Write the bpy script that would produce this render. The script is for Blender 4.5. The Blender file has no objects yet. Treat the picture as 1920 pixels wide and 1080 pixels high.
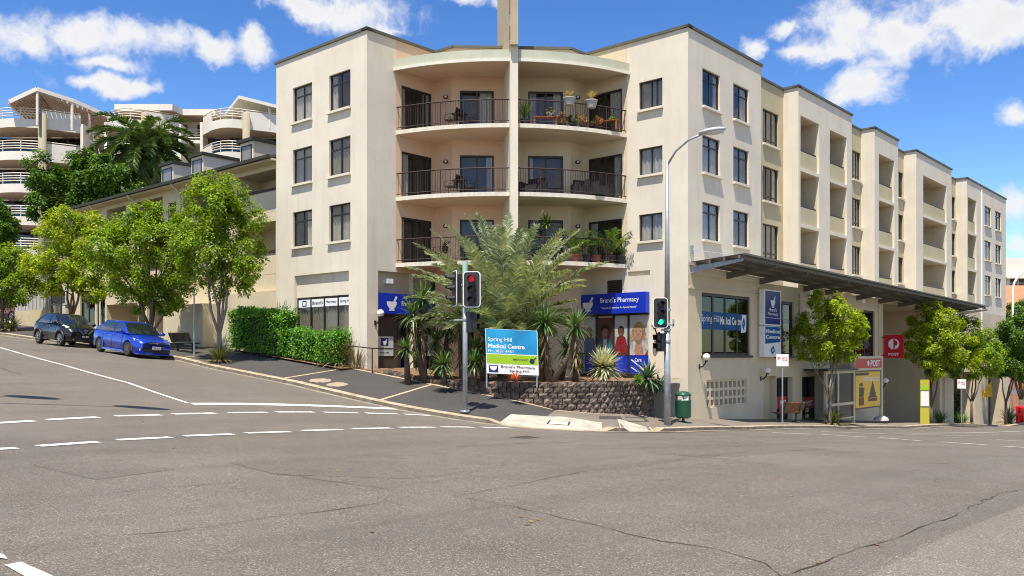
import bpy, bmesh, math, random
import numpy as np
from mathutils import Matrix, Vector
R = random.Random(7)
PI = math.pi
rad = math.radians
scene = bpy.context.scene
C = scene.collection

# ------------------------------------------------------------------ camera, sky, sun, exposure
F = 1648.0; CX = 960.0; HY = 665.0            # focal length in photo pixels, principal column, horizon row (eye level is z = 0)
cam_d = bpy.data.cameras.new('camera'); cam = bpy.data.objects.new('camera', cam_d); C.objects.link(cam)
cam.location = (0, 0, 0); cam.rotation_euler = (PI / 2, 0, 0)
cam_d.sensor_width = 36.0; cam_d.lens = F / 1920.0 * 36.0; cam_d.shift_y = (HY - 540.0) / 1920.0
cam_d.clip_start = 0.1; cam_d.clip_end = 3000.0
scene.camera = cam

SUN_TRAVEL = Vector((0.125, 0.398, -1.0)).normalized()   # direction the light travels
sun_el = math.asin(-SUN_TRAVEL.z); sun_az = math.atan2(-SUN_TRAVEL.x, -SUN_TRAVEL.y)   # azimuth from +Y towards +X
sd = bpy.data.lights.new('sun', 'SUN'); sd.energy = 4.4; sd.angle = rad(0.53); sd.color = (1.0, 0.94, 0.83)
so = bpy.data.objects.new('sun', sd); C.objects.link(so); so.location = (-10, -20, 60)
so.rotation_euler = SUN_TRAVEL.to_track_quat('-Z', 'Y').to_euler()

world = bpy.data.worlds.new('World'); scene.world = world; world.use_nodes = True
SKY_STRENGTH = 0.12

def build_sky():
    nt = world.node_tree; N = nt.nodes; L = nt.links
    for n in list(N): N.remove(n)
    def nd(t, **k):
        n = N.new(t)
        for a, b in k.items(): setattr(n, a, b)
        return n
    def mth(op, a, b=None, c=None, clamp=False):
        n = nd('ShaderNodeMath', operation=op, use_clamp=clamp)
        for i, x in enumerate((a, b, c)):
            if x is None: continue
            if hasattr(x, 'is_linked') or hasattr(x, 'links'): L.new(x, n.inputs[i])
            else: n.inputs[i].default_value = x
        return n.outputs[0]
    out = nd('ShaderNodeOutputWorld'); bg = nd('ShaderNodeBackground'); L.new(bg.outputs[0], out.inputs[0])
    bg.inputs['Strength'].default_value = SKY_STRENGTH
    sky = nd('ShaderNodeTexSky', sky_type='NISHITA', sun_disc=False)
    sky.sun_elevation = sun_el; sky.sun_rotation = sun_az
    sky.air_density = 1.0; sky.dust_density = 0.25; sky.ozone_density = 2.2; sky.altitude = 40
    hs = nd('ShaderNodeHueSaturation'); hs.inputs['Saturation'].default_value = 1.14; hs.inputs['Value'].default_value = 0.52
    hs.inputs['Hue'].default_value = 0.506
    gm = nd('ShaderNodeGamma'); gm.inputs[1].default_value = 1.35; L.new(sky.outputs[0], gm.inputs[0]); L.new(gm.outputs[0], hs.inputs['Color'])
    tc = nd('ShaderNodeTexCoord'); D0 = tc.outputs['Generated']
    wn = nd('ShaderNodeTexNoise'); wn.inputs['Scale'].default_value = 9.0; wn.inputs['Detail'].default_value = 5.0; wn.inputs['Roughness'].default_value = 0.6; L.new(D0, wn.inputs['Vector'])
    w1 = nd('ShaderNodeVectorMath', operation='SUBTRACT'); L.new(wn.outputs['Color'], w1.inputs[0]); w1.inputs[1].default_value = (.5, .5, .5)
    w2 = nd('ShaderNodeVectorMath', operation='SCALE'); L.new(w1.outputs[0], w2.inputs[0]); w2.inputs['Scale'].default_value = 0.075
    w3 = nd('ShaderNodeVectorMath', operation='ADD'); L.new(D0, w3.inputs[0]); L.new(w2.outputs[0], w3.inputs[1]); D = w3.outputs[0]
    n1 = nd('ShaderNodeTexNoise'); n1.inputs['Scale'].default_value = 11.0; n1.inputs['Detail'].default_value = 7.0; n1.inputs['Roughness'].default_value = 0.62
    L.new(D, n1.inputs['Vector'])
    n2 = nd('ShaderNodeTexNoise'); n2.inputs['Scale'].default_value = 30.0; n2.inputs['Detail'].default_value = 8.0; n2.inputs['Roughness'].default_value = 0.6
    L.new(D, n2.inputs['Vector'])
    blobs = [(45, 85, 75, 38), (130, 60, 90, 42), (235, 72, 90, 48), (320, 75, 60, 38), (395, 92, 45, 26), (180, 120, 90, 16),
             (470, 84, 34, 32), (150, 160, 60, 20), (215, 168, 85, 16), (560, 8, 60, 22), (660, 20, 120, 36), (720, 50, 45, 18), (880, 2, 50, 16),
             (1590, 40, 85, 62), (1680, 60, 110, 72), (1800, 35, 110, 58), (1900, 20, 90, 48), (1560, 110, 75, 38), (1600, 185, 62, 42),
             (1500, 105, 50, 16), (1412, 95, 22, 26), (1460, 55, 22, 18), (1905, 215, 36, 30), (1900, 385, 45, 36), (1905, 455, 40, 26), (1850, 60, 60, 35)]
    best = None
    for (px, py, rx, ry) in blobs:
        d = Vector(((px - CX) / F, 1.0, (HY - py) / F)).normalized()
        rt = d.cross(Vector((0, 0, 1))).normalized(); up = rt.cross(d).normalized()
        k = F / d.y                                   # pixels per radian near that direction (roughly)
        v = nd('ShaderNodeVectorMath', operation='SUBTRACT'); L.new(D, v.inputs[0]); v.inputs[1].default_value = d
        a = nd('ShaderNodeVectorMath', operation='DOT_PRODUCT'); L.new(v.outputs[0], a.inputs[0]); a.inputs[1].default_value = rt * (k / rx)
        b = nd('ShaderNodeVectorMath', operation='DOT_PRODUCT'); L.new(v.outputs[0], b.inputs[0]); b.inputs[1].default_value = up * (k / ry)
        s = mth('ADD', mth('MULTIPLY', a.outputs['Value'], a.outputs['Value']), mth('MULTIPLY', b.outputs['Value'], b.outputs['Value']))
        r = mth('SQRT', s)
        # the far side of the sphere gives large numbers, so the blob stays local
        best = r if best is None else mth('SMOOTH_MIN', best, r, 0.7)
    m = mth('SUBTRACT', 1.02, best)
    # scattered fair-weather cloud over the rest of the sky
    n3 = nd('ShaderNodeTexNoise'); n3.inputs['Scale'].default_value = 2.6; n3.inputs['Detail'].default_value = 4.0
    L.new(D, n3.inputs['Vector'])
    sep = nd('ShaderNodeSeparateXYZ'); L.new(D, sep.inputs[0])
    behind = nd('ShaderNodeMapRange'); behind.inputs[1].default_value = 0.62; behind.inputs[2].default_value = 0.35; L.new(sep.outputs['Y'], behind.inputs[0])
    g = mth('MULTIPLY', mth('MULTIPLY', mth('SUBTRACT', n3.outputs[0], 0.52), 5.0), behind.outputs[0])
    g = mth('SUBTRACT', g, mth('SUBTRACT', 1.0, behind.outputs[0]))
    m = mth('MAXIMUM', m, g)
    nn = mth('ADD', mth('MULTIPLY', mth('SUBTRACT', n1.outputs[0], 0.5), 2.6), mth('MULTIPLY', mth('SUBTRACT', n2.outputs[0], 0.5), 2.0))
    dens = mth('ADD', m, nn)
    mr = nd('ShaderNodeMapRange', interpolation_type='SMOOTHSTEP'); mr.inputs[1].default_value = -0.22; mr.inputs[2].default_value = 0.85
    L.new(dens, mr.inputs[0])
    # cloud tone: a little greyer where dense
    cr = nd('ShaderNodeMapRange'); cr.inputs[1].default_value = 0.35; cr.inputs[2].default_value = 1.5; cr.inputs[3].default_value = 1.0; cr.inputs[4].default_value = 0.90
    L.new(dens, cr.inputs[0])
    cc = nd('ShaderNodeMix', data_type='RGBA', blend_type='MULTIPLY'); cc.inputs[0].default_value = 1.0
    cc.inputs[6].default_value = (4.5, 4.53, 4.65, 1); L.new(cr.outputs[0], cc.inputs[7])
    mx = nd('ShaderNodeMix', data_type='RGBA'); L.new(mr.outputs[0], mx.inputs[0]); L.new(hs.outputs[0], mx.inputs[6]); L.new(cc.outputs[2], mx.inputs[7])
    L.new(mx.outputs[2], bg.inputs['Color'])
build_sky()
vs = scene.view_settings
vs.view_transform = 'Standard'; vs.look = 'None'; vs.gamma = 1.0; vs.use_curve_mapping = False; vs.exposure = 0.80
scene.render.film_transparent = False
try:
    scene.cycles.use_denoising = True; scene.cycles.max_bounces = 6; scene.cycles.transparent_max_bounces = 8
    scene.cycles.sample_clamp_indirect = 8.0; scene.cycles.pixel_filter_type = 'BLACKMAN_HARRIS'; scene.cycles.filter_width = 1.05
except Exception: pass

# ------------------------------------------------------------------ plan frame: u along the right-hand street, v up the left-hand street
_a = Vector((2420 - CX, F)).normalized(); UX, UY = _a.x, _a.y
VX, VY = -UY, UX
PLX, PLY = (688 - CX) / F * 36.3, 36.3                     # front corner of the left block
CU = PLX * UX + PLY * UY; CV = PLX * VX + PLY * VY
UR = (330 / F * 36.0) * UX + 36.0 * UY - CU; VR = (330 / F * 36.0) * VX + 36.0 * VY - CV
def W(u, v, z=0.0): return Vector((PLX + u * UX + v * VX, PLY + u * UY + v * VY, z))
def toUV(x, y): return ((x - PLX) * UX + (y - PLY) * UY, (x - PLX) * VX + (y - PLY) * VY)
def depth_u(px, u): return (u + CU) / ((px - CX) / F * UX + UY)
def depth_v(px, v): return (v + CV) / ((px - CX) / F * VX + VY)
def pv(px, u):
    Y = depth_u(px, u); return toUV((px - CX) / F * Y, Y)[1]
def pu(px, v):
    Y = depth_v(px, v); return toUV((px - CX) / F * Y, Y)[0]
def zat(py, Y): return (HY - py) / F * Y
def at(px, py, Y): return Vector(((px - CX) / F * Y, Y, (HY - py) / F * Y))
ANG = math.atan2(UY, UX)
FB = Matrix(((UX, VX, 0, PLX), (UY, VY, 0, PLY), (0, 0, 1, 0), (0, 0, 0, 1)))   # (u, v, z) -> world
I4 = Matrix.Identity(4)

# ------------------------------------------------------------------ mesh builder and object helpers
ROOTM = {}
class MB:
    def __init__(s, frame=None):
        s.v = []; s.f = []; s.m = []; s.fr = frame.copy() if frame is not None else I4.copy()
    def add(s, vs_, fs, mi=0):
        o = len(s.v); s.v += [tuple(x) for x in vs_]; s.f += [tuple(i + o for i in f) for f in fs]; s.m += [mi] * len(fs); return s
    def box(s, x0, x1, y0, y1, z0, z1, mi=0):
        if x0 > x1: x0, x1 = x1, x0
        if y0 > y1: y0, y1 = y1, y0
        if z0 > z1: z0, z1 = z1, z0
        return s.add([(x0, y0, z0), (x1, y0, z0), (x1, y1, z0), (x0, y1, z0), (x0, y0, z1), (x1, y0, z1), (x1, y1, z1), (x0, y1, z1)],
                     [(0, 3, 2, 1), (4, 5, 6, 7), (0, 1, 5, 4), (1, 2, 6, 5), (2, 3, 7, 6), (3, 0, 4, 7)], mi)
    def obox(s, c, ax, ay, az, mi=0):
        c, ax, ay, az = Vector(c), Vector(ax), Vector(ay), Vector(az)
        p = [c - ax - ay - az, c + ax - ay - az, c + ax + ay - az, c - ax + ay - az, c - ax - ay + az, c + ax - ay + az, c + ax + ay + az, c - ax + ay + az]
        return s.add(p, [(0, 3, 2, 1), (4, 5, 6, 7), (0, 1, 5, 4), (1, 2, 6, 5), (2, 3, 7, 6), (3, 0, 4, 7)], mi)
    def beam(s, p0, p1, w, h, mi=0, up=(0, 0, 1)):
        p0, p1 = Vector(p0), Vector(p1); d = (p1 - p0); L = d.length; d = d / L; up = Vector(up)
        if abs(d.dot(up)) > .99: up = Vector((1, 0, 0))
        sd_ = d.cross(up).normalized(); u2 = sd_.cross(d)
        return s.obox((p0 + p1) / 2, d * L / 2, sd_ * w / 2, u2 * h / 2, mi)
    def quad(s, a, b, c, d, mi=0): return s.add([a, b, c, d], [(0, 1, 2, 3)], mi)
    def poly(s, pts, mi=0): return s.add(pts, [tuple(range(len(pts)))], mi)
    def prism(s, pts, z0, z1, mi=0, mt=None, mb=None):
        n = len(pts); A = sum(pts[i][0] * pts[(i + 1) % n][1] - pts[(i + 1) % n][0] * pts[i][1] for i in range(n))
        if A < 0: pts = pts[::-1]
        s.add([(p[0], p[1], z1) for p in pts], [tuple(range(n))], mi if mt is None else mt)
        s.add([(p[0], p[1], z0) for p in pts], [tuple(range(n - 1, -1, -1))], mi if mb is None else mb)
        o = [(p[0], p[1], z0) for p in pts] + [(p[0], p[1], z1) for p in pts]
        return s.add(o, [(i, (i + 1) % n, n + (i + 1) % n, n + i) for i in range(n)], mi)
    def slabpoly(s, pts, off, mi=0):                     # polygon (3D points) extruded by a vector
        off = Vector(off); n = len(pts); P = [Vector(p) for p in pts]; Q = [p + off for p in P]
        s.add(P, [tuple(range(n - 1, -1, -1))], mi); s.add(Q, [tuple(range(n))], mi)
        return s.add(P + Q, [(i, (i + 1) % n, n + (i + 1) % n, n + i) for i in range(n)], mi)
    def cyl(s, p0, p1, r0, r1=None, n=8, mi=0, cap=True):
        p0, p1 = Vector(p0), Vector(p1); r1 = r0 if r1 is None else r1
        d = (p1 - p0).normalized(); t = Vector((0, 0, 1)) if abs(d.z) < .9 else Vector((1, 0, 0))
        a = d.cross(t).normalized(); b = d.cross(a)
        vs_ = [p0 + (a * math.cos(2 * PI * i / n) + b * math.sin(2 * PI * i / n)) * r0 for i in range(n)] + \
              [p1 + (a * math.cos(2 * PI * i / n) + b * math.sin(2 * PI * i / n)) * r1 for i in range(n)]
        fs = [(i, (i + 1) % n, n + (i + 1) % n, n + i) for i in range(n)]
        if cap: fs += [tuple(range(n - 1, -1, -1)), tuple(range(n, 2 * n))]
        return s.add(vs_, fs, mi)
    def tube(s, pts, r, n=6, mi=0, r1=None):
        P = [Vector(p) for p in pts]; k = len(P); vs_ = []; prev = None
        for i, p in enumerate(P):
            d = (P[min(i + 1, k - 1)] - P[max(i - 1, 0)]).normalized()
            if prev is None:
                t = Vector((0, 0, 1)) if abs(d.z) < .9 else Vector((1, 0, 0)); a = d.cross(t).normalized()
            else:
                a = (prev - d * prev.dot(d)).normalized()
            prev = a; b = d.cross(a)
            rr = (r[i] if isinstance(r, (list, tuple)) else (r if r1 is None else r + (r1 - r) * i / (k - 1)))
            vs_ += [p + (a * math.cos(2 * PI * j / n) + b * math.sin(2 * PI * j / n)) * rr for j in range(n)]
        fs = [(i * n + j, i * n + (j + 1) % n, (i + 1) * n + (j + 1) % n, (i + 1) * n + j) for i in range(k - 1) for j in range(n)]
        fs += [tuple(range(n - 1, -1, -1)), tuple((k - 1) * n + j for j in range(n))]
        return s.add(vs_, fs, mi)
    def lathe(s, c, prof, n=16, mi=0, axis=None):
        c = Vector(c)
        if axis is None: ex, ey, ez = Vector((1, 0, 0)), Vector((0, 1, 0)), Vector((0, 0, 1))
        else:
            ez = Vector(axis).normalized(); t = Vector((0, 0, 1)) if abs(ez.z) < .9 else Vector((1, 0, 0)); ex = ez.cross(t).normalized(); ey = ez.cross(ex)
        vs_ = []
        for (r, z) in prof: vs_ += [c + ez * z + (ex * math.cos(2 * PI * j / n) + ey * math.sin(2 * PI * j / n)) * r for j in range(n)]
        k = len(prof)
        fs = [(i * n + j, i * n + (j + 1) % n, (i + 1) * n + (j + 1) % n, (i + 1) * n + j) for i in range(k - 1) for j in range(n)]
        if prof[0][0] > 1e-4: fs.append(tuple(range(n - 1, -1, -1)))
        if prof[-1][0] > 1e-4: fs.append(tuple((k - 1) * n + j for j in range(n)))
        return s.add(vs_, fs, mi)
    def sph(s, c, r, n=12, m=8, mi=0, sc=(1, 1, 1)):
        c = Vector(c); vs_ = []
        for i in range(m + 1):
            t = PI * i / m
            for j in range(n):
                p = 2 * PI * j / n
                vs_.append(c + Vector((math.sin(t) * math.cos(p) * r * sc[0], math.sin(t) * math.sin(p) * r * sc[1], -math.cos(t) * r * sc[2])))
        return s.add(vs_, [(i * n + j, i * n + (j + 1) % n, (i + 1) * n + (j + 1) % n, (i + 1) * n + j) for i in range(m) for j in range(n)], mi)
    def build(s, name, mats, parent=None, smooth=False, bevel=0.0):
        M = s.fr
        if parent is not None: M = rootm(parent).inverted() @ s.fr
        me = bpy.data.meshes.new(name)
        A = np.array(s.v, dtype=float).reshape(-1, 3); m3 = np.array(M)
        A = A @ m3[:3, :3].T + m3[:3, 3]
        me.from_pydata(A.tolist(), [], s.f)
        if not isinstance(mats, (list, tuple)): mats = [mats]
        for x in mats: me.materials.append(x)
        if len(mats) > 1: me.polygons.foreach_set('material_index', s.m)
        if smooth: me.polygons.foreach_set('use_smooth', [True] * len(me.polygons))
        me.update()
        o = bpy.data.objects.new(name, me); C.objects.link(o)
        if parent is not None: o.parent = parent
        if bevel:
            md = o.modifiers.new('bevel', 'BEVEL'); md.width = bevel; md.segments = 2; md.limit_method = 'ANGLE'; md.angle_limit = rad(40)
        return o
def rootm(o):
    while o.parent is not None: o = o.parent
    return ROOTM.get(o.name, I4)
def tag(o, label=None, cat=None, group=None, kind=None):
    if label: o['label'] = label
    if cat: o['category'] = cat
    if group: o['group'] = group
    if kind: o['kind'] = kind
    return o
def thing(name, label, cat, loc=(0, 0, 0), rz=0.0, group=None):
    o = bpy.data.objects.new(name, None); C.objects.link(o)
    o.location = loc; o.rotation_euler = (0, 0, rz); o.empty_display_size = 0.3
    ROOTM[o.name] = Matrix.Translation(Vector(loc)) @ Matrix.Rotation(rz, 4, 'Z')
    return tag(o, label, cat, group)
def copy_tree(o, parent=None):
    c = o.copy(); C.objects.link(c)
    if parent is not None: c.parent = parent
    elif o.name in ROOTM: ROOTM[c.name] = ROOTM[o.name]
    for ch in list(o.children): copy_tree(ch, c)
    return c
def place(o, loc, rz=0.0):
    o.location = loc; o.rotation_euler = (0, 0, rz); ROOTM[o.name] = Matrix.Translation(Vector(loc)) @ Matrix.Rotation(rz, 4, 'Z'); return o
def inst(name, mesh, parent, M):
    """a piece that shares mesh data; M is its matrix in the frame of its top-level thing"""
    o = bpy.data.objects.new(name, mesh); C.objects.link(o)
    if parent is not None: o.parent = parent
    o.matrix_local = M
    return o
def basis(right, up, origin):
    r = Vector(right).normalized(); u_ = Vector(up).normalized(); n = r.cross(u_)
    o = Vector(origin)
    return Matrix(((r.x, u_.x, n.x, o.x), (r.y, u_.y, n.y, o.y), (r.z, u_.z, n.z, o.z), (0, 0, 0, 1)))
def text_mesh(txt, bold=0.0, shear=0.0, depth=0.0):
    cu = bpy.data.curves.new('t', 'FONT'); cu.body = txt; cu.size = 1.0; cu.offset = bold; cu.shear = shear; cu.extrude = depth; cu.resolution_u = 3
    ob = bpy.data.objects.new('t', cu); C.objects.link(ob)
    bpy.context.view_layer.update()
    me = bpy.data.meshes.new_from_object(ob.evaluated_get(bpy.context.evaluated_depsgraph_get()))
    bpy.data.objects.remove(ob); bpy.data.curves.remove(cu)
    vs_ = [tuple(v.co) for v in me.vertices]; fs = [tuple(p.vertices) for p in me.polygons]
    bpy.data.meshes.remove(me); return vs_, fs
def add_text(mb, txt, x, y, w, h, z=0.004, mi=0, bold=0.012, shear=0.0):
    """flat lettering fitted in the rectangle with corner x,y and size w,h of the builder's own plane"""
    vs_, fs = text_mesh(txt, bold, shear)
    if not vs_: return
    xs = [p[0] for p in vs_]; ys = [p[1] for p in vs_]; x0, x1, y0, y1 = min(xs), max(xs), min(ys), max(ys)
    kx = w / (x1 - x0); ky = h / (y1 - y0)
    mb.add([((p[0] - x0) * kx + x, (p[1] - y0) * ky + y, z) for p in vs_], fs, mi)

# ------------------------------------------------------------------ materials
MATS = {}
def mat(name, col, rough=0.6, var=0.0, vscale=3.0, bump=0.0, bscale=40.0, metal=0.0, spec=0.5, coat=0.0, island=0.0, stain=0.0, trans=0.0, alt=None, alpha=None, streak=0.0, emit=None):
    if name in MATS: return MATS[name]
    m = bpy.data.materials.new(name); m.use_nodes = True; nt = m.node_tree; N = nt.nodes; L = nt.links
    b = N['Principled BSDF']; b.inputs['Roughness'].default_value = rough; b.inputs['Metallic'].default_value = metal
    b.inputs['Specular IOR Level'].default_value = spec
    if coat: b.inputs['Coat Weight'].default_value = coat; b.inputs['Coat Roughness'].default_value = 0.04
    b.inputs['Base Color'].default_value = (*col, 1)
    if emit: b.inputs['Emission Color'].default_value = (*emit[0], 1); b.inputs['Emission Strength'].default_value = emit[1]
    geo = N.new('ShaderNodeNewGeometry'); src = None
    def mixc(fac, A, Bc, mode='MIX'):
        x = N.new('ShaderNodeMix'); x.data_type = 'RGBA'; x.blend_type = mode
        if hasattr(fac, 'links'): L.new(fac, x.inputs[0])
        else: x.inputs[0].default_value = fac
        for s_, q in ((6, A), (7, Bc)):
            if hasattr(q, 'links'): L.new(q, x.inputs[s_])
            else: x.inputs[s_].default_value = (*q, 1)
        return x.outputs[2]
    cur = None
    def noise(scale, detail=4.0, rgh=0.6, vec=None):
        n = N.new('ShaderNodeTexNoise'); n.inputs['Scale'].default_value = scale; n.inputs['Detail'].default_value = detail; n.inputs['Roughness'].default_value = rgh
        L.new(vec if vec is not None else geo.outputs['Position'], n.inputs['Vector']); return n.outputs[0]
    def ramp(x, a, b_, c=0.0, d=1.0):
        r = N.new('ShaderNodeMapRange'); L.new(x, r.inputs[0]); r.inputs[1].default_value = a; r.inputs[2].default_value = b_; r.inputs[3].default_value = c; r.inputs[4].default_value = d; return r.outputs[0]
    if island and alt is not None:
        rr = geo.outputs['Random Per Island']; cur = mixc(rr, col, alt)
        if var: cur = mixc(ramp(noise(vscale), .35, .65), cur, mixc(1.0, cur, (1 - var,) * 3, 'MULTIPLY'))
    elif var:
        dark = tuple(c * (1 - var) for c in col); lite = tuple(min(1, c * (1 + var * .6)) for c in col)
        if alt is not None: lite = alt
        cur = mixc(ramp(noise(vscale, 6.0), .3, .7), dark, lite)
    if stain:
        mp = N.new('ShaderNodeMapping'); mp.inputs['Scale'].default_value = (1.7, 1.7, 0.16); L.new(geo.outputs['Position'], mp.inputs[0])
        f_ = ramp(noise(1.6, 6.0, .7, mp.outputs[0]), .52, .78, 0.0, stain)
        cur = mixc(f_, cur if cur is not None else col, tuple(c * .45 for c in col))
    if cur is not None: L.new(cur, b.inputs['Base Color'])
    if bump:
        bp = N.new('ShaderNodeBump'); bp.inputs['Strength'].default_value = bump; bp.inputs['Distance'].default_value = 0.02
        L.new(noise(bscale, 5.0, .65), bp.inputs['Height']); L.new(bp.outputs[0], b.inputs['Normal'])
    if trans:                                             # thin leaf: part of the light goes through
        tl = N.new('ShaderNodeBsdfTranslucent'); mx = N.new('ShaderNodeMixShader'); mx.inputs[0].default_value = trans
        if cur is not None: L.new(mixc(1.0, cur, (1.5, 1.35, .5), 'MULTIPLY'), tl.inputs[0])
        else: tl.inputs[0].default_value = (*[min(1, c * k) for c, k in zip(col, (1.5, 1.35, .5))], 1)
        L.new(b.outputs[0], mx.inputs[1]); L.new(tl.outputs[0], mx.inputs[2]); L.new(mx.outputs[0], N['Material Output'].inputs[0])
    MATS[name] = m; return m
def glass_mat(name, tint, refl=0.25, rough=0.02):
    if name in MATS: return MATS[name]
    m = bpy.data.materials.new(name); m.use_nodes = True; nt = m.node_tree; N = nt.nodes; L = nt.links
    N.remove(N['Principled BSDF'])
    t = N.new('ShaderNodeBsdfTransparent'); t.inputs[0].default_value = (*tint, 1)
    g = N.new('ShaderNodeBsdfGlossy'); g.inputs['Roughness'].default_value = rough; g.inputs[0].default_value = (.92, .95, 1, 1)
    lw = N.new('ShaderNodeLayerWeight'); lw.inputs[0].default_value = .5
    pw = N.new('ShaderNodeMath'); pw.operation = 'POWER'; L.new(lw.outputs['Facing'], pw.inputs[0]); pw.inputs[1].default_value = 4.0
    fr = N.new('ShaderNodeMapRange'); L.new(pw.outputs[0], fr.inputs[0]); fr.inputs[3].default_value = refl * .10; fr.inputs[4].default_value = .7
    mx = N.new('ShaderNodeMixShader'); L.new(fr.outputs[0], mx.inputs[0]); L.new(t.outputs[0], mx.inputs[1]); L.new(g.outputs[0], mx.inputs[2])
    L.new(mx.outputs[0], N['Material Output'].inputs[0]); MATS[name] = m; return m

WALL = mat('cream_render', (.69, .615, .495), .85, .09, .6, .25, 60, stain=.30)
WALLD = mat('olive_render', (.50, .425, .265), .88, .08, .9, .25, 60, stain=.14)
PINKCAST = mat('pink_cast_render', (.66, .455, .315), .85, .06, .8, .2, 60)  # pinkish cast of the light painted into the left notch walls and soffits
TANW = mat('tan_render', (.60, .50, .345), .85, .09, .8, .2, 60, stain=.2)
SILL = mat('sill_paint', (.70, .63, .50), .7, .08, 4, .1, 60, stain=.25)
CAP = mat('parapet_metal', (.10, .10, .08), .7, .15, 2)
FRAME = mat('bronze_frame', (.022, .018, .016), .45)
GLASS = glass_mat('window_glass', (.80, .80, .79), .30)
GLASSD = glass_mat('dark_glass', (.45, .47, .45), .26)
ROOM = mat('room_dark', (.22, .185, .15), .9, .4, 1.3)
CURT = mat('curtain', (.78, .75, .69), .9, .15, 6)
CURTG = mat('grey_blind', (.42, .38, .31), .9, .1, 6)
STEELD = mat('dark_steel', (.035, .027, .024), .45)
GALV = mat('galvanised_steel', (.36, .38, .40), .45, .2, 6, metal=.4)
WHITE = mat('white_paint', (.78, .78, .76), .5, .06, 4)
BLACK = mat('black_plastic', (.014, .014, .015), .45)
CONC = mat('pale_concrete', (.50, .47, .41), .9, .14, 2.2, .35, 70, stain=.1)
# ------------------------------------------------------------------ terrain
class TPS:
    def __init__(s, pts, lam=0.02):
        P = np.array(pts, float); n = len(P); s.xy = P[:, :2]
        d = np.linalg.norm(s.xy[:, None] - s.xy[None], axis=2); K = s.k(d) + lam * np.eye(n)
        A = np.zeros((n + 3, n + 3)); A[:n, :n] = K; A[:n, n] = 1; A[:n, n + 1:] = s.xy; A[n, :n] = 1; A[n + 1:, :n] = s.xy.T
        s.w = np.linalg.solve(A, np.concatenate([P[:, 2], np.zeros(3)]))
    @staticmethod
    def k(d): return d                                   # biharmonic, stays calm between points
    def __call__(s, u, v):
        n = len(s.xy); d = np.hypot(s.xy[:, 0] - u, s.xy[:, 1] - v)
        return float(d @ s.w[:n] + s.w[n] + s.w[n + 1] * u + s.w[n + 2] * v)
UK, VK, RK = -3.9, VR - 2.6, 4.0                         # gutter lines and corner radius
KC = (UK + RK, VK + RK)
road_pts = []
def cp_u(px, py, u, dz=0.0):
    Y = depth_u(px, u); return (u, pv(px, u), zat(py, Y) + dz)
def cp_v(px, py, v, dz=0.0):
    Y = depth_v(px, v); return (pu(px, v), v, zat(py, Y) + dz)
LEFT_G = [(10, 629.5), (66, 637.5), (200, 655), (335, 676), (400, 692), (480, 708), (550, 722), (650, 746), (760, 770), (835, 783)]
RIGHT_G = [(1170, 810), (1257, 810), (1400, 806.5), (1590, 805), (1700, 804), (1890, 802)]
for p in LEFT_G: road_pts.append(cp_u(*p, UK))
for p in RIGHT_G: road_pts.append(cp_v(*p, VK))
q = (KC[0] - RK * .7071, KC[1] - RK * .7071); road_pts.append((*q, zat(804, W(*q).y)))
for p in [(0, 652), (120, 685), (240, 718), (360, 757)]: road_pts.append(cp_u(*p, -10.4))
road_pts += [(-17, 13.4, .35), (-17, 0, -.85), (-17, -8, -1.42), (-23.2, -28.5, -1.65), (-23.2, -16, -1.55), (-35, -28, -1.45), (-35, -10, -1.15), (-10, -27, -1.95), (-5, -20, -2.08),
             (10, -27, -2.75), (30, -27, -3.95), (60, -27, -5.7), (95, -27, -7.6), (95, VK, -7.5), (UK, 55, 2.7), (-17, 55, 2.7), (-45, 20, 1.2), (-45, -40, -1.6), (0, -42, -2.4), (50, -42, -5.2)]
ROADT = TPS(road_pts)
def zroad(u, v): return ROADT(min(max(u, -45), 95), min(max(v, -44), 55))
def ground_hit(px, py, off=0.0):
    tx = (px - CX) / F; tz = (HY - py) / F
    f = lambda Y: tz * Y - zroad(*toUV(tx * Y, Y)) - off
    Y = 3.0; st = 0.5; a = f(Y)
    while Y < 140:
        b = f(Y + st)
        if a > 0 and b <= 0: break
        Y += st; a = b
    lo, hi = Y, Y + st
    for _ in range(30):
        m = (lo + hi) / 2
        if f(m) > 0: lo = m
        else: hi = m
    return toUV(tx * lo, lo)

# kerb path (gutter line) and inner path (foot of walls); both run from the far left street round the corner to the far right street
INU, INR = -0.35, 3.0
INV = VR - 0.33; IC = (INU + INR, INV + INR)
def path_pair(s):
    """s < 0: left street with v = KC[1] - s ; 0..1: corner ; s > 1: right street with u = KC[0] + (s - 1)"""
    if s < 0:
        v = KC[1] - s; k = (UK, v); kn = (1, 0)
        vi = v if v > 2 else 2 + (v - 2) * (2 - IC[1]) / (2 - KC[1])
        i = (INU, vi)
    elif s <= 1:
        a = PI + s * PI / 2; k = (KC[0] + RK * math.cos(a), KC[1] + RK * math.sin(a)); kn = (-math.cos(a), -math.sin(a))
        i = (IC[0] + INR * math.cos(a), IC[1] + INR * math.sin(a))
    else:
        u = KC[0] + (s - 1); k = (u, VK); kn = (0, 1)
        ui = u if u > 12 else IC[0] + (u - KC[0]) * (12 - IC[0]) / (12 - KC[0])
        i = (ui, INV if ui < UR - .2 else VR + .02)
    return k, kn, i
foot_pts = []
for p in [(687, 695), (550, 671), (450, 657), (852, 728), (800, 717.5), (950, 747), (1000, 759)]: foot_pts.append(cp_u(*p, INU))
for p in [(1150, 776), (1225, 780)]: foot_pts.append(cp_v(*p, INV))
qq = (IC[0] - INR * .7071, IC[1] - INR * .7071); foot_pts.append((*qq, zat(768.5, W(*qq).y)))
for p in [(1295, 785), (1430, 786), (1655, 789.5), (1700, 790.5)]: foot_pts.append(cp_v(*p, VR))
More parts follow.
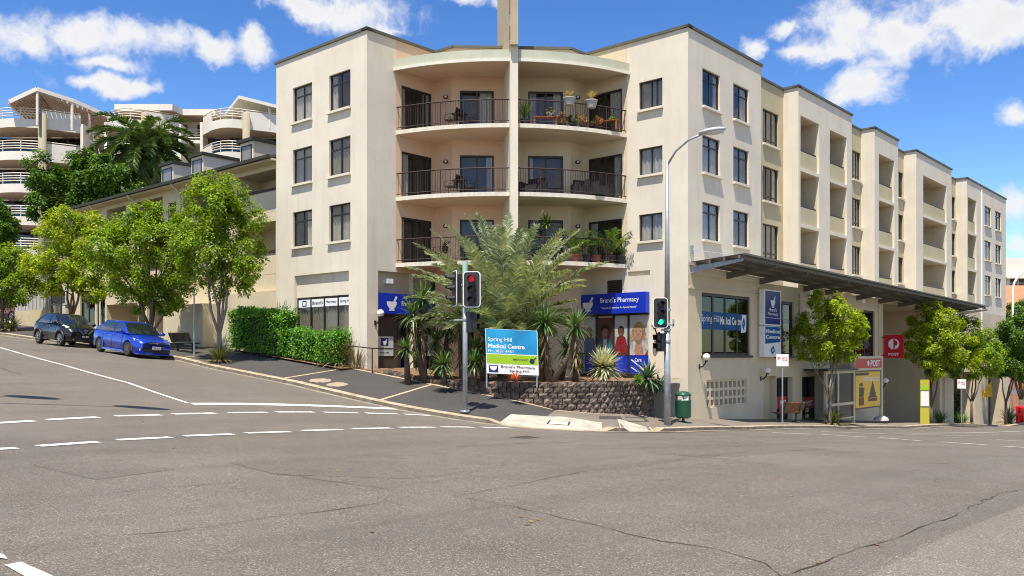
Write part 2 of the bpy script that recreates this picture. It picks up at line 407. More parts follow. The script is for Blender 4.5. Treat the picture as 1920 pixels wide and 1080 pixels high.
foot_pts += [(INU, 20, 1.05), (INU, 32, 1.75), (INU, 55, 3.0), (60, VR, -6.1), (95, VR, -7.6)]
FOOTT = TPS(foot_pts, .05)
S_A, S_B = KC[1] - 55.0, 1 + 95.0 - KC[0]
def smooth01(x): x = min(1, max(0, x)); return x * x * (3 - 2 * x)
R1A, R1B = .30, .88                                       # kerb ramp on the corner
R2A, R2B = 1.25, 3.15                                     # kerb ramp beside the lamp post (s values)
def drop(s):
    d1 = smooth01((s - R1A + .06) / .1) * smooth01((R1B + .06 - s) / .1)
    d2 = smooth01((s - R2A + .2) / .35) * smooth01((R2B + .2 - s) / .35)
    return max(d1, d2)
def kerb_top(s):
    k, kn, i = path_pair(s); return zroad(*k) + .012 + .128 * (1 - drop(s))
def foot_z_st(s, t):
    k, kn, i = path_pair(s); a = kerb_top(s); b = FOOTT(*i)
    full = zroad(*k) + .14
    z = full + (b - full) * t
    return z - (full - a) * max(0.0, 1 - t / .55)
def st_uv(s, t):
    k, kn, i = path_pair(s); k = (k[0] + kn[0] * .3, k[1] + kn[1] * .3)
    return (k[0] + (i[0] - k[0]) * t, k[1] + (i[1] - k[1]) * t)
def uv_st(u, v):
    best = (1e9, 0, 0)
    for s in np.arange(-40, 75, .25):
        k, kn, i = path_pair(s); k = (k[0] + kn[0] * .3, k[1] + kn[1] * .3)
        dx, dy = i[0] - k[0], i[1] - k[1]; t = ((u - k[0]) * dx + (v - k[1]) * dy) / (dx * dx + dy * dy)
        d = math.hypot(k[0] + dx * t - u, k[1] + dy * t - v)
        if d < best[0]: best = (d, s, t)
    return best[1], best[2]
def foot_z(u, v):
    s, t = uv_st(u, v); return foot_z_st(s, min(1, max(0, t)))
def inside_block(u, v, e):
    if u < UK + e or v < VK + e: return False
    if u < KC[0] and v < KC[1]: return math.hypot(u - KC[0], v - KC[1]) < RK - e
    return True

def asphalt(name, base, dark, speck, patch=.25, crack=0.0):
    m = bpy.data.materials.new(name); m.use_nodes = True; nt = m.node_tree; N = nt.nodes; L = nt.links; b = N['Principled BSDF']
    b.inputs['Roughness'].default_value = .82; b.inputs['Specular IOR Level'].default_value = .35
    g = N.new('ShaderNodeNewGeometry')
    def noise(sc, de=4, ro=.6):
        n = N.new('ShaderNodeTexNoise'); n.inputs['Scale'].default_value = sc; n.inputs['Detail'].default_value = de; n.inputs['Roughness'].default_value = ro; L.new(g.outputs['Position'], n.inputs[0]); return n.outputs[0]
    def mr(x, a, b_, c=0, d=1):
        r = N.new('ShaderNodeMapRange'); L.new(x, r.inputs[0])
        for i, q_ in zip((1, 2, 3, 4), (a, b_, c, d)): r.inputs[i].default_value = q_
        return r.outputs[0]
    def mix(f, A, B, mode='MIX'):
        x = N.new('ShaderNodeMix'); x.data_type = 'RGBA'; x.blend_type = mode
        if hasattr(f, 'links'): L.new(f, x.inputs[0])
        else: x.inputs[0].default_value = f
        for s_, q_ in ((6, A), (7, B)):
            if hasattr(q_, 'links'): L.new(q_, x.inputs[s_])
            else: x.inputs[s_].default_value = (*q_, 1)
        return x.outputs[2]
    c = mix(mr(noise(.22, 5, .6), .35, .68), base, tuple(x * (1 - patch) for x in base))
    c = mix(mr(noise(1.3, 6, .7), .5, .8, 0, .45), c, dark)
    c = mix(mr(noise(38, 3, .8), .36, .52, .8, 0), c, dark)
    c = mix(mr(noise(54, 2, .8), .55, .67, 0, .85), c, speck)
    c = mix(mr(noise(.55, 7, .75), .52, .70, 0, .35), c, tuple(x * y for x, y in zip(base, (.62, .52, .42))))
    mpn = N.new('ShaderNodeMapping'); mpn.vector_type = 'TEXTURE'; mpn.inputs['Rotation'].default_value = (0, 0, ANG); mpn.inputs['Scale'].default_value = (14, 1.1, 1); L.new(g.outputs['Position'], mpn.inputs[0])
    sn = N.new('ShaderNodeTexNoise'); sn.inputs['Scale'].default_value = 1.0; sn.inputs['Detail'].default_value = 5; sn.inputs['Roughness'].default_value = .65; L.new(mpn.outputs[0], sn.inputs[0])
    c = mix(mr(sn.outputs[0], .48, .72, 0, .42), c, tuple(x * .55 for x in base))
    L.new(c, b.inputs['Base Color'])
    bp = N.new('ShaderNodeBump'); bp.inputs['Strength'].default_value = .5; bp.inputs['Distance'].default_value = .012
    L.new(noise(60, 4, .75), bp.inputs['Height']); L.new(bp.outputs[0], b.inputs['Normal'])
    MATS[name] = m; return m
ASPH = asphalt('road_asphalt', (.152, .129, .104), (.052, .043, .034), (.46, .405, .32), .30)
ASPHN = asphalt('newer_asphalt', (.186, .160, .130), (.072, .06, .048), (.48, .425, .34), .12)
PATH = asphalt('footpath_asphalt', (.066, .060, .057), (.042, .038, .036), (.14, .12, .11), .2)
PATHR = asphalt('footpath_paving', (.215, .185, .150), (.13, .10, .075), (.34, .29, .22), .3)
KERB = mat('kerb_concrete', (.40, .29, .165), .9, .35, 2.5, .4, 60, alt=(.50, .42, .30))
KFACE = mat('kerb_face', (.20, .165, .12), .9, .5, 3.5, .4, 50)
RAMP = mat('ramp_concrete', (.44, .40, .32), .85, .34, 1.9, .3, 60, stain=.5)
PAINT = mat('road_paint', (.62, .60, .56), .7, .38, 7, .3, 60)
CRACK = mat('crack_fill', (.050, .040, .032), .9, .4, 9)

def axis_coords(lo, hi, dlo, dhi, fine, far):
    a = list(np.arange(dlo, dhi + 1e-6, fine)); st = fine; x = dlo
    while x > lo: st *= 1.35; x -= st; a.insert(0, x)
    st = fine; x = a[-1]
    while x < hi: st *= 1.35; x += st; a.append(x)
    return a
us = axis_coords(-600, 700, -32, 14, .55, 0); vs2 = axis_coords(-500, 600, -33, 30, .55, 0)
mb = MB(); nu, nv = len(us), len(vs2); vv = []
for v in vs2:
    for u in us:
        z = zroad(u, v)
        if inside_block(u, v, .75): z -= .9
        vv.append(W(u, v, z))
mb.add(vv, [(j * nu + i, j * nu + i + 1, (j + 1) * nu + i + 1, (j + 1) * nu + i) for j in range(nv - 1) for i in range(nu - 1)])
road = tag(mb.build('road', ASPH, smooth=True), 'worn grey asphalt roadway of the sloping intersection', 'road', kind='structure')

def sheet(name, mat_, quads, parent=None, lab=None, cat=None): ...
def road_strip(mb, pts, w, off=.010, step=.5, perp=None):
    """painted strip along a plan polyline [(u, v)] of width w, laid just above the road"""
    P = []
    for a, b in zip(pts[:-1], pts[1:]):
        n = max(1, int(math.hypot(b[0] - a[0], b[1] - a[1]) / step))
        P += [(a[0] + (b[0] - a[0]) * i / n, a[1] + (b[1] - a[1]) * i / n) for i in range(n)]
    P.append(pts[-1]); V = []
    for i, p in enumerate(P):
        a, b = P[max(0, i - 1)], P[min(len(P) - 1, i + 1)]; d = Vector((b[0] - a[0], b[1] - a[1])).normalized(); nrm = (-d.y, d.x)
        ww = w[i % len(w)] if isinstance(w, list) else w
        for sg in (-1, 1):
            q_ = (p[0] + nrm[0] * sg * ww / 2, p[1] + nrm[1] * sg * ww / 2); V.append(W(*q_, zroad(*q_) + off))
    mb.add(V, [(2 * i, 2 * i + 1, 2 * i + 3, 2 * i + 2) for i in range(len(P) - 1)])
def H(*pts): return [ground_hit(x, y) for x, y in pts]
def marking(pts, w, name='road_marking'):
    mb = MB(); road_strip(mb, pts, w); return mb.build(name, PAINT, road)
for a, b in [((-40, 796), (64, 789.5)), ((88, 787.5), (184, 782.5)), ((216, 780.5), (302, 778.5)), ((324, 777), (404, 775)), ((428, 774.5), (500, 773.5)), ((518, 773), (588, 773)),
             ((607, 773.5), (672, 774.5)), ((686, 775), (746, 776.5)), ((758, 777), (806, 779.5)), ((-40, 845), (31, 840.5)), ((71, 837), (184, 829)), ((220, 825.5), (320, 820.5)),
             ((345, 818), (437, 814.5)), ((461, 812.5), (544, 810)), ((566, 808), (641, 806)), ((662, 804.5), (733, 803)), ((749, 802), (814, 801.5)), ((829, 801), (887, 801.5)), ((902, 801.5), (957, 803))]:
    marking(H(a, b), .27, 'crossing_dash')
marking(H((360, 758), (460, 758), (560, 760), (660, 763.5), (740, 767)), .5, 'stop_line')
marking(H((-60, 636), (0, 652), (120, 685), (240, 718), (352, 756)), .12, 'centre_line')
for a, b, w in [((1447, 811.5), (1520, 814.5), .15), ((1542, 815), (1625, 820), .15), ((1540, 809.5), (1665, 814), .15), ((1675, 812.5), (1960, 808), .15), ((1647, 821), (1685, 823.5), .15),
                ((1692, 824.5), (1727, 827), .15), ((1762, 829), (1850, 834.5), .16), ((1880, 837), (1960, 842), .16), ((1770, 820), (1860, 824), .14), ((1870, 825), (1960, 830), .14), ((1690, 814.5), (1850, 818), .14)]:
    marking(H(a, b), w, 'lane_dash')
for poly in [[(-30, 1030), (8, 1042), (14, 1050), (-30, 1044)], [(8, 1061), (40, 1055.5), (104, 1084), (60, 1090)]]:
    mb = MB(); mb.add([W(*p, zroad(*p) + .010) for p in H(*poly)], [(0, 1, 2, 3)]); mb.build('lane_dash', PAINT, road)
def crack(pix, w=.028):
    P = H(*pix); Q = []
    for a, b in zip(P[:-1], P[1:]):
        L_ = math.hypot(b[0] - a[0], b[1] - a[1]); n = max(2, int(L_ / .22))
        for i in range(n):
            j = min(.05, .02 + L_ * .01)
            Q.append((a[0] + (b[0] - a[0]) * i / n + R.uniform(-j, j), a[1] + (b[1] - a[1]) * i / n + R.uniform(-j, j)))
    Q.append(P[-1]); mb = MB(); road_strip(mb, Q, [w * R.uniform(.12, 1.0) for _ in range(23)], .006, 9); return mb.build('crack', CRACK, road)
for c_ in [[(520, 888), (640, 905), (770, 924), (860, 932), (960, 950), (1110, 984), (1175, 1001), (1245, 1015), (1340, 1030), (1435, 1057), (1470, 1085)],
           [(0, 1043), (90, 1020), (170, 1007), (290, 1000), (420, 985), (505, 970), (600, 961), (680, 948), (770, 931)], [(850, 931), (960, 912), (1030, 897), (1090, 885), (1200, 875), (1290, 862), (1430, 845)],
           [(1460, 1085), (1525, 1060), (1610, 1030), (1680, 1010), (1740, 985), (1800, 962), (1880, 923), (1930, 917)], [(0, 941), (130, 934), (300, 915), (440, 905)], [(1265, 853), (1360, 862), (1460, 873)], [(1100, 843), (1300, 838), (1450, 828)],
           [(1700, 868), (1800, 870), (1850, 873)], [(0, 690), (20, 697), (42, 703)], [(860, 838), (1010, 830), (1150, 828)]]:
    crack(c_, .022 if c_[0][1] > 870 else .04)
# newer asphalt patch in the near right corner and a darker one by the corner ramp
def patch(name, pix, m, off=.004):
    P = H(*pix); mb = MB()
    u_ = [p[0] for p in P]; v_ = [p[1] for p in P]; bm = bmesh.new()
    fc = bm.faces.new([bm.verts.new((p[0], p[1], 0)) for p in P]); bmesh.ops.triangulate(bm, faces=[fc])
    for _ in range(3): bmesh.ops.subdivide_edges(bm, edges=[e for e in bm.edges if e.calc_length() > .7], cuts=1); bmesh.ops.triangulate(bm, faces=[f for f in bm.faces if len(f.verts) > 3])
    bm.verts.index_update(); mb.add([W(v.co.x, v.co.y, zroad(v.co.x, v.co.y) + off) for v in bm.verts], [tuple(v.index for v in f.verts) for f in bm.faces]); bm.free()
    return mb.build(name, m, road)
patch('asphalt_patch', [(1600, 1090), (1640, 1075), (1790, 998), (1925, 946), (2000, 920), (2100, 1090)], ASPHN)
ASPHP = asphalt('patched_asphalt', (.138, .117, .095), (.050, .041, .033), (.42, .37, .29), .25)
patch('asphalt_patch', [(430, 868), (560, 858), (800, 866), (905, 884), (760, 898), (520, 890)], ASPHP)
patch('asphalt_patch', [(1180, 838), (1420, 832), (1560, 842), (1380, 856), (1230, 852)], ASPHP)
patch('asphalt_patch', [(60, 872), (210, 862), (330, 880), (180, 900)], ASPHP)
patch('tar_patch', [(955, 820), (985, 817), (1013, 821), (985, 822.5)], CRACK, .005)

# footpath, kerb, ramps
def s_list(a, b, step): n = max(1, int(math.ceil((b - a) / step))); return [a + (b - a) * i / n for i in range(n + 1)]
SS = s_list(S_A, -14, 2.0)[:-1] + s_list(-14, 0, .5)[:-1] + s_list(0, 1, .04)[:-1] + s_list(1, 13, .3)[:-1] + s_list(13, S_B, 1.5)
def st_sheet(name, m, ss, ts, off, parent, tfun=None):
    mb = MB(); V = []; nt_ = len(ts)
    for s in ss:
        for t in ts:
            tt = tfun(s, t) if tfun else t
            u, v = st_uv(s, tt); V.append(W(u, v, foot_z_st(s, tt) + off))
    mb.add(V, [(i * nt_ + j, (i + 1) * nt_ + j, (i + 1) * nt_ + j + 1, i * nt_ + j + 1) for i in range(len(ss) - 1) for j in range(nt_ - 1)])
    return mb.build(name, m, parent)
TS = [0, .15, .3, .45, .6, .8, 1.0]
footL = tag(st_sheet('footpath', PATH, [s for s in SS if s <= .5] + [.5], TS, 0, None), 'dark asphalt footpath climbing the left street', 'footpath', kind='structure')
footR = tag(st_sheet('footpath', PATHR, [.5] + [s for s in SS if s > .5], TS, 0, None), 'tan footpath running down the right street', 'footpath', kind='structure')
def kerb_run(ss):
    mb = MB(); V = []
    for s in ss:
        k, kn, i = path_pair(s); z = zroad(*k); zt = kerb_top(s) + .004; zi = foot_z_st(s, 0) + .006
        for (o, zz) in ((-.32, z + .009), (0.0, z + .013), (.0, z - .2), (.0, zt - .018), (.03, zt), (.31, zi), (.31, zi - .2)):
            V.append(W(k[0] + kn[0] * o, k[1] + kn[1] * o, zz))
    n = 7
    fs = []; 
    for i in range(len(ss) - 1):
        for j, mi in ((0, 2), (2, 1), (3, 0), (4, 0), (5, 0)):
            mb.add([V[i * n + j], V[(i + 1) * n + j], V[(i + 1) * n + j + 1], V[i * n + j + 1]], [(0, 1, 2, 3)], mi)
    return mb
GUT = mat('gutter_concrete', (.26, .22, .165), .9, .35, 2.5, .3, 60)
kerb_root = tag(bpy.data.objects.new('kerb', None), 'sandy concrete kerb and gutter round the corner', 'kerb', kind='structure'); C.objects.link(kerb_root)
a = -40.0; cuts = list(np.arange(-40, 0, 2.4)) + [0, .25, .5, .75, 1.0] + list(np.arange(3.4, 70, 2.4))
for s0, s1 in zip(cuts[:-1], cuts[1:]):
    gap = .006 if (s1 - s0) > 1 else .001
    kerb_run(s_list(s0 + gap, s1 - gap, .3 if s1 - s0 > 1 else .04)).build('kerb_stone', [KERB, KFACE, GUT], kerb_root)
# concrete ramps, joint strips, edging, covers
st_sheet('kerb_ramp', RAMP, s_list(R1A, R1B, .03), [0, .2, .4, .55], .006, footL, lambda s, t: t * (1 - .8 * abs((s - (R1A + R1B) / 2) / (R1B - R1A)) ** 1.2) - (.085 if t == 0 else 0))
st_sheet('kerb_ramp', RAMP, s_list(R2A, R2B, .1), [0, .2, .4, .6], .006, footR, lambda s, t: t * (1 - .75 * max(0, (s - R2A) / (R2B - R2A))) - (.11 if t == 0 else 0))
STRIP = mat('joint_concrete', (.46, .36, .23), .9, .25, 4, .3, 60)
for vv_ in (16.5, 12.0, 8.3, .55, -5.2):
    s = KC[1] - vv_; st_sheet('joint_strip', STRIP, [s - .07, s + .07], TS, .005, footL)
st_sheet('edging_strip', STRIP, [s for s in SS if -10 <= s <= .5], [.955, .985, 1.0], .006, footL)
st_sheet('edging_strip', STRIP, [s for s in SS if .5 <= s <= 8.5], [.955, .985, 1.0], .006, footR)
for i_, (sa, sb, ta, tb) in enumerate([(.86, 1.6, .55, .8), (1.9, 3.4, .45, .8)]): st_sheet('dark_patch', PATH, s_list(sa, sb, .1), [ta, tb], .005, footR)
COVER = mat('cover_iron', (.33, .26, .18), .8, .2, 6)
for (px, py, r) in [(600, 719, .42), (632, 722, .40)]:
    u, v = -3.0, pv(px, -3.0); mb = MB(); 
    mb.add([W(u + r * math.cos(a_), v + r * math.sin(a_), foot_z(u + r * math.cos(a_), v + r * math.sin(a_)) + .009) for a_ in np.arange(0, 2 * PI, PI / 10)], [tuple(range(20))]); mb.build('manhole_cover', COVER, footL)
st_sheet('pit_cover_frame', BLACK, s_list(.53, .66, .03), [.16, .33], .009, footL)
st_sheet('pit_cover', CONC, s_list(.54, .65, .03), [.175, .315], .012, footL)
st_sheet('pale_patch', CONC, s_list(KC[1] - 5.2 - 11.0, KC[1] - 5.2 - 10.2, .2), [.28, .36], .006, footL)
# ------------------------------------------------------------------ corner apartment building
def plane_u(u0): return FB @ Matrix(((0, 0, -1, u0), (-1, 0, 0, 0), (0, 1, 0, 0), (0, 0, 0, 1)))     # (a, z, out), a = -v
def plane_v(v0): return FB @ Matrix(((1, 0, 0, 0), (0, 0, -1, v0), (0, 1, 0, 0), (0, 0, 0, 1)))       # (a, z, out), a = u
def plane_pq(P, Q):
    d = Vector((Q[0] - P[0], Q[1] - P[1])); L_ = d.length; d /= L_
    return FB @ Matrix(((d.x, 0, d.y, P[0]), (d.y, 0, -d.x, P[1]), (0, 1, 0, 0), (0, 0, 0, 1))), L_
def panel(mb, a0, a1, z0, z1, holes=(), depth=.14, mi=0, o=0.0, mr=None):
    xs = sorted(set([a0, a1] + [x for h in holes for x in h[:2] if a0 < x < a1])); zs = sorted(set([z0, z1] + [x for h in holes for x in h[2:4] if z0 < x < z1]))
    for i in range(len(xs) - 1):
        for j in range(len(zs) - 1):
            cx, cz = (xs[i] + xs[i + 1]) / 2, (zs[j] + zs[j + 1]) / 2
            if any(h[0] < cx < h[1] and h[2] < cz < h[3] for h in holes): continue
            mb.quad((xs[i], zs[j], o), (xs[i + 1], zs[j], o), (xs[i + 1], zs[j + 1], o), (xs[i], zs[j + 1], o), mi)
    for h in holes:
        x0, x1, y0, y1 = h[:4]; d = h[4] if len(h) > 4 else depth; m_ = mi if mr is None else mr
        mb.quad((x0, y0, o), (x0, y1, o), (x0, y1, o - d), (x0, y0, o - d), m_); mb.quad((x1, y0, o), (x1, y0, o - d), (x1, y1, o - d), (x1, y1, o), m_)
        mb.quad((x0, y0, o), (x0, y0, o - d), (x1, y0, o - d), (x1, y0, o), m_); mb.quad((x0, y1, o), (x1, y1, o), (x1, y1, o - d), (x0, y1, o - d), m_)
def curtain(mb, a0, a1, z0, z1, o, amp=.035, step=.055):
    n = max(2, int((a1 - a0) / step)); V = []
    for i in range(n + 1):
        x = a0 + (a1 - a0) * i / n; oo = o + amp * math.sin(i * 1.7) + R.uniform(-.008, .008); V += [(x, z0, oo), (x, z1, oo)]
    mb.add(V, [(2 * i, 2 * i + 2, 2 * i + 3, 2 * i + 1) for i in range(n)])
def window(parent, fr, h, depth=.12, cols=(.5,), trans=None, sill=True, cur='both', name='window', glass=None, fw=.05, deep=.8, cmat=None, low=None, o=0.0):
    a0, a1, z0, z1 = h[:4]; D = o - depth; mb = MB(fr)
    mb.box(a0, a1, z0, z0 + fw, D - .03, D + .03); mb.box(a0, a1, z1 - fw, z1, D - .03, D + .03)
    mb.box(a0, a0 + fw, z0 + fw, z1 - fw, D - .03, D + .03); mb.box(a1 - fw, a1, z0 + fw, z1 - fw, D - .03, D + .03)
    xs = [a0 + fw] + [a0 + (a1 - a0) * c for c in cols] + [a1 - fw]; zs = [z0 + fw]
    if low is not None: zs.append(z0 + (z1 - z0) * low)
    if trans is not None: zs.append(z0 + (z1 - z0) * trans)
    zs.append(z1 - fw); hb = fw * .5
    for x in xs[1:-1]: mb.box(x - hb, x + hb, z0 + fw, z1 - fw, D - .026, D + .026)
    for z in zs[1:-1]:
        for i in range(len(xs) - 1): mb.box(xs[i] + (hb if i else 0), xs[i + 1] - (hb if i < len(xs) - 2 else 0), z - hb, z + hb, D - .022, D + .022)
    w = mb.build(name, FRAME, parent)
    for i in range(len(xs) - 1):
        for j in range(len(zs) - 1):
            p = MB(fr); p.box(xs[i] + hb * .6, xs[i + 1] - hb * .6, zs[j] + hb * .6, zs[j + 1] - hb * .6, D - .006, D + .001); p.build('pane', glass or GLASS, w)
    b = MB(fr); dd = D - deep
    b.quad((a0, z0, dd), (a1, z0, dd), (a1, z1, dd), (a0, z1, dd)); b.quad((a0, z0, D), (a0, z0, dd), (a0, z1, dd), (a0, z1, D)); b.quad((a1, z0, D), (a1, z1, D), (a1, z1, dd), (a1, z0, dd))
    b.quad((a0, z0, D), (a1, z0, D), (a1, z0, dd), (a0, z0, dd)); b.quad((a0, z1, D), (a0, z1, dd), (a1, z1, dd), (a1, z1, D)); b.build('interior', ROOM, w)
    if cur != 'none':
        c = MB(fr); L_ = a1 - a0; oc = D - .09; sheer = False
        if cur == 'rand': cur = R.choice(['both', 'full', 'full', 'both', 'right', 'full', 'blind', 'sheer', 'sheer'])
        if cur in ('both', 'left'): curtain(c, a0 + .02, a0 + L_ * R.uniform(.14, .3), z0, z1, oc)
        if cur in ('both', 'right'): curtain(c, a1 - L_ * R.uniform(.14, .42), a1 - .02, z0, z1, oc)
        if cur == 'sheer': cmat = CURTG; cur = 'full'
        if cur == 'full': curtain(c, a0 + .02, a1 - .02, z0, z1, oc)
        if cur == 'blind':
            n = int((z1 - z0) / .05)
            for i in range(n): c.quad((a0 + .03, z0 + i * .05, oc), (a1 - .03, z0 + i * .05, oc), (a1 - .03, z0 + i * .05 + .042, oc + .02), (a0 + .03, z0 + i * .05 + .042, oc + .02))
        if c.v: c.build('curtain', cmat or CURT, w)
    if sill:
        s = MB(fr); s.box(a0 - .05, a1 + .05, z0 - .10, z0 - .002, o - depth + .02, o + .13); s.build('sill', SILL, w)
    return w
ZP = 13.42; ZB = -2.6
bld = thing('apartment_building', 'four storey cream corner apartment block with curved balconies and dark railings', 'apartment building', W(0, 0, -1.2), ANG)
VL = pv(518, 0)
u1 = pu(816, 0); c2 = pv(848, u1)                        # left notch return and jog
v4 = pv(1097, UR); u3 = pu(1070, v4)                     # right notch return and jog
fl = plane_u(0.0); UPZ = [(4.85, 6.43), (7.67, 9.25), (10.46, 12.05)]
# left facade
H_ = []; mbw = MB(fl)
for pa, pb in ((549, 585), (617, 657)):
    for z0, z1 in UPZ: H_.append((-pv(pa, 0), -pv(pb, 0), z0, z1))
gw = (-pv(552, 0), -pv(654, 0), .85, 3.55, .16)
panel(mbw, -VL, 0, ZB, ZP, H_ + [gw]); mbw.quad((gw[0], 2.56, -.16), (gw[1], 2.56, -.16), (gw[1], 3.55, -.16), (gw[0], 3.55, -.16))
mbw.build('wall', WALL, bld)
for i, h in enumerate(H_): window(bld, fl, h, trans=.72, cur='rand' if i != 5 else 'left')
w_ = window(bld, fl, (gw[0], gw[1], .85, 2.56), depth=.2, cols=(.25, .5, .75), trans=None, sill=False, cur='full', cmat=CURTG, glass=GLASS)
PRINTW = mat('sign_white', (.75, .75, .74), .5, .05, 5); NAVY = mat('sign_navy', (.012, .018, .16), .4); BLUE = mat('sign_blue', (.006, .03, .42), .35); INK = mat('sign_ink', (.02, .02, .05), .5)
mb = MB(fl); L_ = gw[1] - gw[0]
for i, t in enumerate(['', "Brand's", 'Pharmacy', 'Spring Hill']):
    x0 = gw[0] + L_ * i / 4 + .06; x1 = gw[0] + L_ * (i + 1) / 4 - .04
    mb.quad((x0, 2.12, -.19), (x1, 2.12, -.19), (x1, 2.46, -.19), (x0, 2.46, -.19), 0)
    if t: add_text(mb, t, x0 + .06, 2.22, (x1 - x0) - .12, .15, -.184, 1)
    else:
        xm = (x0 + x1) / 2; mb.quad((xm - .16, 2.16, -.185), (xm + .16, 2.16, -.185), (xm + .16, 2.42, -.185), (xm - .16, 2.42, -.185), 2); mb.poly([(xm - .12, 2.36, -.18), (xm - .08, 2.2, -.18), (xm + .08, 2.2, -.18), (xm + .12, 2.36, -.18)], 0)
mb.build('window_film', [PRINTW, INK, NAVY], w_)
# left block, face on the notch
f2 = plane_v(0.0); FLOORS = [3.90, 6.72, 9.55]
doors2 = [(pu(753, 0), pu(810, 0), z + .02, z + 2.02) for z in FLOORS]
ua = pu(742, 0); us_ = pu(709, 0)
mbw = MB(f2); shop = (us_, u1 - .25, ZB, 3.52, .28)
panel(mbw, 0, ua, ZB, ZP, [(us_, ua + 1, ZB - 1, 3.52, .28)]) ; panel(mbw, ua, u1, 3.52, ZP, doors2, mi=1)
mbw.quad((us_, 1.72, -.28), (u1, 1.72, -.28), (u1, 3.52, -.28), (us_, 3.52, -.28), 2)
mbw.build('wall', [WALL, PINKCAST, TANW], bld)
for h, cu in zip(doors2, ('left', 'left', 'both')): window(bld, f2, h, depth=.08, cols=(.42, .8), sill=False, cur=cu, name='balcony_door', fw=.09)
BROWN = mat('brown_door', (.075, .052, .042), .5, .2, 2)
dr = MB(f2); dr.box(us_ + .02, us_ + 1.25, -.62, 1.70, -.30, -.24); d_ = dr.build('shop_door', BROWN, bld)
k = MB(f2); k.box(us_ + 1.25, us_ + 1.36, -.62, 1.72, -.3, -.2); k.box(us_ + .02, us_ + 1.25, 1.62, 1.72, -.24, -.2); k.build('door_frame', STEELD, d_)
window(bld, f2, (us_ + 1.38, u1 - .05, -.6, 1.70), depth=.24, cols=(.45,), sill=False, cur='none', name='shop_window', glass=GLASSD)
# left jog, chamfer, right jog
f3 = plane_u(u1); mbw = MB(f3); panel(mbw, 0, -c2, ZB, ZP, mi=0); mbw.build('wall', PINKCAST, bld)
f4, L4 = plane_pq((u1, c2), (u3, v4))
def a_ch(px):
    d = Vector((u3 - u1, v4 - c2)).normalized(); Pw = W(u1, c2); Qw = W(u3, v4); dw = (Qw - Pw).normalized(); tx = (px - CX) / F
    return (tx * Pw.y - Pw.x) / (dw.x - tx * dw.y)
mid = a_ch(964)
dl = [(a_ch(862), a_ch(926), z + .02, z + 2.02) for z in FLOORS]; drr = [(a_ch(990), a_ch(1056), z + .02, z + 2.02) for z in FLOORS]
mbw = MB(f4); panel(mbw, 0, mid, ZB, ZP, dl, mi=0); panel(mbw, mid, L4, ZB, ZP, drr, mi=1); mbw.build('wall', [PINKCAST, TANW], bld)
for h in dl: window(bld, f4, h, depth=.08, cols=(.5,), sill=False, cur='right', name='balcony_door', fw=.08)
for h, cu in zip(drr, ('none', 'left', 'both')): window(bld, f4, h, depth=.08, cols=(.5,), sill=False, cur=cu, name='balcony_door', fw=.08)
f5 = plane_v(v4); mbw = MB(f5); panel(mbw, u3, UR, ZB, ZP); mbw.build('wall', TANW, bld)
# right block, face on the notch
f6 = plane_u(UR); a_ = lambda px: -pv(px, UR)
wins = [(a_(1198), a_(1242), z0, z1) for z0, z1 in ((4.83, 5.97), (7.63, 8.78), (10.42, 11.62))]
drs = [(a_(1103), a_(1166), z + .02, z + 2.02) for z in FLOORS]; ab = a_(1176)
rec = (a_(1120), a_(1219), 3.36, 3.60, .12); vent = (a_(1138), a_(1166), 2.68, 3.26, .1)
mbw = MB(f6); panel(mbw, a_(1097), ab, 3.75, ZP, drs, mi=1); panel(mbw, ab, -VR, 3.75, ZP, wins); panel(mbw, a_(1097), -VR, ZB, 3.75, [(ab + .02, a_(1219), 3.38, 3.58, .14), vent])
mbw.quad((ab, 3.36, -.14), (a_(1219), 3.36, -.14), (a_(1219), 3.6, -.14), (ab, 3.6, -.14)); mbw.build('wall', [WALL, TANW], bld)
for h, cu in zip(wins, ('full', 'full', 'blind')): window(bld, f6, h, cols=(.5,) if cu != 'blind' else (.5, .72), cur=cu)
for h, cu in zip(drs, ('left', 'right', 'right')): window(bld, f6, h, depth=.08, cols=(.5,), sill=False, cur=cu, name='balcony_door', fw=.09)
VENT = mat('vent_brown', (.10, .065, .045), .6); mb = MB(f6); mb.box(vent[0], vent[1], vent[2], vent[3], -.1, -.07, 0); vb = mb.build('wall_vent', BLACK, bld)
for i in range(7):
    z = vent[2] + .04 + i * .08; s = MB(f6); s.quad((vent[0], z, -.01), (vent[1], z, -.01), (vent[1], z + .05, -.06), (vent[0], z + .05, -.06)); s.box(vent[0], vent[1], z - .012, z, -.06, -.005); s.build('slat', VENT, vb)
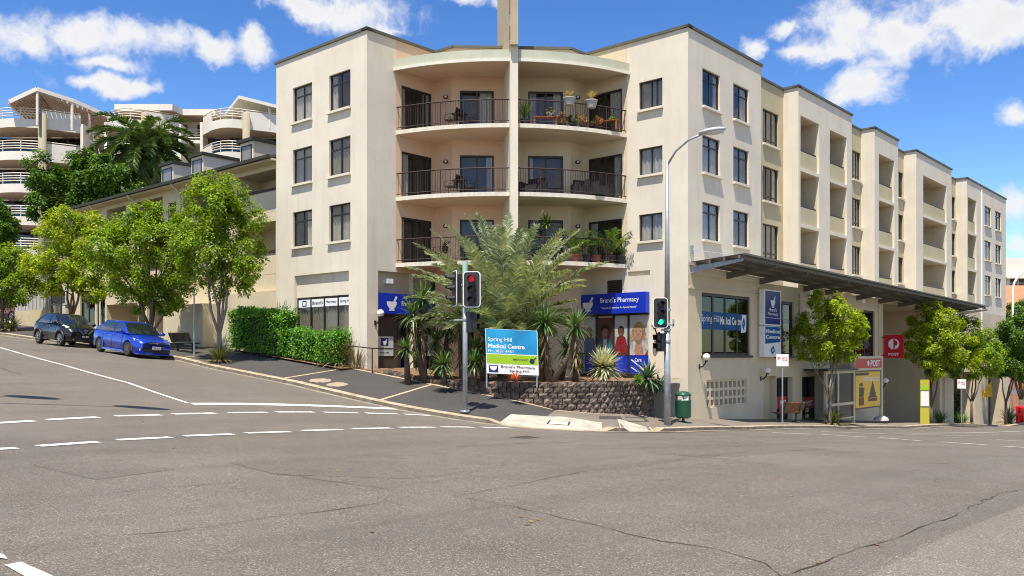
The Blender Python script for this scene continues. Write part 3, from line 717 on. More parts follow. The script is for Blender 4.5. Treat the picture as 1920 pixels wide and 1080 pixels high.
# right facade
f7 = plane_v(VR); pR = lambda px: pu(px, VR); RD = .8; f8 = plane_v(VR + RD); pS = lambda px: pu(px, VR + RD)
ZG = 3.35; uend = pR(1886)
LOG = [(3.77, 6.45), (6.62, 9.27), (9.44, 12.06)]
fronts = [(1290, 1427), (1497, 1597), (1640, 1684), (1718, 1784), (1813, 1886)]
def loggia(h, k_):
    a0, a1, z0, z1 = h; d = 1.7
    mb = MB(f7)
    mb.quad((a0, z0, -d), (a1, z0, -d), (a1, z1, -d), (a0, z1, -d)); mb.quad((a0, z0, -.14), (a0, z0, -d), (a0, z1, -d), (a0, z1, -.14)); mb.quad((a1, z0, -.14), (a1, z1, -.14), (a1, z1, -d), (a1, z0, -d))
    mb.quad((a0, z0 + .15, -.14), (a1, z0 + .15, -.14), (a1, z0 + .15, -d), (a0, z0 + .15, -d)); mb.quad((a0, z1, -.14), (a0, z1, -d), (a1, z1, -d), (a1, z1, -.14))
    lg = mb.build('loggia', TANW, bld)
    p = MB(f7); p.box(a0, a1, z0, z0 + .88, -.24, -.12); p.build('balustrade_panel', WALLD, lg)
    r = MB(f7); r.box(a0 + .005, a1 - .03, z0 + .93, z0 + .99, -.21, -.15); r.cyl((a0 + .3, z0 + .88, -.18), (a0 + .3, z0 + .94, -.18), .015, n=5); r.cyl((a1 - .15, z0 + .88, -.18), (a1 - .15, z0 + .94, -.18), .015, n=5); r.build('handrail', STEELD, lg)
    dd = MB(f7); m_ = a0 + (a1 - a0) * .35; dd.box(m_, min(a1 - .1, m_ + 1.5), z0 + .15, z0 + 2.2, -d, -d + .05); dd.build('door', FRAME if k_ % 2 else CURTG, lg)
    l = MB(f7); l.sph((a0 + (a1 - a0) * .2, z0 + 2.0, -d + .08), .11, 8, 6); l.build('wall_light', mat('lamp_bronze', (.10, .06, .03), .4), lg)
mbw = MB(f7); allwin = []; k_ = 0
for i, (pa, pb) in enumerate(fronts):
    x0, x1 = (UR if i == 0 else pR(pa)), pR(pb); hs_ = []
    if i == 0:
        for qa, qb in ((1317, 1350), (1375, 1404)): hs_ += [(pR(qa), pR(qb), z0, z1) for z0, z1 in UPZ]
        allwin += hs_
    if i == 4:
        for qa, qb in ((1846, 1858), (1866, 1877)): hs_ += [(pR(qa), pR(qb), z0, z1) for z0, z1 in UPZ]
        allwin += hs_
    lg = {1: [(1501, 1536), (1556, 1588)], 2: [(1648, 1677)], 3: [(1731, 1775)], 4: [(1815, 1831)]}.get(i, [])
    for qa, qb in lg:
        for z0, z1 in LOG:
            h = (pR(qa), pR(qb), z0, z1); hs_.append(h); loggia(h, k_); k_ += 1
    panel(mbw, x0, x1, ZG, ZP, hs_)
    if i > 0:                                             # return faces of the bay
        mbw.quad((x0, ZG, 0), (x0, ZP, 0), (x0, ZP, -RD), (x0, ZG, -RD))
    mbw.quad((x1, ZG, 0), (x1, ZG, -RD if i < 4 else -14), (x1, ZP, -RD if i < 4 else -14), (x1, ZP, 0))
mbw.build('wall', WALL, bld)
for i, h in enumerate(allwin): window(bld, f7, h, trans=.74, cur='rand')
gaps = [(1427, 1497, 1430, 1460), (1597, 1640, 1598, 1616), (1684, 1718, 1684.5, 1695), (1784, 1813, 1785, 1791)]; gw_ = []
for (pa, pb, qa, qb) in gaps:
    hh = [(pS(qa), max(pS(qb), pS(qa) + .9), z0 - .12, z1) for z0, z1 in UPZ]; hh = [(h[0], min(h[1], pR(pb) - .1), h[2], h[3]) for h in hh]
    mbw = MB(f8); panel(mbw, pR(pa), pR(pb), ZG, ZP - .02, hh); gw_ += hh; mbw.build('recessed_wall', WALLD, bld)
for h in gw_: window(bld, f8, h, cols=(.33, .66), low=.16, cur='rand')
# ground floor of the right wing, under the awning
GF = [('win', 1316, 1407, -.04, 2.62), ('win', 1453, 1488, -.08, 2.60), ('win', 1590, 1640, -.12, 2.58), ('grille', 1325, 1400, -2.25, -1.08), ('door', 1431, 1455, -3.3, -1.02), ('post', 1456, 1486, -3.3, -1.10), ('post', 1504, 1536, -3.4, -1.12),
      ('entry', 1656, 1762, -5.2, 3.12)]
hs_ = [(pR(a0), pR(a1), z0, z1) + ((.35,) if t == 'grille' else (.3,) if t in ('post', 'door') else ()) for t, a0, a1, z0, z1 in GF if t != 'entry']
ent = (pR(1656), pR(1762), -5.6, 3.12, 6.0); arc_ = (pR(1785), pR(1884), -8, -1.3, 5.0)
mbw = MB(f7); panel(mbw, UR, uend, -8.5, ZG, hs_ + [ent, arc_], mi=0)
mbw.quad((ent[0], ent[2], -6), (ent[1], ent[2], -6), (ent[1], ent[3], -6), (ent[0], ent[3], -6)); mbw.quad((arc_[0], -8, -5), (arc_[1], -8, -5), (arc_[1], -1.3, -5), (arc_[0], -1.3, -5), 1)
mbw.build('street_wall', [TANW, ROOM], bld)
mb = MB(f7)
for px in (1424, 1500, 1541, 1574, 1648): mb.box(pR(px) - .16, pR(px) + .16, -.1, 3.1, .0, .07)
mb.box(UR + .02, pR(1648), 2.72, 2.80, 0, .05); mb.build('pilasters', TANW, bld)
for (t, a0, a1, z0, z1) in GF:
    h = (pR(a0), pR(a1), z0, z1)
    if t == 'win':
        n = 4 if a0 == 1316 else (2 if a0 == 1453 else 3)
        w_ = window(bld, f7, h, depth=.12, cols=tuple((i + 1) / n for i in range(n - 1)), sill=False, cur='none', glass=GLASSD, fw=.12, deep=2.5, name='shop_window')
        s = MB(f7); s.box(h[0] - .05, h[1] + .1, z0 - .09, z0 - .002, -.08, .09); s.build('sill', FRAME, w_)
        if a0 == 1316:
            TEAL = mat('film_blue', (.006, .085, .25), .5, spec=.2); mb = MB(f7); yy = 1.08
            mb.quad((h[0] + .12, yy, -.108), (h[1] - .14, yy, -.108), (h[1] - .14, yy + .76, -.108), (h[0] + .12, yy + .76, -.108), 0)
            add_text(mb, 'Spring Hill', h[0] + .14, yy + .24, 1.55, .38, -.104, 1, .004); add_text(mb, 'Medical Centre', h[0] + 1.78, yy + .24, 2.0, .34, -.104, 1, .03)
            x = h[1] - .5; mb.poly([(x - .24, yy - .1, -.1), (x + .26, yy - .06, -.1), (x + .3, yy + .72, -.1), (x - .12, yy + .72, -.1)], 1); mb.poly([(x, yy + .02, -.096), (x + .2, yy + .32, -.096), (x + .06, yy + .62, -.096), (x - .14, yy + .3, -.096)], 0); mb.poly([(x + .0, yy + .3, -.093), (x + .04, yy + .26, -.093), (x + .08, yy + .36, -.093), (x + .03, yy + .4, -.093)], 1)
            mb.build('window_film', [TEAL, PRINTW], w_)
        if a0 == 1453:
            mb = MB(f7); add_text(mb, 'Medical', h[0] + 1.05, 1.55, .8, .2, -.104, 0); add_text(mb, 'Centre', h[0] + 1.05, .85, .7, .2, -.104, 0)
            x = h[0] + .55; mb.poly([(x - .25, 1.15, -.1), (x, .75, -.1), (x + .25, 1.2, -.1), (x + .05, 1.7, -.1)], 1); mb.poly([(x - .1, 1.2, -.096), (x, 1.0, -.096), (x + .1, 1.22, -.096), (x, 1.42, -.096)], 2); mb.build('window_film', [PRINTW, MATS['film_blue'], FRAME], w_)
    elif t == 'post':
        w_ = window(bld, f7, h, depth=.28, cols=(.46,), sill=False, cur='none', glass=GLASSD, fw=.08, deep=1.5, name='shop_window')
        REDS = mat('post_red', (.50, .006, .012), .4); mb = MB(f7); yy = zat(768, depth_v(a0, VR)) ; L_ = h[1] - h[0]
        mb.quad((h[0] + .08, yy, -.262), (h[1] - .08, yy, -.262), (h[1] - .08, yy + .58, -.262), (h[0] + .08, yy + .58, -.262), 0); add_text(mb, 'POST', h[0] + L_ * .52, yy + .12, L_ * .38, .28, -.257, 1, .03); mb.build('window_film', [REDS, PRINTW], w_)
    elif t == 'door':
        mb = MB(f7); mb.quad((h[0], z0, -.3), (h[1], z0, -.3), (h[1], z1, -.3), (h[0], z1, -.3)); mb.build('door_recess', WALLD, bld)
    elif t == 'grille':
        g = MB(f7); L_ = h[1] - h[0]; nx, nz = 9, 3; rows = [(-2.16, -1.95), (-1.80, -1.58), (-1.42, -1.18)]
        holes = [(h[0] + L_ * (i + .14) / nx, h[0] + L_ * (i + .8) / nx, ra - .02, rb + .02, .18) for i in range(nx) for ra, rb in rows]
        panel(g, h[0], h[1], z0, z1, holes, o=-.06); g.quad((h[0], z0, -.3), (h[1], z0, -.3), (h[1], z1, -.3), (h[0], z1, -.3), 1); g.build('breeze_block_grille', [TANW, ROOM], bld)
# pillars and low wall at the far end
for pa, pb in ((1768, 1785), (1824, 1850), (1879, 1890)):
    mb = MB(f7); mb.box(pR(pa), pR(pb), -8, -1.3 if pa != 1768 else .2, -.9, .12); mb.build('pillar', TANW, bld)
# roof, caps, back walls
ub = uend
RP = [(0, 0), (u1, 0), (u1, c2), (u3, v4), (UR, v4), (UR, VR), (uend, VR), (uend, VR + 14), (14, VR + 14), (14, VL), (0, VL)]
RP = [(.06, .06), (u1 + .06, .06), (u1 + .06, c2 + .06), (u3 + .05, v4 + .06), (UR + .06, v4 + .06), (UR + .06, VR + RD + .06), (uend - .06, VR + RD + .06), (uend - .06, VR + 13.9), (13.9, VR + 13.9), (13.9, VL - .06), (.06, VL - .06)]
mb = MB(FB); mb.prism(RP, 12.75, 12.85); mb.build('roof_deck', CONC, bld)
for i, (pa, pb) in enumerate(fronts): mb = MB(FB); mb.box((UR if i == 0 else pR(pa)) + .07, pR(pb) - .07, VR + .06, VR + RD + .05, 12.75, 12.85); mb.build('roof_deck', CONC, bld)
mb = MB(FB)
for (a, b) in (((0, VL), (14, VL)), ((14, VL), (14, VR + 14)), ((14, VR + 14), (uend, VR + 14)), ((uend, VR + 14), (uend, VR))):
    mb.quad((a[0], a[1], -8), (b[0], b[1], -8), (b[0], b[1], ZP), (a[0], a[1], ZP))
mb.build('rear_wall', WALL, bld)
def cap(pts, z=ZP):
    for a, b in zip(pts[:-1], pts[1:]):
        mb = MB(FB); d = Vector((b[0] - a[0], b[1] - a[1])).normalized(); n = Vector((-d.y, d.x)); e = d * .07
        P0 = Vector(a) - e; P1 = Vector(b) + e; p = [P0 + n * .28, P1 + n * .28, P1 - n * .07, P0 - n * .07]
        mb.prism([tuple(x) for x in p], z, z + .11 + R.uniform(0, .006)); mb.build('parapet_cap', CAP, bld)
cap([(0, VL), (0, 0)][::-1][::-1]); cap([(0, 0), (u1, 0)]); cap([(u1, 0), (u1, c2)]); cap([(u1, c2), (u3, v4)]); cap([(u3, v4), (UR, v4)]); cap([(UR, v4), (UR, VR)])
for i, (pa, pb) in enumerate(fronts):
    x0, x1 = (UR if i == 0 else pR(pa)), pR(pb); cap([(x0, VR), (x1, VR)])
    if i > 0: cap([(x0, VR + RD), (x0, VR)])
    if i < 4: cap([(x1, VR + RD), (pR(fronts[i + 1][0]), VR + RD)], ZP - .03)
# balconies: slabs, railings, roof canopy
E0 = W(pu(742, 0), 0).xy; E1 = W(UR, pv(1176, UR)).xy; EM = Vector((0.05, 36.26))
def circ(a, b, c):
    d = 2 * (a.x * (b.y - c.y) + b.x * (c.y - a.y) + c.x * (a.y - b.y))
    ux = ((a.length_squared) * (b.y - c.y) + (b.length_squared) * (c.y - a.y) + (c.length_squared) * (a.y - b.y)) / d
    uy = ((a.length_squared) * (c.x - b.x) + (b.length_squared) * (a.x - c.x) + (c.length_squared) * (b.x - a.x)) / d
    return Vector((ux, uy)), (a - Vector((ux, uy))).length
AC, AR = circ(E0, EM, E1)
def arc_pt(x, off=0.0): return (x, AC.y - math.sqrt(max(.01, (AR + off) ** 2 - (x - AC.x) ** 2)))
FX = 0.09                                                 # the fin stands at this x
W1, W2, W3_, W4 = W(u1, 0).xy, W(u1, c2).xy, W(u3, v4).xy, W(UR, v4).xy
CHM = W2 + (W3_ - W2) * (mid / L4)
def half(side, off=0.0):
    if side < 0:
        xs = np.linspace(E0.x - off * .6, FX, 16); return [arc_pt(x, off) for x in xs] + [(CHM.x, CHM.y), (W2.x, W2.y), (W1.x, W1.y)]
    xs = np.linspace(FX, E1.x + off * .6, 16); return [arc_pt(x, off) for x in xs] + [(W4.x, W4.y), (W3_.x, W3_.y), (CHM.x, CHM.y)]
EDGE = mat('balcony_edge_tile', (.66, .60, .49), .7, .16, 5, .1, 40, stain=.3)
RAIL = mat('railing_brown', (.045, .024, .020), .65, spec=.3)
FASC = mat('fascia_green', (.46, .465, .35), .6, .1, 1.5, stain=.2)
TRIMW = mat('trim_cream', (.66, .63, .52), .6, .08, 3)
def arc_rail(z, side, r, off=-.06, n=24, mb=None):
    xs = np.linspace(E0.x + .02, FX - .16, n) if side < 0 else np.linspace(FX + .16, E1.x - .02, n)
    return [(*arc_pt(x, off), z) for x in xs]
for zf in FLOORS:
    for side in (-1, 1):
        mb = MB(); mb.prism(half(side), zf - .17, zf, 0, 2, 1); s_ = mb.build('balcony_slab', [EDGE, PINKCAST if side < 0 else TANW, CONC], bld)
        rb = MB(); rb.tube(arc_rail(zf + 1.0, side, 0), .028, 6); rb.tube(arc_rail(zf + .12, side, 0), .02, 5)
        P = arc_rail(0, side, 0, n=46)
        for i, p in enumerate(P):
            rr = .024 if i % 9 == 0 or i == len(P) - 1 else .009
            rb.cyl((p[0], p[1], zf + (.0 if rr > .02 else .12)), (p[0], p[1], zf + 1.0), rr, n=5, cap=False)
        e = P[0] if side < 0 else P[-1]; wl = W(pu(742, 0) + .02, -.0) if side < 0 else W(UR, pv(1176, UR))
        rb.build('railing', RAIL, s_)
for side in (-1, 1):
    mb = MB(); mb.prism(half(side, .12), 12.16, 12.55, 0, 0, 1); rc = mb.build('roof_canopy', [FASC, PINKCAST if side < 0 else TANW], bld)
    mb = MB(); Pp = [arc_pt(x, .17) for x in np.linspace(E0.x - .1, FX - .17, 18)] if side < 0 else [arc_pt(x, .17) for x in np.linspace(FX + .17, E1.x + .1, 18)]
    for a, b in zip(Pp[:-1], Pp[1:]): mb.add([(a[0], a[1], 12.06), (b[0], b[1], 12.06), (b[0], b[1], 12.18), (a[0], a[1], 12.18), (a[0], a[1] + .07, 12.06), (b[0], b[1] + .07, 12.06), (b[0], b[1] + .07, 12.18), (a[0], a[1] + .07, 12.18)], [(0, 1, 2, 3), (3, 2, 6, 7), (4, 5, 1, 0)])
    mb.build('fascia_strip', TRIMW, rc)
# ground floor ceiling band under the first balcony is the slab itself; the fin:
fd = Vector((-.53, 4.3)).normalized(); fn = Vector((fd.y, -fd.x))
FINM = mat('fin_render', (.44, .35, .23), .85, .12, 1.0, .2, 60, stain=.2)
def fin(z0, z1, y0, L_, th, m, name):
    c0 = Vector((FX + (0.0), y0)); p = [c0 - fn * th / 2, c0 + fn * th / 2, c0 + fd * L_ + fn * th / 2, c0 + fd * L_ - fn * th / 2]
    mb = MB(); mb.prism([tuple(x) for x in p], z0, z1); return mb.build(name, m, bld)
fin(.6, 12.62, 35.98, 2.62, .32, WALL, 'fin'); tf = fin(12.62, 19.5, 35.72, 4.9, .33, FINM, 'roof_fin')
mb = MB(); c0 = Vector((FX, 35.7)) - fn * .19
for z in np.arange(12.8, 19, 1.05): mb.cyl((c0.x, c0.y + .02, z), (c0.x, c0.y + .02, z + .55), .03, n=6)
mb.build('fin_cable', mat('rust_cable', (.25, .12, .08), .8), tf)
# wall lights on balcony walls
BUL = mat('bulkhead_dark', (.03, .02, .018), .4); LENS = mat('lamp_lens', (.62, .60, .55), .35)
for zf in FLOORS:
    for fr_, a_p in ((f4, a_ch(836)), (f4, a_ch(1083)), ):
        pass
    for (px, side) in ((836, -1), (1083, 1)):
        X = at(px, 0, 38.55 if side < 0 else 38.65); mb = MB(); c_ = Vector((X.x, X.y - .12, zf + 1.72)); mb.sph(c_, .12, 10, 6, 0, (1, .7, .8)); wl = mb.build('wall_light', BUL, bld); mb = MB(); mb.sph(c_ + Vector((0, -.07, 0)), .055, 8, 6); mb.build('lens', LENS, wl)
mb = MB(); mb.obox((-1.4, 36.8, 1.0), (.01, 0, 0), (0, .01, 0), (0, 0, .01)); 
# globe lamps on the street front
GLOBE = mat('opal_globe', (.80, .76, .66), .25)
for fr_, a, z in ((f7, pR(1311), -.10), (f7, pR(1426), -.72), (f7, pR(1650), -1.55), (f6, a_(1236), 1.25), (f2, us_ - .16, 1.72)):
    mb = MB(fr_); mb.sph((a, z, .34), .155, 14, 10); gl = mb.build('globe_lamp', GLOBE, bld, smooth=True); mb = MB(fr_); mb.tube([(a, z - .42, .02), (a, z - .40, .16), (a, z - .26, .28), (a, z - .15, .33)], .03, 6); mb.cyl((a, z - .19, .34), (a, z - .1, .34), .07, n=8); mb.box(a - .05, a + .05, z - .5, z - .3, .0, .03); mb.build('lamp_bracket', BLACK, gl)
mb = MB(f2); mb.box(us_ + .52, us_ + .85, 3.02, 3.22, -.28, -.02); mb.build('alarm_box', WHITE, bld)
# awning over the right footpath
AW0, AW1 = UR + .05, pu(1852, VR - 2.4); DZ = -.55 / (AW1 - AW0)
AWS = mat('awning_sheet', (.30, .28, .23), .55, .25, .8); AWB = mat('awning_beam', (.125, .115, .10), .6, .15, 3)
aw = MB(f7); NS = 150; V = []; AWT = .05
for i in range(NS + 1):
    a = AW0 + (AW1 - AW0) * i / NS; dz = DZ * (a - AW0); wv = .018 if i % 2 else 0.0
    V += [(a, 3.80 + dz + wv, .02), (a, 3.97 + dz + wv, 2.42)]
aw.add(V, [(2 * i, 2 * i + 2, 2 * i + 3, 2 * i + 1) for i in range(NS)])
awn = aw.build('awning', AWS, bld)
for o_, nm in ((.3, 'purlin'), (.95, 'purlin'), (1.6, 'purlin'), (2.25, 'purlin')):
    mb = MB(f7); zz = 3.70 + .17 * o_ / 2.4; mb.beam((AW0, zz, o_), (AW1, zz + DZ * (AW1 - AW0), o_), .07, .13, up=(0, 1, 0)); mb.build(nm, AWB, awn)
mb = MB(f7); mb.beam((AW0, 3.96, 2.45), (AW1, 3.96 + DZ * (AW1 - AW0), 2.45), .05, .07, up=(0, 1, 0)); mb.build('gutter', AWB, awn)
for px in (1296, 1363, 1425, 1507, 1548, 1606, 1647, 1684, 1716, 1745, 1768, 1786):
    a = max(pR(px), AW0 + .06); dz = DZ * (a - AW0); mb = MB(f7)
    pts = [(a - .05, 3.36 + dz, .0), (a - .05, 3.64 + dz, .0), (a - .05, 3.80 + dz, 2.3), (a - .05, 3.70 + dz, 2.3)]
    mb.slabpoly(pts, (.10, 0, 0)); mb.build('beam', AWB if px != 1296 else GALV, awn)
mb = MB(f7); mb.cyl((UR + .25, 4.32, .04), (UR + 1.5, 4.08, 1.4), .012, n=5); mb.box(UR + .15, UR + .35, 4.15, 4.5, 0, .06); mb.build('tie_rod', GALV, awn)
for px in (1511, 1610, 1787):
    mb = MB(f7); mb.box(pR(px) - .2, pR(px) + .2, 2.95, 3.3, .0, .3); mb.build('flood_light', WHITE, awn)
mb = MB(f7); x = pR(1421); mb.cyl((pR(1839), -2, .06), (pR(1839), ZP - .3, .06), .06, n=6); mb.build('downpipe', WHITE, bld)
# ------------------------------------------------------------------ terrace of town houses on the left street
UT = .35; fT = plane_u(UT); aT = lambda px: -pv(px, UT); vT = pv(122, UT)
CREAM2 = mat('terrace_render', (.60, .51, .345), .85, .08, .8, .2, 60, stain=.12)
ROOFT = mat('terrace_roof', (.06, .06, .05), .8, .2, 1.5); GUTT = mat('gutter_dark', (.035, .036, .028), .7, spec=.3)
ter = thing('terrace_house', 'low cream terrace with dark pitched roof, dormers and recessed balconies', 'terrace', W(UT, vT, 0), ANG)
zr = 9.0
ops = []; pars = []
for pa, pb in ((444, 517), (338, 392), (252, 305), (200, 236)):
    a0, a1 = aT(pa), aT(pb)
    ops += [(a0, a1, 6.75, 8.75, 1.5), (a0, a1, 3.8, 6.3, 1.5)]
gar = [(aT(200), aT(272), .8, 3.0, 2.5), (aT(276), aT(306), .6, 3.0, 2.0), (aT(150), aT(178), 1.4, 4.0, .15), (aT(181), aT(197), 1.4, 4.0, .15)]
sm = [(aT(404), aT(428), 4.4, 5.6, .12), (aT(315), aT(330), 7.2, 8.3, .12), (aT(170), aT(185), 7.0, 8.2, .12)]
mb = MB(fT); panel(mb, -vT, -VL, -1, zr, ops + gar + sm)
for h in ops + gar[:2]: mb.quad((h[0], h[2], -h[4]), (h[1], h[2], -h[4]), (h[1], h[3], -h[4]), (h[0], h[3], -h[4]), 1)
mb.build('wall', [CREAM2, TANW], ter)
for h in ops:
    mb = MB(fT); mb.box(h[0], h[1], h[2] + .02, h[2] + 1.0, -.16, -.02); p = mb.build('balustrade', CREAM2, ter); mb = MB(fT); mb.box(h[0], h[1], h[2] + 1.0, h[2] + 1.12, -.2, .02); mb.build('handrail', RAIL, p)
    mb = MB(fT); m_ = h[0] + (h[1] - h[0]) * .5; mb.box(m_, h[1] - .2, h[2], h[2] + 2.0, -1.49, -1.42); mb.build('door', FRAME, ter)
for h in gar[2:] + sm: window(ter, fT, h, depth=.12, sill=False, cur='none', glass=GLASSD, fw=.1)
gd = MB(fT); h = gar[0]; gd.box(h[0] + .2, h[0] + 1.6, h[2], h[2] + 1.0, -2.4, -2.0); gd.box(h[0] + 1.8, h[1] - .1, h[2], h[2] + .5, -2.4, -2.2); gd.build('bin_store', TANW, ter)
mb = MB(FB); mb.box(UT - .62, UT + .02, VL, vT + .3, zr - .02, zr + .06); mb.build('eave_soffit', CREAM2, ter)
mb = MB(FB); RX = 9.0; zr2 = zr + 1.75
mb.add([(UT - .68, VL + .01, zr + .07), (UT - .68, vT + .35, zr + .07), (RX, vT + .35, zr2 + .07), (RX, VL + .01, zr2 + .07), (UT - .68, VL + .01, zr + .20), (UT - .68, vT + .35, zr + .20), (RX, vT + .35, zr2 + .20), (RX, VL + .01, zr2 + .20)],
       [(0, 1, 2, 3), (4, 7, 6, 5), (0, 4, 5, 1), (1, 5, 6, 2), (2, 6, 7, 3), (3, 7, 4, 0)]); rf = mb.build('roof', ROOFT, ter)
mb = MB(FB); mb.box(UT - .82, UT - .69, VL + .02, vT + .35, zr + .05, zr + .20); mb.build('gutter', GUTT, rf)
mb = MB(FB); mb.quad((UT, vT, -1), (12, vT, -1), (12, vT, zr2), (UT, vT, zr)); mb.quad((12, vT, -1), (12, VL, -1), (12, VL, zr2), (12, vT, zr2)); mb.build('end_wall', CREAM2, ter)
for (pa, pb, ln) in ((303, 325, 2.3), (359, 381, 3.6), (450, 475, 2.6)):
    va, vb = pv(pa, 1.0), pv(pb, 1.0); mb = MB(FB); mb.box(1.0, 1.0 + ln + 1.0, vb, va, 9.2, 10.66); d_ = mb.build('dormer', WALL, ter)
    mb = MB(FB); mb.prism([(.85, vb - .1), (.85, va + .1), (1.0 + ln + 1, va + .1), (1.0 + ln + 1, vb - .1)], 10.66, 10.82); mb.build('dormer_roof', GUTT, d_)
    window(ter, plane_u(1.0), (-va + .16, -vb - .12, 9.72, 10.5), depth=-.02, cols=(), sill=False, cur='none', glass=GLASS, fw=.05, deep=.3, name='dormer_window')
for px in (190, 262, 345, 428):
    mb = MB(fT); a = aT(px); mb.tube([(a, zr + .05, .72), (a, zr - .12, .62), (a, zr - .42, .10), (a, zr - .65, .07), (a, 1.5, .07)], .05, 6); mb.build('downpipe', SILL, ter)
# stair block in front of the terrace
zf = FOOTT(INU, 9)
mb = MB(fT); mb.box(aT(352), aT(418), -.6, 2.55, .02, 1.1); mb.box(aT(418) + .02, -VL - .02, -.6, 3.0, .0, .25); st = mb.build('porch', CREAM2, ter)
mb = MB(fT); mb.beam((aT(352) - 2.6, .85, .9), (aT(352) - .1, 2.75, .9), .08, .14, up=(0, 1, 0)); mb.build('stair_rail', STEELD, st)
mb = MB(fT); mb.add([(aT(352) - 2.6, -.5, .8), (aT(352), -.5, .8), (aT(352), 1.9, .8), (aT(352) - 2.6, .1, .8)], [(0, 1, 2, 3)]); mb.build('stair_wall', CREAM2, st)
# fence beyond the terrace
FEN = mat('fence_board', (.47, .43, .40), .8, .2, 4, .2, 50)
fe = thing('board_fence', 'pale vertical board fence on yellow rendered base beside maroon car', 'fence', W(-.2, pv(96, -.2), 2), ANG)
fF = plane_u(-.2); aF = lambda px: -pv(px, -.2); x0, x1 = aF(30), aF(95); n = 19
for i in range(n):
    a = x0 + (x1 - x0) * i / n; mb = MB(fF); mb.box(a + .03, a + (x1 - x0) / n - .03, 3.0, 5.0 + .03 * (i % 2), .0, .05 + .03 * (i % 2)); mb.build('board', FEN, fe)
mb = MB(fF); mb.box(x0, x1, 1.0, 3.0, -.2, .08); mb.build('base_wall', mat('yellow_render', (.55, .45, .26), .85, .1, 2), fe); mb = MB(fF); mb.box(x0, x1, 3.3, 3.42, -.1, -.01); mb.box(x0, x1, 4.6, 4.72, -.1, -.01); mb.build('rail', FEN, fe)
gt = thing('metal_gate', 'dark barred gate between board fence and terrace', 'gate', W(-.2, pv(106, -.2), 2), ANG)
ga, gb = aF(96.5), aF(116)
for i in range(9): mb = MB(fF); a = ga + (gb - ga) * (i + .5) / 9; mb.box(a - .02, a + .02, 1.6, 4.6, 0, .04); mb.build('bar', STEELD, gt)
mb = MB(fF); mb.box(ga, gb, 4.6, 4.7, 0, .05); mb.box(ga, gb, 3.2, 3.3, 0.002, .05); mb.box(ga, ga + .1, 1.5, 4.9, -.02, .06); mb.box(gb - .1, gb, 1.5, 4.9, -.02, .06); mb.build('gate_frame', STEELD, gt)

# ------------------------------------------------------------------ curved balcony tower behind
YT = 78.0; KT = F / YT
tX = lambda px: (px - CX) / KT
tZ = lambda py: (HY - py) / KT
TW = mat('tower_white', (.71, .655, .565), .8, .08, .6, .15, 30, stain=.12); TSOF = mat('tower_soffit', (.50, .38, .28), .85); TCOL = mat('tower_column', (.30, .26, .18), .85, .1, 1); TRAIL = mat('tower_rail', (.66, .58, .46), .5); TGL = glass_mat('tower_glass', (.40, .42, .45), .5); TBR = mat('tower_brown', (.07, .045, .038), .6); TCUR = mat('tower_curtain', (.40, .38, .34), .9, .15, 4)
tow = thing('apartment_tower', 'white stepped apartment tower with curved railed balconies behind the terrace', 'apartment tower', (tX(260), YT + 6, tZ(640)))
bays = [(-62, -30, 76, 131, 8), (178, 200, 269, 319, 6), (363, 391, 459, 525, 6)]
def bay_front(b):
    A, B, Cc, Dd = [tX(x) for x in b[:4]]; pts = [(A, YT + 2.4), (B, YT + .75)]
    for i in range(1, 9):
        t = i / 9; pts.append((B + (Cc - B) * t, YT + .75 - (.45) * t - .75 * math.sin(PI * t)))
    return pts + [(Cc, YT + .3), (Dd, YT + 2.0)]
WY = YT + 3.6
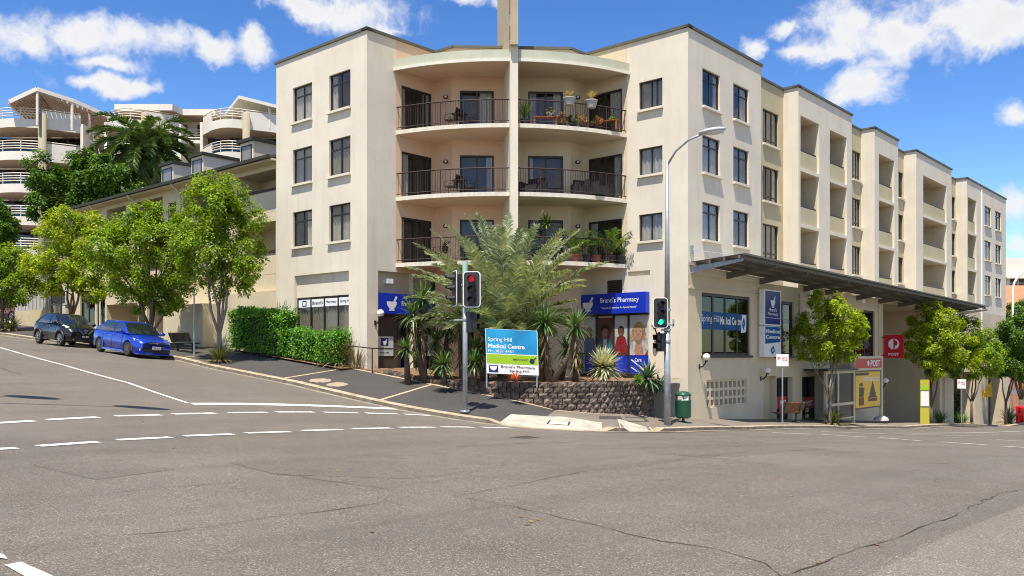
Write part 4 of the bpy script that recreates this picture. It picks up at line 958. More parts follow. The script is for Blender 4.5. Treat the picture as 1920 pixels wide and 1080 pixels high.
for bi, b in enumerate(bays):
    fp = bay_front(b); nL = b[4]
    for k in range(nL):
        zt = tZ(204 + (0 if bi != 0 else -1)) - 2.887 * k
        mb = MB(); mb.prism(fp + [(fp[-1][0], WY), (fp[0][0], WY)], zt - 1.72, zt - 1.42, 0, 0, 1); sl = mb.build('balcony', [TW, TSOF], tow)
        def up(i0, i1, h0, h1, nm):
            m = MB()
            for i in range(i0, i1):
                p, q_ = fp[i], fp[i + 1]; d = Vector((q_[0] - p[0], q_[1] - p[1])).normalized(); n_ = Vector((-d.y, d.x)) * .14; e = .0
                m.add([(p[0], p[1], h0), (q_[0], q_[1], h0), (q_[0] + n_.x, q_[1] + n_.y, h0), (p[0] + n_.x, p[1] + n_.y, h0), (p[0], p[1], h1), (q_[0], q_[1], h1), (q_[0] + n_.x, q_[1] + n_.y, h1), (p[0] + n_.x, p[1] + n_.y, h1)], [(0, 3, 2, 1), (4, 5, 6, 7), (0, 1, 5, 4), (2, 3, 7, 6), (1, 2, 6, 5), (3, 0, 4, 7)])
            return m.build(nm, TW, sl)
        up(0, 1, zt - 1.42, zt - .12, 'solid_parapet'); up(1, len(fp) - 2, zt - 1.42, zt - .95, 'upstand'); up(len(fp) - 2, len(fp) - 1, zt - 1.42, zt - .12, 'solid_parapet')
        rb = MB()
        for j, z in enumerate((zt, zt - .24, zt - .46, zt - .68)): rb.tube([(p[0], p[1] + .05, z) for p in fp[1:-1]], .045, 5)
        for i in (1, 4, 7, 10): rb.cyl((fp[i][0], fp[i][1] + .06, zt - 1.4), (fp[i][0], fp[i][1] + .06, zt), .04, n=5)
        rb.tube([(p[0], p[1] + .05, zt) for p in fp[:2]], .045, 5); rb.tube([(p[0], p[1] + .05, zt) for p in fp[-2:]], .045, 5); rb.build('railing', TRAIL, sl)
        # glazing of this storey
        if k == 0: continue
        z0, z1 = zt - 1.42, zt + 1.13; xs = np.linspace(fp[0][0] + .4, fp[-1][0] - .3, 6)
        mb = MB(); mb.box(fp[0][0], fp[-1][0], WY + .08, WY + .2, z0, z1); mb.build('storey_wall', TBR, tow)
        for i in range(5):
            fm = MB(); 
            for (q0, q1, r0, r1) in ((xs[i], xs[i + 1], z0, z0 + .1), (xs[i], xs[i + 1], z1 - .12, z1 - .02), (xs[i], xs[i] + .09, z0 + .1, z1 - .12), (xs[i + 1] - .09, xs[i + 1] - .005, z0 + .1, z1 - .12)): fm.box(q0, q1, WY - .05, WY + .04, r0, r1)
            wn = fm.build('window', TBR, tow); m = MB(); m.box(xs[i] + .08, xs[i + 1] - .08, WY - .012, WY, z0 + .09, z1 - .11); m.build('pane', TGL, wn)
            if (i * 7 + k * 3 + bi) % 3 == 0: m = MB(); curtain(MB(), 0, 1, 0, 1, 0); m.box(xs[i] + .1, xs[i] + .8, WY + .03, WY + .06, z0 + .1, z1 - .12); m.build('curtain', TCUR, wn)
    Cx = tX(b[2]) ; mb = MB(); mb.cyl((Cx + .1, YT + .1, tZ(680)), (Cx + .1, YT + .1, tZ(212)), .33, n=12); mb.build('column', TCOL, tow, smooth=True)
    mb = MB(); mb.box(fp[0][0] - .25, fp[0][0], YT + 2.3, WY + .1, tZ(660), tZ(216)); mb.box(fp[-1][0], fp[-1][0] + .25, YT + 1.9, WY + .1, tZ(660), tZ(222)); mb.build('blade_wall', TW, tow)
for (pa, pb) in ((134, 174), (322, 360)):
    for k in range(6):
        zt = tZ(226) - 2.887 * k; mb = MB(); mb.box(tX(pa), tX(pb), YT + 3.2, YT + 5.4, zt - 1.25, zt - .95); lk = mb.build('link_slab', TW, tow)
        rb = MB()
        for z in (zt, zt - .24, zt - .48, zt - .72): rb.cyl((tX(pa), YT + 3.3, z), (tX(pb), YT + 3.3, z), .05, n=5)
        rb.build('railing', TRAIL, lk)
        mb = MB(); mb.box(tX(pa), tX(pb), YT + 5.4, YT + 5.6, zt - 3.9, zt - 1.25); mb.build('storey_wall', TW, tow)
        mb = MB(); mb.box(tX(pa) + .5, tX(pb) - .15, YT + 5.33, YT + 5.38, zt - 3.7, zt - 1.7); wn = mb.build('window', TBR, tow); mb = MB(); mb.box(tX(pa) + .62, tX(pb) - .27, YT + 5.29, YT + 5.31, zt - 3.6, zt - 1.8); mb.build('pane', TGL, wn)
# top storey: recessed penthouse, roofs, pergola
zt0 = tZ(204) - 1.42; mb = MB(); mb.box(tX(176), tX(540), YT + 5.0, YT + 12, zt0 - .2, tZ(194)); mb.build('penthouse_wall', TW, tow)
for pa, pb in ((205, 262), (283, 312), (333, 368), (396, 450)):
    mb = MB(); mb.box(tX(pa), tX(pb), YT + 4.9, YT + 4.98, zt0, tZ(207)); wn = mb.build('window', TBR, tow); mb = MB(); mb.box(tX(pa) + .15, tX(pb) - .15, YT + 4.86, YT + 4.88, zt0 + .2, tZ(210)); mb.build('pane', TGL, wn)
def roof_poly(pts, z0, z1, nm, m=None): mb = MB(); mb.prism([(tX(px), y) for px, y in pts], z0, z1, 0, 0, 1); return mb.build(nm, [TW, TSOF], tow)
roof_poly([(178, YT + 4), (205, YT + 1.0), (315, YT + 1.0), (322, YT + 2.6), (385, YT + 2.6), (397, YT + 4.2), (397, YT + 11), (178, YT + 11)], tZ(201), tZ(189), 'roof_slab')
mb = MB(); zA, zB = tZ(184), tZ(204)
mb.add([(tX(397), YT + 3.6, tZ(196)), (tX(447), YT + .1, zA), (tX(540), YT + 1.5, tZ(201)), (tX(540), YT + 10, tZ(201)), (tX(397), YT + 10, tZ(196))], [(0, 1, 2, 3, 4)])
mb.add([(x, y, z + .28) for x, y, z in mb.v[:5]], [(4, 3, 2, 1, 0)]); mb.f += [(i, (i + 1) % 5, 5 + (i + 1) % 5, 5 + i) for i in range(5)]; mb.m += [0] * 5; mb.build('pitched_roof', TW, tow)
for px in (446, 497): mb = MB(); mb.cyl((tX(px), YT + 1.4, zt0), (tX(px), YT + 1.4, tZ(190)), .14, n=8); mb.build('roof_post', TW, tow)
PERG = mat('pergola_slat', (.50, .37, .28), .8, .15, 2)
pg = [(tX(30), YT - 1.0, tZ(197)), (tX(76), YT - .6, tZ(171)), (tX(125), YT + 1.2, tZ(182)), (tX(182), YT + 4.0, tZ(203))]
mb = MB()
for a, b_ in zip(pg[:-1], pg[1:]): mb.beam(a, b_, .2, .34)
po = mb.build('pergola', TW, tow)
for i in range(17):
    t = i / 16; p = Vector(pg[1]).lerp(Vector(pg[3]), t); mb = MB(); mb.beam(p + Vector((0, 0, -.12)), p + Vector((-2.2 + t * 1.0, 8.5, -1.0 + .35 * t)), .26, .22); mb.build('slat', PERG, po)
for i in range(12):
    t = i / 11; p = Vector(pg[0]).lerp(Vector(pg[1]), t); mb = MB(); mb.beam(p + Vector((0, 0, -.12)), p + Vector((-1.6, 9.0, -1.1 + .2 * t)), .24, .22); mb.build('slat', PERG, po)
for px, y in ((76, YT - .5), (122.5, YT + 1.2), (137, YT + 3.0)): mb = MB(); mb.cyl((tX(px), y, zt0 - .2), (tX(px), y, tZ(172 if px < 80 else 184)), .13, n=8); mb.build('pergola_post', TW, po)
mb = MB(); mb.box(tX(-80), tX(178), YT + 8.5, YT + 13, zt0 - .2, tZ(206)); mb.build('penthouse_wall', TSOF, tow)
mb = MB(); mb.box(tX(-80), tX(540), WY + 2.2, YT + 14, tZ(680), zt0 - .1); mb.build('core_wall', TW, tow)
# ------------------------------------------------------------------ far buildings at the end of the right street
fb = thing('office_block', 'far white office block with grey windows at the right edge', 'office building', at(1905, 700, 170))
K2 = F / 170
mb = MB(); mb.box((1878 - CX) / K2, (2100 - CX) / K2, 170, 190, -16, (HY - 484) / K2); mb.build('wall', TW, fb)
for i in range(4):
    for j in range(3):
        x = (1894 + i * 16 - CX) / K2; z = (HY - 530 - j * 9) / K2; mb = MB(); mb.box(x, x + 1.35, 169.9, 170.02, z, z + .75); mb.build('window', TBR, fb)
mb = MB(); mb.box((1880 - CX) / K2, (2100 - CX) / K2, 168.6, 169.9, (HY - 523) / K2, (HY - 519) / K2); mb.build('ledge', TW, fb)
br = thing('brick_building', 'low orange brick building behind street trees at the right edge', 'building', at(1905, 720, 120))
K3 = F / 120; BRK = mat('orange_brick', (.40, .165, .075), .85, .25, 1.2, .2, 20)
mb = MB(); mb.box((1870 - CX) / K3, (2100 - CX) / K3, 122, 140, -14, (HY - 572) / K3); mb.build('wall', BRK, br)
mb = MB(); x0 = (1868 - CX) / K3; x1 = (2100 - CX) / K3
mb.add([(x0, 120, (HY - 600) / K3), (x1, 120, (HY - 600) / K3), (x1, 130, (HY - 535) / F * 130), (x0, 130, (HY - 535) / F * 130)], [(0, 1, 2, 3)]); mb.build('roof', mat('orange_tile', (.42, .19, .09), .8, .3, 2.0, .4, 8), br)
# ------------------------------------------------------------------ planting
def leafm(name, a, b, tr=.35, rough=.45): return mat(name, a, rough, 0.35, 1.2, alt=b, island=1.0, trans=tr, spec=.4)
LFA = leafm('leaf_street', (.060, .18, .007), (.41, .54, .020), .46); LFB = leafm('leaf_lime', (.125, .27, .009), (.58, .64, .025), .5); LFD = leafm('leaf_dark', (.030, .10, .008), (.16, .30, .018)); LFH = leafm('leaf_hedge', (.050, .20, .010), (.20, .44, .022))
BARK = mat('bark_brown', (.14, .095, .065), .9, .35, 5, .5, 30); BARKG = mat('bark_grey', (.24, .20, .16), .9, .3, 5, .5, 30)
def rdir(rg):
    z = rg.uniform(-1, 1); a = rg.uniform(0, 2 * PI); r = math.sqrt(1 - z * z); return Vector((r * math.cos(a), r * math.sin(a), z))
def leaf(V, Fc, p, d, n, L_, w):
    s = d.cross(n)
    if s.length < 1e-4: s = Vector((1, 0, 0))
    s.normalize(); o = len(V); m = p + d * (L_ * .45)
    V += [p, m + s * w * .5, p + d * L_ - n * L_ * .12, m - s * w * .5]; Fc.append((o, o + 1, o + 2, o + 3))
def scatter(rg, c, r, n, V, Fc, L_, sub=9, flat=1.0):
    cs = []
    for _ in range(sub):
        d = rdir(rg); cs.append((c + Vector((d.x * r * .68, d.y * r * .68, d.z * r * .68 * flat)), r * rg.uniform(.22, .44)))
    for i in range(n):
        q_, rr = cs[i % sub]; d = rdir(rg); p = q_ + d * rr * (rg.random() ** .45)
        out = (p - c).normalized(); nn = (out * .6 + Vector((0, 0, .75)) + rdir(rg) * .75).normalized()
        dd = (out * .7 + Vector((0, 0, -.35)) + rdir(rg) * .9); dd = (dd - nn * dd.dot(nn)).normalized()
        k = rg.uniform(.6, 1.1); leaf(V, Fc, p, dd, nn, L_ * k, L_ * k * .52)
def pydata(name, V, Fc, m, parent, smooth=False):
    mb = MB(); mb.v = [tuple(x) for x in V]; mb.f = Fc; mb.m = [0] * len(Fc); return mb.build(name, m, parent, smooth)
def tree(name, label, base, clumps, Y, nl, L_, m, bark, seed, group, stems=4, r0=.13, fork=.9, yj=1.0, sub=9):
    rg = random.Random(seed); t = thing(name, label, 'tree', base, 0, group); base = Vector(base)
    cs = []
    for (px, py, rp) in clumps: cs.append((at(px, py, Y) + Vector((0, rg.uniform(-yj, yj), 0)), rp * Y / F))
    tot = sum(r * r for _, r in cs); V, Fc = [], []
    for c, r in cs: scatter(rg, c, r * 1.24, int(nl * 4.6 * r * r / tot), V, Fc, L_ * .9, sub + 6)
    tr = MB(); top = base + Vector((0, 0, fork)); tr.tube([base - Vector((0, 0, .25)), base + Vector((.0, 0, fork * .5)), top], [r0 * 1.25, r0, r0 * .9], 8)
    ends = []
    for i in range(stems):
        a = 2 * PI * i / stems + rg.uniform(-.4, .4); sub_ = [c for j, (c, r) in enumerate(cs) if j % stems == i] or [cs[i % len(cs)][0]]
        g = sum(sub_, Vector((0, 0, 0))) / len(sub_); e = top.lerp(g, .5); e.z = top.z + (g.z - top.z) * .45; k = top.lerp(e, .5) + Vector((math.cos(a), math.sin(a), 0)) * .12
        tr.tube([top - Vector((0, 0, .15)), k, e], [r0 * .62, r0 * .48, r0 * .36], 6)
        for c in sub_:
            m2 = e.lerp(c, .5) + rdir(rg) * .2; tr.tube([e, m2, c], [r0 * .34, r0 * .22, r0 * .08], 5)
            for _ in range(4): tr.tube([m2.lerp(c, rg.random()), c + rdir(rg) * .55], [r0 * .12, r0 * .04], 4)
    tr.build('trunk', bark, t, True); pydata('crown', V, Fc, m, t); return t
def base_left(px, u=-3.1):
    v = pv(px, u); return W(u, v, foot_z(u, v))
def base_right(px, v=None):
    v = VK + .75 if v is None else v; u = pu(px, v); return W(u, v, foot_z(u, v))
gl_, gr_ = 'street trees along the left kerb', 'street trees along the right kerb'
bA = base_left(411); tree('street_tree', 'tall leafy street tree nearest the corner, between signpost and hedge', bA, [(395, 372, 42), (428, 362, 36), (400, 350, 22), (370, 415, 40), (425, 420, 46), (465, 405, 28), (400, 470, 48), (450, 470, 44), (372, 500, 34), (425, 520, 40), (475, 505, 24), (345, 470, 30), (415, 395, 40)], bA.y, 6500, .17, LFA, BARKG, 11, gl_, 5, .12, 1.3)
bB = base_left(283); tree('street_tree', 'broad street tree rising behind the blue hatchback', bB, [(270, 415, 36), (235, 435, 36), (305, 415, 36), (215, 475, 40), (265, 470, 48), (320, 460, 44), (340, 500, 34), (225, 525, 36), (280, 525, 46), (330, 540, 34), (250, 560, 24), (310, 565, 24), (355, 440, 24)], bB.y, 7000, .18, LFA, BARK, 12, gl_, 5, .14, 1.1)
bC = base_left(134); tree('street_tree', 'yellowish street tree rising behind the black car', bC, [(130, 420, 30), (165, 420, 28), (95, 445, 34), (145, 460, 38), (185, 460, 30), (80, 490, 28), (120, 510, 36), (165, 515, 34), (200, 500, 24), (185, 545, 22), (150, 405, 22), (105, 540, 20)], bC.y, 5200, .2, LFB, BARK, 13, gl_, 4, .12, 1.3)
bD = base_left(4); tree('street_tree', 'low dense street tree cut by the left edge', bD, [(-30, 490, 40), (20, 495, 36), (50, 515, 26), (0, 530, 40), (40, 545, 26), (-50, 540, 40), (15, 480, 26), (60, 535, 16)], bD.y, 4200, .22, LFA, BARK, 14, gl_, 4, .12, 1.4)
bE = base_right(1556); tree('street_tree', 'small bright street tree in front of the post office windows', bE, [(1545, 562, 20), (1550, 585, 30), (1530, 605, 28), (1575, 600, 30), (1510, 635, 24), (1545, 632, 34), (1590, 635, 32), (1612, 628, 16), (1560, 660, 26), (1525, 655, 22), (1585, 660, 18), (1605, 610, 18)], bE.y, 5200, .16, LFB, BARKG, 15, gr_, 5, .085, 1.2, .6)
bF = base_right(1746); tree('street_tree', 'street tree beside the yellow bus stop totem', bF, [(1742, 580, 18), (1735, 605, 28), (1765, 605, 28), (1720, 635, 26), (1755, 640, 34), (1790, 625, 28), (1730, 668, 24), (1765, 675, 28), (1800, 660, 28), (1700, 655, 14), (1750, 690, 18)], bF.y, 6000, .19, LFB, BARK, 16, gr_, 4, .1, 1.1, .8)
bG = base_right(1822); tree('street_tree', 'street tree between the two tan pillars on the right', bG, [(1815, 620, 26), (1840, 640, 28), (1810, 665, 28), (1845, 675, 28), (1865, 655, 20), (1825, 690, 20), (1790, 690, 16)], bG.y, 4300, .21, LFA, BARK, 17, gr_, 4, .1, 1.6, .8)
bH = base_right(1886); tree('street_tree', 'dark street tree at the right edge by the lamp pole', bH, [(1900, 620, 30), (1880, 645, 28), (1915, 650, 30), (1890, 680, 26), (1925, 690, 26), (1870, 690, 16), (1930, 600, 24), (1920, 620, 30)], bH.y, 4800, .24, LFD, BARK, 18, gr_, 4, .1, 1.8, .8)
tree('large_tree', 'big glossy tree rising behind the terrace roof', Vector(((170 - CX) / F * 66, 66, 3.0)), [(90, 325, 30), (130, 320, 34), (75, 345, 22), (175, 325, 34), (215, 335, 34), (110, 365, 34), (160, 365, 38), (205, 372, 36), (240, 360, 26), (130, 400, 30), (100, 395, 26), (195, 310, 20), (150, 300, 22), (255, 385, 22), (180, 400, 30)], 66, 6500, .34, LFD, BARK, 21, None, 5, .3, 3.0, 1.5, 8)
tree('large_tree', 'dark evergreen tree filling the gap left of the fence', Vector(((-20 - CX) / F * 64, 64, 3.0)), [(-20, 420, 30), (10, 440, 24), (-10, 470, 34), (-30, 380, 26), (12, 405, 12)], 64, 2200, .34, LFD, BARK, 22, None, 4, .25, 3.0, 1.2, 8)
tree('far_tree', 'tall dark tree in front of the far brick building', Vector(((1915 - CX) / F * 88, 88, -7.5)), [(1905, 600, 22), (1925, 590, 28), (1895, 630, 22), (1925, 640, 30), (1900, 660, 22)], 88, 2600, .36, LFD, BARK, 23, None, 4, .25, 3.0, 1.2, 8)

def frond(V, Fc, p, az, el, L_, droop, ll, n, rg, SV, SF, rach=.02, vang=.55, lw=.034):
    h = Vector((math.cos(az), math.sin(az), 0)); d = (h * math.cos(el) + Vector((0, 0, math.sin(el)))).normalized(); pts = [p.copy()]; ds = [d.copy()]; st = L_ / 12
    for i in range(12):
        el2 = el - droop * ((i + 1) / 12) ** 1.6; d = h * math.cos(el2) + Vector((0, 0, math.sin(el2))); p = p + d * st; pts.append(p.copy()); ds.append(d.copy())
    mbt = MB(); mbt.tube(pts, [rach * (1 - .85 * i / 12) for i in range(13)], 4); o = len(SV); SV += mbt.v; SF += [tuple(i + o for i in f) for f in mbt.f]
    for i in range(n):
        t = .10 + .9 * i / n; k = t * 12; j = min(11, int(k)); fr_ = k - j; q_ = pts[j].lerp(pts[j + 1], fr_); d = ds[j].lerp(ds[j + 1], fr_).normalized(); s = d.cross(Vector((0, 0, 1)))
        if s.length < .1: s = Vector((-h.y, h.x, 0))
        s.normalize(); up = s.cross(d); l_ = ll * (math.sin(PI * min(1, (.12 + .82 * t))) ** .6) * rg.uniform(.85, 1.1)
        for sg in (-1, 1):
            dd = (d * rg.uniform(.55, .95) + s * sg * .72 + up * vang * rg.uniform(.1, 1.1) + rdir(rg) * .16).normalized(); nn = up; e = q_ + dd * l_ - Vector((0, 0, l_ * .24)); w = s.cross(dd).normalized().cross(dd) * lw * .5
            m_ = q_ + dd * l_ * .5; o = len(V); V += [q_ - w * .6, q_ + w * .6, m_ + w, e, m_ - w]; Fc.append((o, o + 1, o + 2, o + 3, o + 4))
PALM = leafm('palm_leaf', (.18, .25, .11), (.54, .60, .36), .30, .5); PALMG = leafm('palm_leaf_dark', (.04, .105, .02), (.21, .30, .07), .25); PTR = mat('palm_trunk', (.12, .085, .06), .95, .4, 6, .7, 14); PRACH = mat('palm_rachis', (.30, .28, .12), .6)
def palm(name, label, base, hub, fl, seed, m, trunk_r, cat='palm', lw=.055):
    rg = random.Random(seed); t = thing(name, label, cat, base); V, Fc, SV, SF = [], [], [], []
    for (az, el, L_, dr, ll, n) in fl: frond(V, Fc, Vector(hub) + Vector((math.cos(az), math.sin(az), 0)) * .1, az, el, L_, dr, ll, n, rg, SV, SF, lw=lw)
    pydata('fronds', V, Fc, m, t); pydata('stalks', SV, SF, PRACH, t)
    mb = MB(); b = Vector(base); hb = Vector(hub); n = max(4, int((hb.z - b.z) / .12)); pr = [(trunk_r * (1.0 + .12 * (i % 2)), -.1 + (hb.z - b.z + .1) * i / n) for i in range(n + 1)]
    mb.lathe(b, pr, 12); mb.build('trunk', PTR, t); return t
rg = random.Random(5); fl_ = []
hubP = at(946, 640, 33.6)
for i in range(76):
    az = 2 * PI * (i * .618034 % 1) ; q = i / 76; el = 1.46 - 1.0 * q + rg.uniform(-.08, .08); L_ = 5.1 - 1.7 * q * q + rg.uniform(-.35, .3); L_ *= .70 if (math.cos(az) > .2 and el < .85) else 1; fl_.append((az, el, L_ * (.92 if math.sin(az) < -.3 else 1), .42 + .62 * q, .60, 100))
bP = hubP.copy(); bP.z = -1.0
palm('date_palm', 'big silver green date palm in the raised bed behind the street sign', bP, hubP, fl_, 31, PALM, .28)
rg = random.Random(6); fl_ = []
for i in range(54):
    az = 2 * PI * (i * .618034 % 1); q = i / 54; fl_.append((az, 1.15 - 1.9 * q, 4.2 + rg.uniform(-.4, .4), 1.5 + .2 * q, .95, 60))
hb = at(270, 276, 69); hb2 = hb.copy(); hb2.z = 4
palm('queen_palm', 'drooping dark green palm standing before the white tower', hb2, hb, fl_, 32, PALMG, .22, lw=.085)

def blade(V, Fc, p, d, L_, w, bend, seg=3, fold=.25):
    s = d.cross(Vector((0, 0, 1)))
    if s.length < .05: s = Vector((1, 0, 0))
    s.normalize(); o = len(V); q_ = p.copy(); dd = d.copy(); W_ = [w * .75, w, w * .72, 0.0] if seg == 3 else [w * .7, w * .95, w, w * .6, 0]
    for i in range(seg + 1):
        n = s.cross(dd)
        if i < seg: V += [q_ - s * W_[i] / 2 + n * W_[i] * fold, q_ + s * W_[i] / 2 + n * W_[i] * fold]
        else: V.append(q_.copy())
        q_ = q_ + dd * (L_ / seg); dd = (dd + Vector((0, 0, -bend / seg))).normalized()
    for i in range(seg - 1): Fc.append((o + 2 * i, o + 2 * i + 1, o + 2 * i + 3, o + 2 * i + 2))
    Fc.append((o + 2 * (seg - 1), o + 2 * seg - 1, o + 2 * seg))
def rosette(V, Fc, c, n, L_, w, lo, hi, bend, rg):
    for i in range(n):
        z = lo + (hi - lo) * (i + .5) / n; a = i * 2.39996 + rg.uniform(-.15, .15); r = math.sqrt(max(0, 1 - z * z)); d = Vector((r * math.cos(a), r * math.sin(a), z)); blade(V, Fc, c + d * .06, d, L_ * rg.uniform(.82, 1.1), w, bend * (1.2 - z), 3)
YUC = leafm('yucca_leaf', (.055, .14, .035), (.24, .34, .11), .15, .35); YUD = leafm('yucca_dead', (.14, .11, .045), (.33, .27, .12), .2, .6); AGV = leafm('agave_leaf', (.42, .45, .22), (.78, .76, .54), .15, .4); ALO = leafm('aloe_leaf', (.07, .14, .075), (.19, .28, .15), .1, .4); RED = leafm('bromeliad_leaf', (.55, .07, .03), (.75, .22, .10), .2, .4); FLX = leafm('flax_leaf', (.06, .095, .025), (.24, .25, .075), .2, .45); LIM = leafm('succulent_leaf', (.10, .24, .03), (.22, .38, .06), .2, .4)
def yucca(label, base, heads, seed, n=120, L_=.86, dead=True, group=None):
    rg = random.Random(seed); t = thing('yucca', label, 'yucca', base, 0, group); V, Fc, DV, DF = [], [], [], []; tr = MB(); b = Vector(base)
    for h in heads:
        h = Vector(h); rosette(V, Fc, h, n, L_, .065, -.75, .99, .35, rg); m = b.lerp(h, .5) + Vector(((h.x - b.x) * .25, 0, 0))
        if (h - b).length > .3: tr.tube([b - Vector((0, 0, .15)), m, h], [.13, .10, .08], 8)
        if dead:
            for i in range(75):
                a = rg.uniform(0, 2 * PI); zz = rg.uniform(.05, .75) * (h.z - b.z); blade(DV, DF, h - Vector((0, 0, zz)), Vector((math.cos(a) * .75, math.sin(a) * .75, -.55)).normalized(), .5, .045, 1.3)
    pydata('leaves', V, Fc, YUC, t)
    if DV: pydata('dead_leaves', DV, DF, YUD, t)
    if tr.v: tr.build('trunk', PTR, t, True)
    return t
GZ = -.93
def gb(px, Y): p = at(px, 700, Y); p.z = GZ; return p
yucca('tall yucca before the brown shop door on the left', gb(796, 33.4), [at(775, 590, 33.4), at(792, 560, 33.6)], 41, 85)
yucca('yucca with drooping leaves right behind the traffic light pole', gb(868, 33.8), [at(862, 600, 33.8), at(885, 590, 34.2)], 42, 80)
yucca('twin headed yucca right of the blue and green street sign', gb(1032, 31.2), [at(1022, 605, 31.2), at(1080, 612, 31.3)], 43, 100, .85)
yucca('short yucca between the tall yuccas against the shop wall', gb(820, 34.6), [at(818, 640, 34.6), at(840, 615, 34.8)], 48, 80, .8)
yucca('bushy yucca under the date palm right of the traffic light', gb(910, 33.0), [at(915, 640, 33.0), at(895, 655, 32.6)], 49, 90, .75, False)
yucca('yucca rosette between the street sign and the twin headed yucca', gb(1018, 31.8), [at(1016, 668, 31.8)], 40, 80, .6, False)
yucca('low yucca rosette right of the twin headed yucca', gb(1078, 32.0), [at(1080, 678, 32.0)], 39, 80, .55, False)
yucca('low yucca clump at the foot of the tall yucca', gb(765, 33.0), [at(762, 655, 32.9)], 44, 80, .55, False)
yucca('low yucca rosette just left of the traffic light pole', gb(832, 31.6), [at(832, 684, 31.6)], 45, 90, .62, False)
yucca('low yucca rosette between the traffic light pole and street sign', gb(888, 31.4), [at(890, 680, 31.4)], 46, 90, .6, False)
yucca('leafy yucca partly hidden behind the twin headed yucca', gb(1050, 33.2), [at(1062, 655, 33), at(1005, 640, 33)], 47, 70, .7, False)
def rosette_thing(name, label, cat, base, c, m, n, L_, w, lo, hi, bend, seed):
    rg = random.Random(seed); t = thing(name, label, cat, base); V, Fc = [], []; rosette(V, Fc, Vector(c), n, L_, w, lo, hi, bend, rg); pydata('leaves', V, Fc, m, t); mb = MB(); mb.lathe(Vector(base) - Vector((0, 0, .05)), [(.10, 0), (.09, max(.05, c[2] - base[2]))], 8); mb.build('stem', PTR, t); return t
rosette_thing('variegated_agave', 'large cream striped agave above the block wall', 'agave', gb(1132, 31.9), at(1132, 690, 31.9), AGV, 230, .82, .085, -.6, .99, .15, 51)
rosette_thing('aloe', 'grey green aloe spilling over the end of the block wall', 'aloe', gb(1214, 33.0), at(1214, 712, 32.9), ALO, 80, .78, .11, -.5, .98, .5, 52)
rosette_thing('aloe', 'smaller aloe rosette hanging low beside the lamp post', 'aloe', gb(1232, 33.4), at(1236, 728, 33.3), ALO, 55, .6, .1, -.5, .98, .5, 53)
rosette_thing('bromeliad', 'red bromeliad below the street sign', 'bromeliad', gb(966, 29.9), at(966, 713, 29.85), RED, 34, .34, .05, .0, .95, .25, 54)
rosette_thing('succulent', 'bright green succulent tuft on the wall top beside the agave', 'succulent', gb(1195, 32.0), at(1196, 716, 31.9), LIM, 60, .28, .06, -.3, .98, .3, 55)
def strappy(label, base, n, L_, m, seed, w=.035, spread=.85, group=None, name='strap_leaf_plant'):
    rg = random.Random(seed); t = thing(name, label, 'plant', base, 0, group); V, Fc = [], []; b = Vector(base)
    for i in range(n):
        a = rg.uniform(0, 2 * PI); s = rg.uniform(.12, spread); d = Vector((math.cos(a) * s, math.sin(a) * s, 1)).normalized(); o = Vector((math.cos(a), math.sin(a), 0)) * rg.uniform(0, .16); blade(V, Fc, b + o, d, L_ * rg.uniform(.6, 1.1), w, rg.uniform(.5, 1.6), 4)
    pydata('leaves', V, Fc, m, t); V, Fc = [], []
    for i in range(n // 3):
        a = rg.uniform(0, 2 * PI); blade(V, Fc, b + Vector((math.cos(a), math.sin(a), 0)) * .2, Vector((math.cos(a), math.sin(a), .5)).normalized(), L_ * .75, w, 1.4, 4)
    pydata('dry_leaves', V, Fc, YUD, t); return t
strappy('strappy tuft at the foot of the tallest left street tree', base_left(411, -3.15), 190, .95, FLX, 61)
strappy('strappy tuft at the foot of the small right street tree', base_right(1562), 190, 1.0, FLX, 62)
strappy('dark strappy tuft under the tree by the bus stop totem', base_right(1762), 120, 1.1, YUC, 63)
strappy('spiky tuft with a cream flower by the right lamp pole', base_right(1893), 110, 1.5, FLX, 64, .06)
strappy('green tuft beside the right parking sign', base_right(1806), 90, 1.0, YUC, 65)
strappy('tall wispy plant beside the handrail at the building corner', W(-.45, pv(636, -.45), foot_z(-.45, pv(636, -.45))), 130, 1.55, FLX, 66, .03, .7)
strappy('dry grass tuft against the corner wall', W(-.25, pv(668, -.25), foot_z(-.3, pv(668, -.25))), 60, 1.35, YUD, 67, .02, .5)
strappy('tuft under the far left street tree', base_left(20, -2.8), 120, 1.2, FLX, 68, .06, 1.0)
